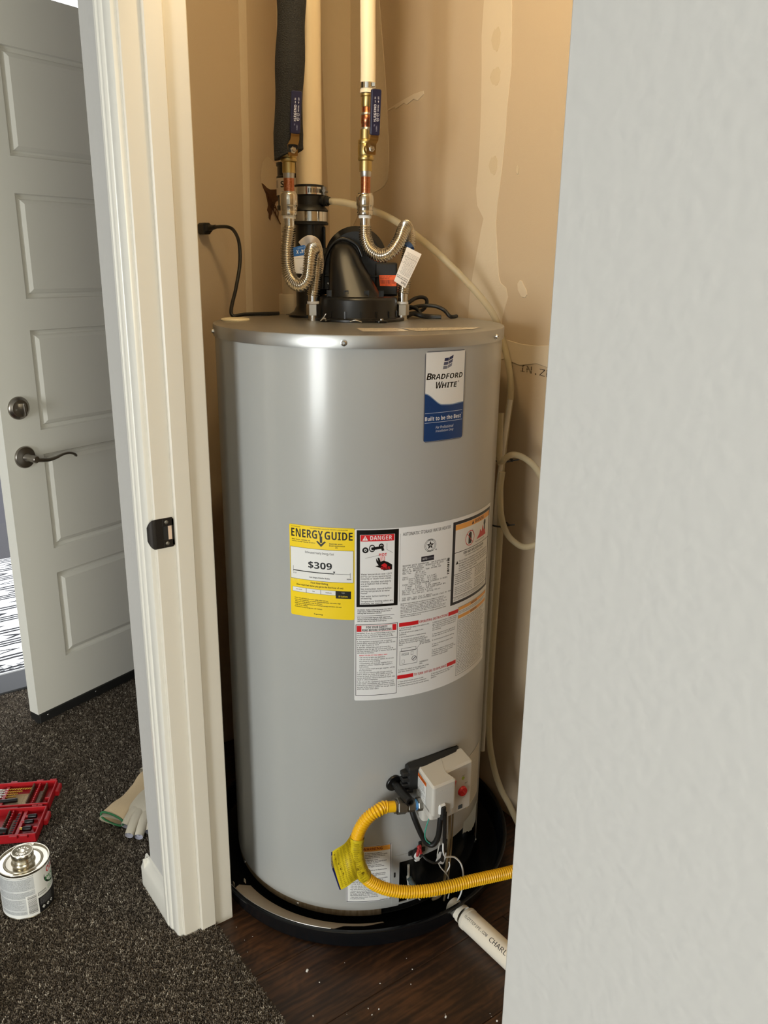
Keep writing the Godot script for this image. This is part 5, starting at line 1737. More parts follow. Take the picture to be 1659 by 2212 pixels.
func valve(label: String, c: Vector3, grip: Array) -> void:
	# c is the ball's centre; grip = [low x, low y, low z, top x, top y, top z]
	var o := pipe_thing("ball_valve", label, "valve", c - Vector3(0, 0.042, 0), "ball valves above the water heater")
	var b := MB.new()
	b.xf = Transform3D(Basis(), c)
	b.lathe([Vector2(0.0112, -0.042), Vector2(0.0136, -0.042), Vector2(0.0138, -0.039), Vector2(0.0135, -0.0215), Vector2(0.0166, -0.0195), Vector2(0.0172, -0.017), Vector2(0.0172, -0.0135), Vector2(0.0162, -0.012)], 32)
	b.lathe([Vector2(0.0162, -0.012), Vector2(0.0176, -0.009), Vector2(0.0178, 0.0), Vector2(0.0176, 0.010), Vector2(0.0165, 0.0125)], 10)
	b.lathe([Vector2(0.0165, 0.0125), Vector2(0.0168, 0.014), Vector2(0.0168, 0.019), Vector2(0.0152, 0.021), Vector2(0.0128, 0.0215), Vector2(0.0126, 0.040), Vector2(0.0108, 0.041)], 32)
	var dir := Vector3(0.42, 0.0, 0.91).normalized()
	b.xf = Transform3D()
	b.rod(c, c + dir * 0.03, [Vector2(0.011, 0.008), Vector2(0.0105, 0.023), Vector2(0.008, 0.025), Vector2(0, 0.025)], 24)
	obj("body", b, M.brass, o, "brass valve body")
	var n := MB.new()
	n.hexrod(c + dir * 0.024, c + dir * 0.0335, 0.0068, 0.0012, 6, 0.3)
	n.rod(c + dir * 0.032, c + dir * 0.038, [Vector2(0, 0), Vector2(0.0034, 0), Vector2(0.0034, 0.004), Vector2(0.0026, 0.005), Vector2(0, 0.005)], 14)
	var lowp := Vector3(grip[0], grip[1], grip[2])
	var topp := Vector3(grip[3], grip[4], grip[5])
	var right := dir.cross(Vector3.UP).normalized() * -1.0
	# steel lever: foot round the stem, shoulder, then the dipped grip
	var lv := MB.new()
	var mid := c + dir * 0.0275
	var pts := [mid + Vector3(0, -0.011, 0), mid + Vector3(0, 0.010, 0), lowp.lerp(mid, 0.35) + dir * 0.003, lowp, lowp.lerp(topp, 0.2)]
	var hw := [0.010, 0.0115, 0.0095, 0.0088, 0.0088]
	for e in 2:
		var off := dir * (0.0012 if e == 0 else -0.0012)
		var rows := []
		for i in pts.size():
			rows.append([pts[i] + off - right * hw[i], pts[i] + off + right * hw[i]])
		lv.sheet(rows, e == 1)
	for i in pts.size() - 1:
		for sg in [-1.0, 1.0]:
			lv.quad(pts[i] + dir * 0.0012 + right * hw[i] * sg, pts[i + 1] + dir * 0.0012 + right * hw[i + 1] * sg, pts[i + 1] - dir * 0.0012 + right * hw[i + 1] * sg, pts[i] - dir * 0.0012 + right * hw[i] * sg, right * sg)
	lv.quad(pts[0] + dir * 0.0012 - right * hw[0], pts[0] + dir * 0.0012 + right * hw[0], pts[0] - dir * 0.0012 + right * hw[0], pts[0] - dir * 0.0012 - right * hw[0], Vector3.DOWN)
	var lo := obj("lever", lv, M.bronze, o, "steel lever arm")
	obj("nut", n, M.satin, lo)
	var up := (topp - lowp).normalized()
	var len := (topp - lowp).length()
	var gx := right
	var gz := gx.cross(up).normalized()
	var GT := Transform3D(Basis(gx, up, gz), lowp)
	var g := MB.new()
	g.xf = GT * Transform3D(Basis(), Vector3(0, 0, -0.0036))
	g.prism(roundpoly([Vector2(-0.0104, 0.0), Vector2(0.0104, 0.0), Vector2(0.0106, len * 0.5), Vector2(0.0108, len), Vector2(-0.0108, len), Vector2(-0.0106, len * 0.5)], 0.004), 0, 0.0072, 0.0014)
	var go := obj("grip", g, M.vinylblue, lo, "dark blue vinyl grip")
	# lettering on the grip reads upwards
	var im := blank(480, 104, Color(0.11, 0.118, 0.243))
	var w := C(220, 222, 232)
	line(im, "S-2001", 14, 56, 22, C(150, 155, 180), "nb")
	line(im, "NL", 70, 24, 20, C(150, 155, 180), "nb")
	for q in [[150, 72], [206, 72]]:
		disc(im, q[0], q[1], 20, 20, w, 0.84)
	put(im, "NSF", 136, 65, 28, 14, w, "nb")
	put(im, "pc", 196, 65, 20, 16, w, "nb")
	put(im, "»", 122, 22, 18, 26, w, "nb")
	put(im, "LEGEND", 148, 20, 176, 30, w, "nb")
	put(im, "600 WOG", 244, 68, 74, 16, w, "nb")
	for q in [[352, 34], [352, 76]]:
		stroke(im, Vector2(q[0] - 12, q[1]), Vector2(q[0] + 8, q[1]), 4, w)
		fillpoly(im, [Vector2(q[0] + 4, q[1] - 8), Vector2(q[0] + 16, q[1]), Vector2(q[0] + 4, q[1] + 8)], w)
	put(im, "ON", 380, 24, 26, 17, w, "nb")
	put(im, "OFF", 380, 68, 34, 17, w, "nb")
	var pm := MB.new()
	pm.xf = GT
	var x := 0.0088
	var y0 := len * 0.06
	var y1 := len * 0.97
	pm.quad(Vector3(-x, y0, 0.0037), Vector3(-x, y1, 0.0037), Vector3(x, y1, 0.0037), Vector3(x, y0, 0.0037), Vector3(0, 0, 1), [Vector2(0, 0), Vector2(1, 0), Vector2(1, 1), Vector2(0, 1)])
	obj("grip_lettering", pm, tex(im, 0.4), go)

func connector(label: String, pts: Array, ytop: float, ylow: float, base: Vector3) -> Node3D:
	# stainless corrugated water connector: push fitting on top, union nut below
	var o := pipe_thing("flexible_connector", label, "hose", base, "corrugated stainless connectors")
	var p0: Vector3 = pts[0]
	var f := MB.new()
	f.xf = Transform3D(Basis(), Vector3(p0.x, ylow, p0.z))
	var H := ytop - ylow
	f.lathe([Vector2(0.010, 0), Vector2(0.0165, 0), Vector2(0.0172, 0.002), Vector2(0.0172, 0.008), Vector2(0.0164, 0.009), Vector2(0.0164, 0.010), Vector2(0.0176, 0.0105), Vector2(0.0178, 0.019), Vector2(0.0186, 0.020), Vector2(0.0190, 0.022), Vector2(0.0190, H - 0.008), Vector2(0.0178, H - 0.004), Vector2(0.0158, H - 0.002), Vector2(0.0158, H), Vector2(0.0112, H)], 40)
	obj("push_fitting", f, M.steel, o, "shiny push-fit end")
	var rg := MB.new()
	rg.xf = Transform3D(Basis(), Vector3(p0.x, ylow - 0.006, p0.z))
	rg.lathe([Vector2(0.0112, 0), Vector2(0.0135, 0), Vector2(0.0138, 0.001), Vector2(0.0138, 0.007), Vector2(0.011, 0.007)], 32)
	obj("collar", rg, M.white, o)
	var sm := MB.new()
	sm.rod(Vector3(p0.x, p0.y - 0.004, p0.z), Vector3(p0.x, ylow, p0.z), [Vector2(0.0112, 0), Vector2(0.0112, ylow - p0.y + 0.006), Vector2(0, ylow - p0.y + 0.006)], 28)
	var e: Vector3 = pts[-1]
	obj("straight_end", sm, M.chrome, o)
	sm = MB.new()
	sm.rod(Vector3(e.x, base.y + 0.022, e.z), Vector3(e.x, e.y + 0.004, e.z), [Vector2(0, 0), Vector2(0.0112, 0), Vector2(0.0112, e.y + 0.004 - base.y - 0.022)], 28)
	obj("straight_end", sm, M.chrome, o)
	var c := MB.new()
	corrugated(c, pts, 0.0110, 0.0148, 0.0049, 22)
	obj("corrugated_tube", c, M.steel, o, "ribbed stainless tube")
	var n := MB.new()
	n.hexrod(base + Vector3(0, 0.004, 0), base + Vector3(0, 0.0285, 0), 0.0155, 0.0015)
	obj("union_nut", n, M.satin, o, "hexagonal union nut")
	var wr := MB.new()
	wr.xf = Transform3D(Basis(), base + Vector3(0, 0.0285, 0))
	wr.lathe([Vector2(0.011, 0), Vector2(0.0135, 0), Vector2(0.0135, 0.005), Vector2(0.011, 0.0055)], 24)
	obj("collar", wr, M.white, o)
	return o

func hang_tag(parent: Node, called: String, label: String, q: Array, im: Image, bend: float) -> void:
	var mb := MB.new()
	var rows := []
	for i in 9:
		var f := i / 8.0
		var l: Vector3 = q[0].lerp(q[2], f)
		var r: Vector3 = q[1].lerp(q[3], f)
		var row := []
		for k in 7:
			var g := k / 6.0
			row.append(l.lerp(r, g) + Vector3(0, 0, bend * sin(f * PI) + 0.3 * bend * sin(g * PI)))
		rows.append(row)
	mb.sheet(rows, true)
	obj(called, mb, tex(im, 0.3), parent, label)

func plumbing() -> void:
	# left: foam-covered line, valve, copper stub, connector
	var fo := pipe_thing("pipe_insulation", "dark grey foam sleeve on the left water line above its valve", "insulation", Vector3(-0.1505, 1.632, -0.06))
	var fm := MB.new()
	var fp := catmull(V([-0.1505, 1.632, -0.06, -0.151, 1.66, -0.06, -0.1475, 1.75, -0.06, -0.1415, 1.86, -0.06, -0.138, 1.95, -0.06, -0.133, 2.2, -0.06, -0.13, 2.45, -0.06]), 0.02)
	var fr := []
	for i in fp.size():
		fr.append(0.029 + 0.0015 * sin(i * 0.9) * smoothstep(0, 6, i) + (0.0015 if i < 3 else 0.0))
	fm.tube(fp, fr, 40, true)
	for i in fm.v.size():      # the lower end is cut aslant
		if fm.v[i].y < 1.64:
			fm.v[i].y += (fm.v[i].x + 0.1505) * 0.35
	obj("sleeve", fm, M.foam, fo)
	valve("brass ball valve with a blue lever under the foam-covered left line", Vector3(-0.151, 1.638, -0.06), [-0.1325, 1.667, -0.020, -0.1275, 1.7455, -0.016])
	var cl := pipe_thing("copper_pipe", "short bare copper stub under the left ball valve", "pipe", Vector3(-0.1515, 1.550, -0.06))
	var c1 := MB.new()
	c1.rod(Vector3(-0.1515, 1.550, -0.06), Vector3(-0.1515, 1.600, -0.06), [Vector2(0.0113, 0), Vector2(0.0113, 0.05), Vector2(0, 0.05)], 32)
	obj("tube", c1, M.copper, cl)
	var s1 := MB.new()
	s1.rod(Vector3(-0.1515, 1.586, -0.06), Vector3(-0.1515, 1.6, -0.06), [Vector2(0.0114, 0), Vector2(0.0119, 0.004), Vector2(0.0122, 0.010), Vector2(0.0113, 0.0105)], 28)
	obj("solder_joint", s1, M.solder, cl)
	var LP := V([-0.156, 1.490, -0.06, -0.158, 1.442, -0.055, -0.156, 1.402, -0.05, -0.145, 1.377, -0.04, -0.127, 1.370, -0.03, -0.112, 1.383, -0.024, -0.1075, 1.409, -0.024, -0.1045, 1.436, -0.034, -0.100, 1.445, -0.055, -0.0965, 1.428, -0.077, -0.099, 1.394, -0.082, -0.103, 1.357, -0.079, -0.105, 1.345, -0.078])
	LP[0].x = -0.1525
	var co := connector("left corrugated stainless water connector looping down to the hot nipple", LP, 1.560, 1.512, Vector3(-0.105, 1.3006, -0.078))
	var ti := blank(220, 320, C(234, 230, 226))
	fill(ti, 0, 0, 220, 112, C(28, 96, 176))
	put(ti, "3/4\" X", 30, 26, 150, 46, C(234, 236, 240), "nb")
	put(ti, "OD FEMALE", 40, 82, 120, 14, C(200, 214, 236), "n")
	fill(ti, 20, 128, 180, 2, C(70, 70, 70))
	greek(ti, 20, 150, 180, 140, 16, 7, C(150, 150, 150))
	ti.rotate_180()
	var tj := blank(220, 320, C(234, 230, 226))
	tj.blit_rect(ti, Rect2i(0, 208, 220, 112), Vector2i(0, 0))
	fill(tj, 20, 140, 180, 2, C(90, 90, 90))
	greek(tj, 70, 250, 120, 24, 14, 7, C(80, 80, 80))
	hang_tag(co, "paper_tag", "white and blue paper size tag", [Vector3(-0.1445, 1.447, -0.052), Vector3(-0.112, 1.455, -0.060), Vector3(-0.141, 1.394, -0.052), Vector3(-0.106, 1.392, -0.058)], tj, 0.002)
	var tw := MB.new()
	tw.tube(catmull(V([-0.128, 1.452, -0.062, -0.118, 1.460, -0.055, -0.104, 1.4635, -0.040, -0.092, 1.452, -0.06, -0.088, 1.42, -0.078, -0.0905, 1.395, -0.078]), 0.004), 0.009, 12, false, Vector2(1.0, 0.18))
	obj("tag_strap", tw, C_paper(), co)
	# right: PEX line with clamp, copper, valve, copper stub, connector
	var px := pipe_thing("pex_pipe", "translucent cream plastic water line above the right valve", "pipe", Vector3(0.0125, 1.757, -0.10))
	var pm := MB.new()
	pm.tube(catmull(V([0.0125, 1.757, -0.10, 0.0135, 1.80, -0.10, 0.012, 1.93, -0.10, 0.010, 2.2, -0.10, 0.009, 2.45, -0.10]), 0.03), 0.0158, 32)
	obj("tube", pm, M.pex, px)
	var pk := MB.new()
	pk.xf = Transform3D(Basis(), Vector3(0.0127, 1.765, -0.10))
	pk.lathe([Vector2(0.0158, 0), Vector2(0.0172, 0.0005), Vector2(0.0172, 0.0115), Vector2(0.0158, 0.012)], 36)
	pk.box(Vector3(0.012, 0.006, 0.0155), Vector3(0.008, 0.009, 0.005), 0.001)
	obj("clamp_ring", pk, M.chrome, px, "stainless crimp ring")
	var cr := pipe_thing("copper_pipe", "soldered copper and brass stub between the cream line and the right valve", "pipe", Vector3(0.0108, 1.680, -0.10))
	var c2 := MB.new()
	c2.rod(Vector3(0.0107, 1.680, -0.10), Vector3(0.0118, 1.742, -0.10), [Vector2(0.0112, 0), Vector2(0.0112, 0.018), Vector2(0.0120, 0.019), Vector2(0.0120, 0.034), Vector2(0.0112, 0.035), Vector2(0.0114, 0.062)], 32)
	obj("tube", c2, M.copper, cr)
	var c3 := MB.new()
	c3.rod(Vector3(0.0115, 1.730, -0.10), Vector3(0.0122, 1.757, -0.10), [Vector2(0.0112, 0), Vector2(0.0122, 0.002), Vector2(0.0122, 0.020), Vector2(0.0145, 0.021), Vector2(0.0145, 0.026), Vector2(0.0, 0.0262)], 32)
	obj("adapter", c3, M.brass, cr, "brass adapter")
	for q in [[1.684, 0.006], [1.7145, 0.004]]:
		var s2 := MB.new()
		s2.rod(Vector3(0.0108, q[0], -0.10), Vector3(0.0109, q[0] + 0.02, -0.10), [Vector2(0.0112, 0), Vector2(0.0123, 0.0012), Vector2(0.0121, q[1]), Vector2(0.0112, q[1] + 0.0015)], 28)
		obj("solder_joint", s2, M.solder, cr)
	valve("brass ball valve with a blue lever under the cream plastic line", Vector3(0.0095, 1.647, -0.10), [0.0285, 1.671, -0.060, 0.0315, 1.7575, -0.056])
	var cs := pipe_thing("copper_pipe", "short bare copper stub under the right ball valve", "pipe", Vector3(0.0095, 1.553, -0.10))
	var c4 := MB.new()
	c4.rod(Vector3(0.0095, 1.553, -0.10), Vector3(0.0095, 1.609, -0.10), [Vector2(0.0104, 0), Vector2(0.0104, 0.056), Vector2(0, 0.056)], 32)
	obj("tube", c4, M.copper, cs)
	var s4 := MB.new()
	s4.rod(Vector3(0.0095, 1.594, -0.10), Vector3(0.0095, 1.607, -0.10), [Vector2(0.0104, 0), Vector2(0.0114, 0.003), Vector2(0.0119, 0.011), Vector2(0.0104, 0.0115)], 28)
	obj("solder_joint", s4, M.solder, cs)
	var RP := V([0.0085, 1.495, -0.10, 0.0100, 1.470, -0.096, 0.020, 1.446, -0.083, 0.042, 1.433, -0.071, 0.065, 1.440, -0.065, 0.083, 1.463, -0.073, 0.0925, 1.486, -0.088, 0.098, 1.4945, -0.105, 0.1035, 1.484, -0.120, 0.1065, 1.455, -0.124, 0.102, 1.416, -0.119, 0.097, 1.372, -0.114, 0.0945, 1.352, -0.113])
	var ro := connector("right corrugated stainless water connector looping down to the cold nipple", RP, 1.561, 1.516, Vector3(0.0935, 1.3006, -0.113))
	var tr := blank(240, 400, C(232, 228, 224))
	put(tr, "Shark", 18, 16, 96, 30, C(60, 60, 66), "nb", 0.15)
	line(tr, "Flexible Water Heater", 16, 56, 20, C(60, 60, 66), "nb")
	line(tr, "Connector 3/4\" x 3/4\" FIP", 16, 78, 18, C(60, 60, 66), "nb")
	greek(tr, 14, 112, 206, 250, 13, 7, C(90, 90, 96))
	fill(tr, 10, 230, 220, 2, C(60, 60, 60))
	fill(tr, 10, 300, 220, 2, C(60, 60, 60))
	tr.rotate_180()
	hang_tag(ro, "paper_tag", "white printed paper tag", [Vector3(0.1005, 1.452, -0.075), Vector3(0.1330, 1.437, -0.080), Vector3(0.0735, 1.380, -0.070), Vector3(0.0985, 1.3645, -0.074)], tr, 0.004)
	var rs := MB.new()
	rs.tube(catmull(V([0.100, 1.452, -0.082, 0.109, 1.458, -0.098, 0.113, 1.452, -0.115, 0.108, 1.446, -0.132]), 0.004), 0.008, 10, false, Vector2(1.0, 0.2))
	obj("tag_strap", rs, mat(C(30, 84, 158), 0.4), ro, "blue strap")

	# exhaust: white PVC vent pipe on a rubber coupling
	var vp := pipe_thing("vent_pipe", "white PVC exhaust vent pipe rising behind the foam-covered line", "pipe", Vector3(-0.1205, 1.56, -0.19))
	var vm := MB.new()
	vm.rod(Vector3(-0.1205, 1.56, -0.19), Vector3(-0.119, 2.45, -0.19), [Vector2(0.0, 0), Vector2(0.0292, 0), Vector2(0.0292, 0.89)], 40)
	obj("tube", vm, M.oldpvc, vp)
	var rc := pipe_thing("rubber_coupling", "black rubber reducing coupling with two steel clamps on the blower outlet", "coupling", Vector3(-0.1205, 1.495, -0.19))
	var rm := MB.new()
	rm.xf = Transform3D(Basis(), Vector3(-0.1205, 0, -0.19))
	rm.lathe([Vector2(0.034, 1.4985), Vector2(0.0425, 1.4985), Vector2(0.0428, 1.500), Vector2(0.0428, 1.5035), Vector2(0.0405, 1.5045), Vector2(0.0405, 1.5265), Vector2(0.0428, 1.528), Vector2(0.042, 1.531), Vector2(0.034, 1.539), Vector2(0.0300, 1.541), Vector2(0.0300, 1.560), Vector2(0.0320, 1.5615), Vector2(0.0320, 1.5785), Vector2(0.0332, 1.5795), Vector2(0.0332, 1.583), Vector2(0.029, 1.5835)], 48)
	obj("body", rm, M.rubber, rc)
	clamp_band(rc, Vector3(-0.1205, 1.505, -0.19), 0.0408, 0.0215, -2.2, false)
	clamp_band(rc, Vector3(-0.1205, 1.562, -0.19), 0.0323, 0.0165, 1.35)
	var bz := MB.new()
	bz.rod(Vector3(-0.094, 1.5485, -0.178), Vector3(-0.072, 1.549, -0.168), [Vector2(0, 0), Vector2(0.0085, 0), Vector2(0.0085, 0.006), Vector2(0.0115, 0.007), Vector2(0.0115, 0.011), Vector2(0.0095, 0.012), Vector2(0.0112, 0.014), Vector2(0.0112, 0.018), Vector2(0.009, 0.019), Vector2(0.0085, 0.024), Vector2(0, 0.024)], 20)
	obj("drain_barb", bz, M.rubber, rc)
	# air intake: second PVC pipe further back
	var ip := pipe_thing("intake_pipe", "second PVC air intake pipe at the back, joined with a labelled black coupling", "pipe", Vector3(-0.174, FW, -0.31))
	var im := MB.new()
	im.rod(Vector3(-0.174, FW, -0.31), Vector3(-0.169, 2.45, -0.31), [Vector2(0, 0), Vector2(0.0302, 0), Vector2(0.0302, 2.464)], 36)
	obj("tube", im, M.oldpvc, ip)
	var if2 := MB.new()
	if2.xf = Transform3D(Basis(), Vector3(-0.1725, 0, -0.31))
	if2.lathe([Vector2(0.030, 1.285), Vector2(0.0365, 1.285), Vector2(0.0375, 1.287), Vector2(0.0375, 1.338), Vector2(0.0365, 1.34), Vector2(0.030, 1.34)], 40)
	obj("pipe_fitting", if2, M.oldpvc, ip)
	var ir := MB.new()
	ir.xf = Transform3D(Basis(), Vector3(-0.172, 0, -0.31))
	ir.lathe([Vector2(0.03, 1.535), Vector2(0.0365, 1.535), Vector2(0.037, 1.537), Vector2(0.037, 1.545), Vector2(0.0345, 1.547), Vector2(0.0345, 1.564), Vector2(0.037, 1.566), Vector2(0.037, 1.610), Vector2(0.0345, 1.612), Vector2(0.0345, 1.632), Vector2(0.037, 1.634), Vector2(0.037, 1.641), Vector2(0.03, 1.6415)], 44)
	var iro := obj("coupling", ir, M.rubber, ip, "black rubber coupling")
	var bl := blank(300, 160, C(222, 210, 190))
	for k in 18:
		fill(bl, 20 + k * 6, 20, rng.randf_range(1, 4), 70, C(40, 38, 36))
	put(bl, "SI", 160, 30, 80, 60, C(40, 38, 36), "nb")
	var bm := MB.new()
	bm.xf = Transform3D(Basis(), Vector3(-0.172, 0, -0.31))
	bm.patch(-110, 20, 1.568, 1.606, 0.0374)
	obj("bar_code_label", bm, tex(bl, 0.5), iro)
	# clear condensate hose from the coupling down the right side of the tank
	var ch := pipe_thing("condensate_hose", "clear tan vinyl hose arching from the rubber coupling down the tank's right side", "hose", Vector3(0.33, 0.0, -0.12))
	var cm := MB.new()
	cm.tube(catmull(V([-0.078, 1.5485, -0.171, -0.045, 1.547, -0.172, -0.003, 1.538, -0.175, 0.061, 1.516, -0.178, 0.125, 1.477, -0.178, 0.189, 1.427, -0.172, 0.243, 1.377, -0.163, 0.282, 1.336, -0.157, 0.306, 1.305, -0.155, 0.322, 1.273, -0.158, 0.336, 1.23, -0.15, 0.347, 1.18, -0.13, 0.348, 1.13, -0.10, 0.340, 1.07, -0.08, 0.332, 1.00, -0.06, 0.328, 0.93, -0.05, 0.330, 0.842, -0.03, 0.329, 0.711, -0.02, 0.327, 0.531, -0.02, 0.327, 0.38, -0.02, 0.330, 0.276, -0.01, 0.345, 0.196, 0.0, 0.366, 0.134, 0.0, 0.388, 0.095, 0.01, 0.41, 0.05, 0.02, 0.435, 0.0, 0.02]), 0.01), 0.0078, 14)
	obj("tube", cm, M.clear, ch)
	var lo := pipe_thing("coiled_hose", "loop of clear vinyl hose bulging out to the right of the tank", "hose", Vector3(0.37, 0.79, 0.0))
	var lm := MB.new()
	lm.tube(catmull(V([0.316, 1.10, -0.02, 0.316, 1.03, -0.012, 0.318, 0.990, 0.0, 0.330, 1.004, 0.004, 0.348, 1.010, 0.0, 0.375, 1.000, 0.0, 0.402, 0.975, 0.0, 0.428, 0.927, 0.0, 0.434, 0.872, 0.0, 0.428, 0.825, 0.0, 0.410, 0.797, 0.0, 0.382, 0.791, 0.0, 0.358, 0.806, 0.004, 0.340, 0.828, 0.008, 0.326, 0.865, 0.014, 0.318, 0.92, 0.02, 0.320, 0.975, 0.024]), 0.008), 0.0072, 14)
	obj("tube", lm, M.clear, lo)
	var wc := pipe_thing("cable_channel", "thin pale split plastic channel strapped upright beside the tank", "channel", Vector3(0.335, 0.2, -0.09))
	var wm := MB.new()
	wm.tube(V([0.340, 1.125, -0.05, 0.330, 1.02, -0.045, 0.322, 0.93, -0.04, 0.318, 0.84, -0.035, 0.320, 0.70, -0.04, 0.318, 0.48, -0.04, 0.319, 0.22, -0.04]), 0.0055, 8, true, Vector2(1, 0.5))
	obj("strip", wm, mat(C(196, 190, 176), 0.5), wc)
	for y in [0.992, 0.838]:
		var tie := pipe_thing("cable_tie", "black cable tie, %s of the two, round the clear hoses beside the tank" % ("upper" if y > 0.9 else "lower"), "cable tie", Vector3(0.325, y, -0.02))
		var tm := MB.new()
		tm.xf = Transform3D(Basis(), Vector3(0.327, y, -0.025))
		tm.lathe([Vector2(0.020, -0.002), Vector2(0.0212, -0.002), Vector2(0.0212, 0.002), Vector2(0.020, 0.002)], 24)
		tm.box(Vector3(0.019, 0.001, 0.010), Vector3(0.007, 0.006, 0.006), 0.001)
		tm.tube(V([0.02, 0.001, 0.012, 0.034, 0.004, 0.016]), 0.0016, 6)
		obj("strap", tm, M.rubber, tie)
	OFF = Vector3.ZERO

func C_paper() -> StandardMaterial3D:
	return mat(C(214, 200, 184), 0.6)

# ------------------------------------------------------------------ gas hose, drain pan and what lies in it
func gas_and_pan() -> void:
	var gh := pipe_thing("gas_hose", "yellow coated corrugated gas hose curving from the valve to the right", "hose", Vector3(0.02, 0.11, 0.37))
	var P0 := Vector3(0.1335, 0.3275, 0.3265)
	var dir := (Vector3(0.078, 0.334, 0.344) - P0).normalized()
	var ry := MB.new()
	ry.rod(P0 - dir * 0.001, P0 + dir * 0.02, [Vector2(0, 0), Vector2(0.0112, 0), Vector2(0.0112, 0.009), Vector2(0, 0.009)], 24)
	obj("thread_seal", ry, mat(C(86, 150, 214), 0.5), gh, "blue thread sealant")
	for q in [[0.006, 0.021, 0.0148], [0.025, 0.044, 0.0178]]:
		var h := MB.new()
		h.hexrod(P0 + dir * q[0], P0 + dir * q[1], q[2], 0.0015, 6, 0.4)
		obj("hex_nut", h, M.dullmetal, gh, "hexagonal steel nut")
	var rr := MB.new()
	rr.rod(P0 + dir * 0.02, P0 + dir * 0.06, [Vector2(0.0125, 0), Vector2(0.0125, 0.025), Vector2(0.0150, 0.026), Vector2(0.0150, 0.029), Vector2(0, 0.029)], 24)
	obj("ferrule", rr, M.dullmetal, gh)
	var s := P0 + dir * 0.046
	var sl := MB.new()
	sl.tube(catmull([s, s + dir * 0.010, s + dir * 0.021], 0.004), 0.0116, 24)
	obj("plain_sleeve", sl, M.yellow, gh)
	var path := [s + dir * 0.018, s + dir * 0.028]
	path.append_array(V([0.052, 0.3335, 0.357, 0.038, 0.326, 0.362, 0.023, 0.309, 0.366, 0.0115, 0.283, 0.370, 0.009, 0.255, 0.373, 0.0125, 0.223, 0.375, 0.022, 0.194, 0.376, 0.040, 0.169, 0.373, 0.069, 0.149, 0.369, 0.108, 0.136, 0.363, 0.158, 0.129, 0.352, 0.209, 0.127, 0.336, 0.262, 0.126, 0.316, 0.338, 0.117, 0.282, 0.45, 0.105, 0.23]))
	var hm := MB.new()
	corrugated(hm, path, 0.0112, 0.0138, 0.0056, 22)
	obj("corrugated_tube", hm, M.yellow, gh)
	# yellow instruction tag folded round the hose
	var im := blank(320, 360, C(214, 190, 34))
	fill(im, 0, 0, 34, 360, C(24, 28, 84))
	im.rotate_90(CLOCKWISE)
	put(im, "CAUTION", 200, 8, 130, 22, C(230, 200, 60), "nb")
	im.rotate_90(COUNTERCLOCKWISE)
	for k in 6:
		var x := 60.0 + k * 42.0
		for r in 22:
			fill(im, x + rng.randf_range(0, 4), 20 + r * 15, rng.randf_range(20, 34), 4, C(150, 126, 20))
			fill(im, x + rng.randf_range(0, 8), 27 + r * 15, rng.randf_range(12, 30), 3, C(150, 126, 20))
	for q in [[70, 90], [100, 160], [110, 210], [130, 250], [60, 40]]:
		disc(im, q[0], q[1], 7, 9, C(90, 70, 14), 0.3)
	var tm := MB.new()
	var rows := []
	var top := V([-0.0425, 0.252, 0.384, -0.030, 0.268, 0.388, -0.014, 0.280, 0.390, -0.003, 0.287, 0.380])
	var bot := V([-0.025, 0.161, 0.386, -0.012, 0.174, 0.392, 0.004, 0.188, 0.396, 0.024, 0.190, 0.384])
	var tc := catmull(top, 0.003)
	var bc := catmull(bot, 0.003)
	for i in 11:
		var f := i / 10.0
		var row := []
		for k in 13:
			var g := k / 12.0
			var a: Vector3 = tc[int(g * (tc.size() - 1))]
			var b: Vector3 = bc[int(g * (bc.size() - 1))]
			row.append(a.lerp(b, f) + Vector3(-0.006 * sin(f * PI) * (1.0 - g), 0, 0.004 * sin(f * 7.0 + g * 4.0)))
		rows.append(row)
	tm.sheet(rows, true)
	var tmat := tex(im, 0.3)
	var tg := obj("instruction_tag", tm, tmat, gh, "yellow plastic instruction tag with a navy edge")
	var wm := MB.new()
	var wp := catmull(V([0.0105, 0.279, 0.3705, 0.009, 0.255, 0.373, 0.0125, 0.223, 0.375, 0.0215, 0.196, 0.376, 0.029, 0.184, 0.375]), 0.006)
	var wr := []
	for i in wp.size():
		wr.append(0.0152 + 0.0008 * sin(i * 2.1))
	wm.tube(wp, wr, 24, false)
	for i in wm.t.size():
		wm.t[i] = Vector2(0.2 + 0.7 * wm.t[i].x, wm.t[i].y * 9.0)
	obj("tag_wrap", wm, tmat, tg)

	# drain pan
	var pb := TC + Vector3(0, FW, 0)
	OFF = Vector3.ZERO
	var pan := thing("drain_pan", "shallow round black plastic drain pan under the water heater", "pan", pb, YAW)
	var pm := MB.new()
	pm.lathe([Vector2(0, 0), Vector2(0.355, 0), Vector2(0.364, 0.004), Vector2(0.3745, 0.049), Vector2(0.381, 0.051), Vector2(0.3815, 0.0555), Vector2(0.379, 0.0565), Vector2(0.3725, 0.0555), Vector2(0.3700, 0.052), Vector2(0.360, 0.009), Vector2(0.352, 0.0045), Vector2(0, 0.004)], 128)
	obj("basin", pm, M.panplastic, pan)
	# moulded ridges in the pan at the right
	var rg := MB.new()
	for q in [[50.0, 0.34], [62.0, 0.335]]:
		rg.xf = Transform3D(Basis(Vector3.UP, deg_to_rad(q[0])), Vector3.ZERO)
		rg.box(Vector3(0, 0.0075, 0.335), Vector3(0.004, 0.007, 0.04), 0.002)
	rg.xf = Transform3D(Basis(Vector3.UP, deg_to_rad(56.0)), Vector3.ZERO)
	rg.box(Vector3(0, 0.0075, 0.352), Vector3(0.07, 0.007, 0.004), 0.002)
	obj("ridge", rg, M.panplastic, pan)
	var a0 := Vector3(0.226, 0.025, 0.262)
	var a1 := Vector3(0.318, 0.025, 0.386)
	var ax := (a1 - a0).normalized()
	var of := MB.new()
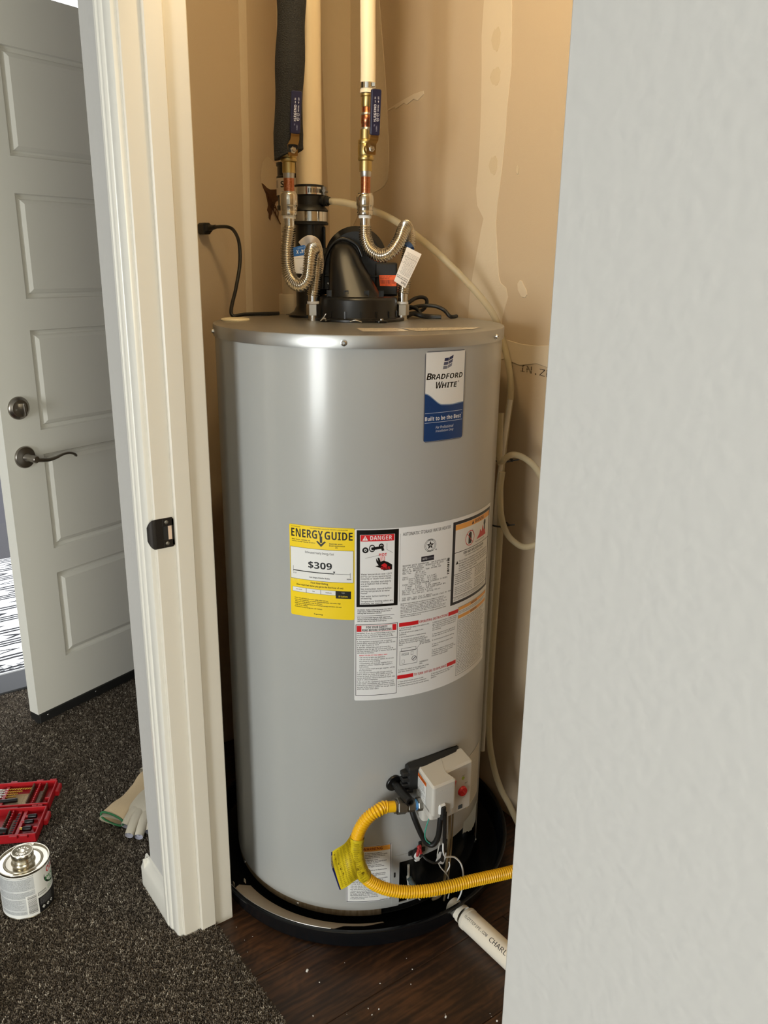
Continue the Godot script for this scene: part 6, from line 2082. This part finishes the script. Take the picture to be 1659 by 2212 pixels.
	of.rod(a0, a1, [Vector2(0.0125, 0), Vector2(0.0185, 0), Vector2(0.0185, 0.03), Vector2(0.0205, 0.031), Vector2(0.0205, 0.04)], 32)
	obj("outlet_fitting", of, M.pvc, pan, "beige outlet stub inside the rim")
	# white drain line from the outlet
	var dp := pipe_thing("drain_pipe", "white PVC drain pipe lying on the wood floor, printed with black letters", "pipe", Vector3(0.27, FW, 0.33))
	var p0 := a0 + ax * 0.048 + Vector3(0, FW, 0)
	var p1 := p0 + ax * 0.42
	var dm := MB.new()
	dm.rod(p0, p1, [Vector2(0.019, 0), Vector2(0.0245, 0), Vector2(0.0252, 0.001), Vector2(0.0252, 0.009), Vector2(0.0242, 0.0095), Vector2(0.0242, 0.42), Vector2(0, 0.42)], 40)
	obj("tube", dm, M.pvc, dp)
	var pi := blank(1024, 128, Color(0.941, 0.910, 0.847, 0.0))
	put(pi, "CHARLOTTEPIPE.COM", -34, 52, 300, 26, C(36, 36, 40), "m")
	put(pi, "CHARLOTTE", 296, 44, 320, 42, C(36, 36, 40), "m")
	var pt := MB.new()
	var f0 := ax
	var toward := Vector3(0.0579, 1.4254, 1.8097) - p0
	var s1 := (toward - f0 * toward.dot(f0)).normalized()
	var s2 := f0.cross(s1)
	if s2.y > 0.0 and false:
		s2 = -s2
	var prow := []
	for i in 9:
		var ang := deg_to_rad(lerpf(-38.0, 38.0, i / 8.0) - 4.0)
		var row := []
		for k in 3:
			var c := p0 + ax * (0.002 + 0.30 * k / 2.0)
			row.append(c + (s1 * cos(ang) + s2 * sin(ang)) * 0.0244)
		prow.append(row)
	pt.sheet(prow, false)
	var pmn := tex(pi, 0.4)
	pmn.transparency = BaseMaterial3D.TRANSPARENCY_ALPHA
	obj("printed_lettering", pt, pmn, dp)
	# loose curved sheet metal cover in the pan
	var sc := pipe_thing("metal_cover", "loose curved tan sheet metal cover lying in the black drain pan", "cover", Vector3(-0.16, 0.0, 0.30))
	var sm := MB.new()
	for side in 2:
		var rws := []
		for i in 2:
			rws.append([])
		for k in 49:
			var f := k / 48.0
			var az := deg_to_rad(lerpf(-49.5, 12.0, f))
			var ri := 0.3225
			var ro := 0.3725
			var yo := 0.0425
			if f > 0.70:
				ro = lerpf(0.3725, 0.345, smoothstep(0.70, 0.76, f))
			if f > 0.86:
				ro = lerpf(0.346, 0.333, smoothstep(0.86, 1.0, f))
			if f < 0.04:
				ro -= 0.02 * (0.04 - f) / 0.04
			yo = lerpf(0.012, 0.0425, (ro - ri) / 0.050)
			var off := 0.0006 * (1.0 if side == 0 else -1.0)
			rws[0].append(Vector3(sin(az) * ri, 0.011 + off, cos(az) * ri))
			rws[1].append(Vector3(sin(az) * ro, yo + off, cos(az) * ro))
		sm.sheet(rws, side == 0)
	for q in [[-49.8, 0.365], [-48.5, 0.34]]:
		sm.xf = Transform3D(Basis(Vector3.UP, deg_to_rad(q[0])), Vector3.ZERO)
		sm.prism(PackedVector2Array([Vector2(-0.004, 0.034), Vector2(0.004, 0.034), Vector2(0.003, 0.044), Vector2(-0.003, 0.044)]), q[1], q[1] + 0.001)
	obj("sheet", sm, M.sheetmetal, sc)
	var ed := MB.new()
	var ep := []
	for k in 40:
		var az := deg_to_rad(lerpf(-49.5, -7.0, k / 39.0))
		ep.append(Vector3(sin(az) * 0.3727, 0.0432, cos(az) * 0.3727))
	ed.tube(ep, 0.0011, 6)
	obj("rolled_edge", ed, M.satin, sc, "bright bare edge")
	OFF = Vector3.ZERO
	# crumbs of plaster on the wood
	for q in [[-0.008, 0.03, 0.373, 0.004], [0.24, 0.2, -0.28, 0.004], [0.35, 0.2, -0.2, 0.003], [0.26, 0.2, -0.2, 0.002]]:
		pass
	var cr := MB.new()
	for k in 46:
		var p := Vector3(rng.randf_range(0.03, 0.55), FW, rng.randf_range(-0.42, -0.09))
		if Vector2(p.x - TC.x, p.z - TC.z).length() < 0.4:
			continue
		var r := rng.randf_range(0.0006, 0.0016) * (2.2 if k % 11 == 0 else 1.0)
		cr.xf = Transform3D(Basis.from_euler(Vector3(rng.randf(), rng.randf() * 6.0, rng.randf())), p)
		cr.box(Vector3(0, r * 0.6, 0), Vector3(r * 2.0, r * 1.2, r * 1.4), r * 0.3)
	var cro := obj("plaster_crumbs", cr, M.white)
	tag(cro, "white plaster crumbs scattered on the dark wood floor", "debris")
	cro.set_meta("kind", "stuff")

# ------------------------------------------------------------------ things on the carpet
func flattube(mb: MB, path: Array, hw: Array, hh: Array, seg := 20) -> void:
	var p := []
	var n := path.size()
	var w := []
	var h := []
	for i in n - 1:
		for k in 6:
			var f := k / 6.0
			p.append(path[i].cubic_interpolate(path[i + 1], path[maxi(i - 1, 0)], path[mini(i + 2, n - 1)], f))
			w.append(lerpf(hw[i], hw[i + 1], smoothstep(0, 1, f)))
			h.append(lerpf(hh[i], hh[i + 1], smoothstep(0, 1, f)))
	p.append(path[-1])
	w.append(hw[-1])
	h.append(hh[-1])
	var rows := []
	for i in p.size():
		var d: Vector3 = (p[mini(i + 1, p.size() - 1)] - p[maxi(i - 1, 0)]).normalized()
		var s := Vector3.UP.cross(d).normalized()
		var u := d.cross(s)
		var row := []
		for k in seg + 1:
			var a := TAU * k / seg
			row.append(p[i] + s * w[i] * cos(a) + u * h[i] * signf(sin(a)) * pow(absf(sin(a)), 0.7))
		rows.append(row)
	mb.sheet(rows, false, true)

func hall_floor_things() -> void:
	drill_case()
	# tin of cement
	var cb := Vector3(-0.300, 0, 0.250)
	var can := world_thing("cement_can", "round metal can of pipe cement with a grey, white and black label on the carpet", "can", cb)
	var cm := MB.new()
	cm.xf = Transform3D(Basis(), cb)
	var r := 0.0545
	cm.lathe([Vector2(0, 0.001), Vector2(r - 0.002, 0.001), Vector2(r + 0.0008, 0.002), Vector2(r + 0.0008, 0.004), Vector2(r, 0.005), Vector2(r, 0.1155), Vector2(r + 0.0012, 0.1165), Vector2(r + 0.0016, 0.1185), Vector2(r + 0.0008, 0.1205), Vector2(r - 0.0012, 0.1205), Vector2(r - 0.003, 0.1165), Vector2(r - 0.012, 0.1160), Vector2(r - 0.013, 0.1175), Vector2(r - 0.016, 0.1178), Vector2(r - 0.018, 0.1160), Vector2(0.026, 0.1160), Vector2(0.0245, 0.1175), Vector2(0.0235, 0.1215), Vector2(0, 0.1215)], 64)
	obj("body", cm, M.tin, can, "shiny tin can")
	var cc := MB.new()
	cc.xf = Transform3D(Basis(), cb)
	cc.lathe([Vector2(0.0225, 0.1212), Vector2(0.0232, 0.1225), Vector2(0.0222, 0.1240), Vector2(0.0232, 0.1255), Vector2(0.0222, 0.1270), Vector2(0.0232, 0.1285), Vector2(0.0218, 0.1300), Vector2(0.0218, 0.1310), Vector2(0.0235, 0.1315), Vector2(0.0235, 0.1410), Vector2(0.0225, 0.1425), Vector2(0.018, 0.1425), Vector2(0.0172, 0.1418), Vector2(0, 0.1416)], 48)
	var cap := obj("screw_cap", cc, M.tin, can, "metal screw cap")
	var em := MB.new()
	em.xf = Transform3D(Basis(), cb)
	em.lathe([Vector2(0.0062, 0.1415), Vector2(0.006, 0.1422), Vector2(0.004, 0.1424), Vector2(0, 0.1424)], 20)
	for k in 14:
		if k % 7 == 6:
			continue
		em.xf = Transform3D(Basis(Vector3.UP, TAU * k / 14.0), cb)
		em.box(Vector3(0, 0.1419, 0.012), Vector3(0.0022 + 0.0012 * (k % 2), 0.0007, 0.0042), 0.0003)
	obj("embossing", em, M.tin, cap)
	var li := blank(1440, 428, C(232, 232, 230))
	var y := 40.0
	for k in 10:      # grey block of fine print, from 10 to 92 degrees
		pass
	fill(li, 20, 26, 368, 372, C(196, 198, 200))
	fill(li, 20, 14, 368, 4, C(80, 80, 80))
	greek(li, 26, 30, 356, 118, 9, 6, C(110, 112, 116))
	fill(li, 200, 152, 190, 6, C(232, 232, 230))
	greek(li, 26, 164, 356, 62, 9, 6, C(110, 112, 116))
	fill(li, 20, 230, 370, 4, C(232, 232, 230))
	greek(li, 26, 240, 260, 110, 9, 6, C(110, 112, 116))
	fill(li, 20, 356, 370, 3, C(232, 232, 230))
	greek(li, 26, 366, 356, 26, 9, 6, C(110, 112, 116))
	fill(li, 300, 210, 104, 200, C(232, 232, 230))
	var by := 222.0
	while by < 396:
		var w := rng.randf_range(2, 6)
		fill(li, 314, by, 80, w, C(24, 24, 26))
		by += w + rng.randf_range(2, 6)
	fill(li, 408, 272, 420, 156, C(22, 22, 24))
	greek(li, 424, 286, 150, 70, 12, 7, C(150, 150, 152))
	for k in 3:
		var c := Vector2(452 + k * 50, 384)
		fillpoly(li, [c + Vector2(-17, 0), c + Vector2(0, -17), c + Vector2(17, 0), c + Vector2(0, 17)], C(232, 232, 230))
		fillpoly(li, [c + Vector2(-7, 0), c + Vector2(0, -7), c + Vector2(7, 0), c + Vector2(0, 7)], C(22, 22, 24))
	frame(li, 410, 218, 90, 30, 4, C(30, 30, 32))
	greek(li, 418, 226, 74, 14, 8, 5, C(40, 40, 44))
	disc(li, 640, 110, 150, 100, C(24, 24, 28), 0.86)
	fill(li, 500, 40, 300, 70, C(232, 232, 230))
	put(li, "Oatey", 530, 26, 220, 74, C(206, 34, 44), "nb")
	put(li, "PVC", 500, 112, 150, 40, C(60, 140, 70), "nb", 0.2)
	put(li, "Cement", 540, 156, 200, 34, C(60, 140, 70), "nb", 0.2)
	greek(li, 520, 206, 180, 40, 16, 8, C(60, 140, 70))
	var lm := MB.new()
	lm.xf = Transform3D(Basis(), cb)
	lm.patch(0, 359.5, 0.0055, 0.1145, r + 0.0003, 0, 90)
	obj("paper_label", lm, tex(li, 0.4), can, "printed paper label")
	# work gloves
	var g1 := world_thing("work_glove", "cream work glove with a green bound cuff, lying cuff towards the open room", "glove", Vector3(-0.50, 0, -0.05), "pair of work gloves")
	var a := MB.new()
	flattube(a, V([-0.462, 0.017, 0.000, -0.482, 0.020, -0.030, -0.508, 0.019, -0.068, -0.540, 0.018, -0.108, -0.575, 0.018, -0.145, -0.60, 0.016, -0.175]), [0.0375, 0.034, 0.028, 0.030, 0.034, 0.03], [0.014, 0.015, 0.013, 0.014, 0.014, 0.004], 28)
	obj("body", a, M.glovecuff, g1)
	var bd := MB.new()
	var rim := []
	var gd := Vector3(-0.46, 0, -0.89).normalized()
	var gs := Vector3.UP.cross(gd).normalized()
	for k in 25:
		var an := TAU * k / 24.0
		rim.append(Vector3(-0.461, 0.017, 0.002) + gs * 0.038 * cos(an) + Vector3.UP * 0.0145 * signf(sin(an)) * pow(absf(sin(an)), 0.7))
	bd.tube(rim, 0.0028, 8, false)
	obj("cuff_binding", bd, mat(C(58, 128, 84), 0.8), g1, "green cuff binding")
	var lin := MB.new()
	flattube(lin, V([-0.4585, 0.013, 0.005, -0.468, 0.013, -0.008, -0.482, 0.015, -0.03]), [0.0365, 0.036, 0.031], [0.0095, 0.010, 0.006], 24)
	obj("lining", lin, M.glove, g1)
	for f in [[-0.035, 0.0], [-0.012, 0.012], [0.012, 0.010]]:
		var fg := MB.new()
		var o: Vector3 = Vector3(-0.585, 0.016, -0.155) - gs * f[0]
		flattube(fg, [o, o + gd * 0.03, o + gd * (0.06 + f[1])], [0.012, 0.0115, 0.008], [0.010, 0.009, 0.004], 14)
		obj("finger", fg, M.glove, g1)
	var g2 := world_thing("work_glove", "cream work glove lying with its fingers towards the can, on top of its pair", "glove", Vector3(-0.45, 0, -0.08), "pair of work gloves")
	var b := MB.new()
	flattube(b, V([-0.425, 0.020, -0.052, -0.446, 0.026, -0.076, -0.472, 0.027, -0.105, -0.50, 0.025, -0.135, -0.53, 0.02, -0.165]), [0.030, 0.036, 0.036, 0.031, 0.034], [0.010, 0.014, 0.014, 0.012, 0.012], 28)
	obj("body", b, M.glove, g2)
	for q in [[-0.446, 0.024, -0.055, -0.418, 0.014, -0.017, 0.0125], [-0.424, 0.024, -0.054, -0.377, 0.013, -0.013, 0.0122], [-0.408, 0.022, -0.068, -0.357, 0.013, -0.031, 0.012], [-0.400, 0.020, -0.085, -0.362, 0.012, -0.060, 0.0105]]:
		var fg := MB.new()
		var s := Vector3(q[0], q[1], q[2])
		var e := Vector3(q[3], q[4], q[5])
		flattube(fg, [s.lerp(e, -0.25), s.lerp(e, 0.15) + Vector3(0, 0.004, 0), s.lerp(e, 0.6) + Vector3(0, 0.003, 0), e], [q[6], q[6], q[6] * 0.95, q[6] * 0.9], [0.010, 0.011, 0.011, 0.0095], 18)
		# squared hollow fingertip
		var d := (e - s).normalized()
		var side := Vector3.UP.cross(d).normalized()
		var fo := obj("finger", fg, M.glove, g2)
		var tp := MB.new()
		var row0 := []
		var row1 := []
		for k in 19:
			var an := TAU * k / 18.0
			var rr: Vector3 = side * q[6] * 0.9 * cos(an) + d.cross(side) * 0.0095 * sin(an)
			row0.append(e + rr)
			row1.append(e - d * 0.006 + rr * 0.75)
		tp.sheet([row0, row1], true, true)
		var cen := []
		for k in 19:
			cen.append(e - d * 0.006)
		tp.sheet([row1, cen], true, true)
		obj("fingertip", tp, mat(C(176, 176, 190), 0.85), fo)
	var tb := MB.new()
	flattube(tb, V([-0.488, 0.024, -0.095, -0.474, 0.022, -0.068, -0.459, 0.018, -0.045]), [0.012, 0.012, 0.010], [0.009, 0.009, 0.007], 16)
	obj("thumb", tb, M.glove, g2)
	# toe of a shoe at the very edge of the view
	var sb := TC + Basis(Vector3.UP, YAW) * Vector3(0, 0, 0)
	var sp := Vector3(-0.042, 0, 0.417)
	var sh := world_thing("shoe", "dark grey shoe toe on the carpet at the nearest left corner", "shoe", sp)
	var um := MB.new()
	var dirn := Vector3(-0.25, 0, -0.97).normalized()
	var rows := []
	var sd := Vector3.UP.cross(dirn).normalized()
	for i in 13:
		var f := i / 12.0
		var row := []
		var w := 0.046 * sqrt(maxf(0.0, 1.0 - pow(f, 3.2)))
		var h := lerpf(0.075, 0.040, f) * sqrt(maxf(0.0, 1.0 - pow(f, 4.0)))
		for k in 21:
			var an := PI * k / 20.0
			row.append(sp + dirn * (-0.16 + 0.20 * f) + sd * w * cos(an) + Vector3.UP * (0.014 + h * sin(an)))
		rows.append(row)
	um.sheet(rows, true)
	obj("upper", um, M.shoe, sh)
	var so := MB.new()
	var poly := []
	for i in 25:
		var f := i / 24.0
		var an := PI * f
		poly.append(Vector2(cos(an) * 0.049, 0.0 + sin(an) * 0.075))
	poly.append(Vector2(-0.047, -0.2))
	poly.append(Vector2(0.047, -0.2))
	so.xf = Transform3D(Basis(sd, -dirn, Vector3.UP) if false else Basis(sd, dirn, sd.cross(dirn)), sp + dirn * -0.031)
	so.prism(PackedVector2Array(poly), -0.001 if sd.cross(dirn).y > 0 else -0.016, 0.016 if sd.cross(dirn).y > 0 else 0.001, 0.003)
	obj("sole", so, M.blackmatt, sh)
	OFF = Vector3.ZERO

func drill_case() -> void:
	# local frame: x to the picture's right edge of the case (0 there), z from lid to base, y up
	var O := Vector3(-0.702, 0, 0.071)
	var B := Basis(Vector3(0.4789, 0, -0.8779), Vector3.UP, Vector3(0.8779, 0, 0.4789))
	var CT := Transform3D(B, O)
	OFF = Vector3.ZERO
	var k := thing("drill_bit_case", "open red plastic drill bit case on the carpet behind the can", "tool case", O, atan2(B.z.x, B.z.z))
	var L := 0.27
	# lid and base: trays with a stepped right end
	for q in [["lid", 0.0, 0.104], ["base_tray", 0.115, 0.228]]:
		var z0: float = q[1]
		var z1: float = q[2]
		var m := MB.new()
		m.box(Vector3(-L * 0.5, 0.004, (z0 + z1) * 0.5), Vector3(L, 0.006, z1 - z0), 0.002)
		m.box(Vector3(-L * 0.5, 0.0145, z0 + 0.002), Vector3(L, 0.025, 0.004), 0.0012)
		m.box(Vector3(-L * 0.5, 0.0145, z1 - 0.002), Vector3(L, 0.025, 0.004), 0.0012)
		m.box(Vector3(-0.002, 0.0145, (z0 + z1) * 0.5), Vector3(0.004, 0.025, z1 - z0), 0.0012)
		m.box(Vector3(0.005, 0.010, z0 + 0.022 if q[0] == "lid" else z0 + 0.03), Vector3(0.012, 0.018, 0.04), 0.003)
		m.box(Vector3(-L + 0.002, 0.0145, (z0 + z1) * 0.5), Vector3(0.004, 0.025, z1 - z0), 0.0012)
		m.box(Vector3(-0.008, 0.018, z1 - 0.026 if q[0] == "lid" else z1 - 0.03), Vector3(0.014, 0.016, 0.004), 0.001)
		if q[0] == "lid":
			for x in [-0.006, -0.041, -0.11]:
				m.box(Vector3(x - 0.006, 0.024, z0 - 0.003), Vector3(0.018, 0.006, 0.006), 0.001)
		else:
			for x in [-0.03, -0.055]:
				m.box(Vector3(x, 0.022, z1 + 0.002), Vector3(0.02, 0.008, 0.006), 0.001)
		obj(q[0], m, M.casered, k, "red plastic tray")
	var hg := MB.new()
	for x in [-0.02, -0.034, -0.15, -0.24]:
		hg.rod(Vector3(x - 0.006, 0.022, 0.1095), Vector3(x + 0.006, 0.022, 0.1095), [Vector2(0, 0), Vector2(0.005, 0), Vector2(0.005, 0.012), Vector2(0, 0.012)], 12)
	hg.box(Vector3(-0.16, 0.018, 0.1095), Vector3(0.17, 0.012, 0.006), 0.002)
	obj("hinge", hg, M.casered, k)
	var brown := mat(C(92, 70, 52), 0.55)
	for q in [[-0.061, 0.004, 0.09, brown, 12], [-0.045, 0.004, 0.1, M.casered, 12], [-0.027, 0.006, 0.096, brown, 12], [-0.128, 0.006, 0.1, M.casered, 0], [-0.093, 0.12, 0.19, brown, 9], [-0.083, 0.12, 0.215, M.casered, 9], [-0.066, 0.12, 0.222, M.casered, 0], [-0.052, 0.118, 0.226, M.casered, 0]]:
		var m := MB.new()
		m.box(Vector3(q[0], 0.012, (q[1] + q[2]) * 0.5), Vector3(0.004 if q[4] else 0.009, 0.014, q[2] - q[1]), 0.001)
		for i in q[4]:
			m.box(Vector3(q[0], 0.0205, lerpf(q[1], q[2], (i + 0.5) / q[4])), Vector3(0.004, 0.007, (q[2] - q[1]) / q[4] * 0.55), 0.0008)
		obj("bit_rack", m, q[3], k)
	var im := blank(256, 160, C(206, 178, 134))
	greek(im, 14, 16, 200, 110, 15, 6, C(166, 138, 98))
	frame(im, 190, 10, 50, 140, 2, C(140, 112, 76))
	var cm := MB.new()
	cm.quad(Vector3(-0.124, 0.0085, 0.03), Vector3(-0.064, 0.0085, 0.03), Vector3(-0.064, 0.0085, 0.098), Vector3(-0.124, 0.0085, 0.098), Vector3.UP)
	obj("index_card", cm, tex(im, 0.6), k, "tan index card")
	for q in [[-0.036, 0.06, 0.013, 0.07], [-0.012, 0.08, 0.01, 0.03], [-0.075, 0.18, 0.01, 0.07]]:
		var cg := MB.new()
		cg.box(Vector3(q[0], 0.009, q[1]), Vector3(q[2], 0.004, q[3]), 0.001)
		obj("backing_strip", cg, mat(C(150, 130, 116), 0.6), k)
	var sl := MB.new()
	for i in 9:
		sl.box(Vector3(-0.0665, 0.0195, 0.136 + i * 0.0092), Vector3(0.0065, 0.002, 0.005))
	obj("bit_slots", sl, M.blackmatt, k)
	# loose pieces held in the case
	var n := 0
	for q in [[0.019, -0.138, -0.062, 0.0028], [0.030, -0.138, -0.087, 0.0026], [0.041, -0.139, -0.096, 0.0024], [0.052, -0.137, -0.099, 0.0021]]:
		var c := Vector3((q[1] + q[2]) * 0.5, 0.017, q[0])
		OFF = c
		var which: String = ["longest, nearest the lid's far edge", "second from the lid's far edge", "third from the lid's far edge", "shortest, fourth from the lid's far edge"][n]
		var o := thing("drill_bit", "gold coated twist drill bit, %s" % which, "drill bit", CT * c, k.rotation.y, "gold twist drill bits in the case lid")
		var sh := MB.new()
		sh.rod(Vector3(q[1] - 0.012, 0.017, q[0]), Vector3(q[1] + 0.012, 0.017, q[0]), [Vector2(0, 0), Vector2(0.0036, 0), Vector2(0.0036, 0.014), Vector2(q[3], 0.015), Vector2(q[3], 0.024)], 6)
		obj("shank", sh, M.chrome, o)
		var fl := MB.new()
		var len: float = q[2] - q[1]
		for s in 2:
			var path := []
			for i in 61:
				var f := i / 60.0
				var a: float = f * len / (q[3] * 5.5) * TAU + PI * s
				path.append(Vector3(q[1] + 0.01 + f * (len - 0.01), 0.017 + sin(a) * q[3] * 0.55, q[0] + cos(a) * q[3] * 0.55))
			fl.tube(path, q[3] * 0.55, 7)
		obj("flute", fl, M.gold, o)
		n += 1
	var bc := Vector3(-0.112, 0.018, 0.072)
	OFF = bc
	var bar := thing("bit_holder", "long black bit holder across the lid below the gold drill bits", "bit holder", CT * bc, k.rotation.y)
	var bm := MB.new()
	bm.rod(Vector3(-0.150, 0.018, 0.074), Vector3(-0.088, 0.018, 0.070), [Vector2(0, 0), Vector2(0.0058, 0), Vector2(0.0062, 0.002), Vector2(0.0062, 0.058), Vector2(0.005, 0.062), Vector2(0, 0.062)], 8)
	obj("body", bm, M.black, bar)
	var bs := MB.new()
	bs.rod(Vector3(-0.185, 0.018, 0.0763), Vector3(-0.150, 0.018, 0.074), [Vector2(0, 0), Vector2(0.0034, 0), Vector2(0.0034, 0.036)], 6)
	obj("shank", bs, M.chrome, bar)
	n = 0
	for q in [[0.143, -0.033, 0.0062], [0.165, -0.036, 0.0058], [0.193, -0.034, 0.0066]]:
		var c := Vector3(q[1], 0.017, q[0])
		OFF = c
		var o := thing("nut_driver", "black nut driver socket, %s in the base tray" % ["farthest from the can", "middle one", "nearest the can"][n], "socket", CT * c, k.rotation.y, "nut driver sockets in the case base")
		var sm := MB.new()
		sm.rod(Vector3(q[1] - 0.009, 0.017, q[0]), Vector3(q[1] + 0.013, 0.017, q[0]), [Vector2(0, 0), Vector2(q[2] * 0.8, 0), Vector2(q[2], 0.002), Vector2(q[2], 0.021), Vector2(q[2] * 0.7, 0.022), Vector2(q[2] * 0.7, 0.012), Vector2(0, 0.012)], 24)
		obj("socket", sm, M.black, o)
		var ss := MB.new()
		ss.rod(Vector3(q[1] - 0.016, 0.017, q[0]), Vector3(q[1] - 0.009, 0.017, q[0]), [Vector2(0, 0), Vector2(0.0042, 0), Vector2(0.0042, 0.007)], 6)
		obj("shank", ss, M.gold if n == 2 else M.casered, o)
		n += 1
	var hc := Vector3(-0.11, 0.018, 0.202)
	OFF = hc
	var ho := thing("screwdriver_handle", "thick black handle lying at the near edge of the base tray", "handle", CT * hc, k.rotation.y)
	var hm := MB.new()
	hm.rod(Vector3(-0.16, 0.018, 0.200), Vector3(-0.076, 0.018, 0.203), [Vector2(0, 0), Vector2(0.0105, 0), Vector2(0.012, 0.004), Vector2(0.0115, 0.04), Vector2(0.0125, 0.07), Vector2(0.0095, 0.082), Vector2(0.004, 0.084), Vector2(0, 0.0838)], 24)
	obj("grip", hm, M.black, ho)
	var hs := MB.new()
	hs.rod(Vector3(-0.22, 0.018, 0.198), Vector3(-0.16, 0.018, 0.200), [Vector2(0, 0), Vector2(0.0034, 0), Vector2(0.0034, 0.061)], 6)
	obj("shank", hs, M.chrome, ho)
	OFF = Vector3.ZERO

func carpet_pile() -> void:
	# loop and cut pile: twisted yarn tufts over the part of the carpet in view
	var tuft := MB.new()
	for s in 2:
		var a := 2.6 * s
		tuft.tube([Vector3(0.0004 * cos(a), -0.003, 0.0004 * sin(a)), Vector3(0.0012 * cos(a + 0.6), 0.0015, 0.0012 * sin(a + 0.6)), Vector3(0.0024 * cos(a + 1.3), 0.0046, 0.0024 * sin(a + 1.3))], [0.0011, 0.0014, 0.0008], 5, true)
	OFF = Vector3.ZERO
	var mesh := tuft.mesh(Vector3.ZERO)
	var ym := mat(Color.WHITE, 0.95)
	ym.vertex_color_use_as_albedo = true
	var tr := []
	var co := []
	var f := FastNoiseLite.new()
	f.seed = 12
	f.frequency = 9.0
	var pal := [Color(0.055, 0.042, 0.031), Color(0.115, 0.091, 0.069), Color(0.20, 0.166, 0.130), Color(0.34, 0.295, 0.24), Color(0.50, 0.45, 0.38)]
	var st := 0.0044
	for q in [[-1.335, -0.60, -0.19, 0.50], [-0.19, 0.0, 0.46, 0.70], [0.0, -0.0735, 0.46, 0.0], [-0.9, 0.50, -0.19, 0.62]]:
		var x: float = q[0]
		while x < q[2]:
			var z: float = q[1]
			while z < q[3]:
				var px := x + rng.randf_range(-0.5, 0.5) * st
				var pz := z + rng.randf_range(-0.5, 0.5) * st
				z += st
				if px > -0.195 and px < 0.0 and pz < 0.004:
					continue
				if pz < -0.0735 and px > -0.19:
					continue
				# not in view: hidden behind the wall end
				if px < -0.001 and pz < -0.05 and px > -0.19 + (pz + 0.05) * 2.6:
					continue
				var sc := rng.randf_range(0.8, 1.25)
				var b := Basis(Vector3.UP, rng.randf() * TAU) * Basis(Vector3.RIGHT, rng.randf_range(-0.5, 0.5))
				tr.append(Transform3D(b.scaled(Vector3.ONE * sc), Vector3(px, -0.004, pz)))
				var v := f.get_noise_2d(px * 3.0, pz * 3.0) * 0.25
				co.append(pal[clampi(int(absf(rng.randfn(0.0, 1.45)) + v + rng.randf() * 0.9), 0, 4)])
			x += st
	var mm := MultiMesh.new()
	mm.transform_format = MultiMesh.TRANSFORM_3D
	mm.use_colors = true
	mm.mesh = mesh
	mm.instance_count = tr.size()
	for i in tr.size():
		mm.set_instance_transform(i, tr[i])
		mm.set_instance_color(i, co[i])
	var o := MultiMeshInstance3D.new()
	o.name = "carpet_pile"
	o.multimesh = mm
	o.material_override = ym
	add_child(o)
	tag(o, "brown and grey flecked carpet pile covering the hall floor", "carpet")
	o.set_meta("kind", "stuff")
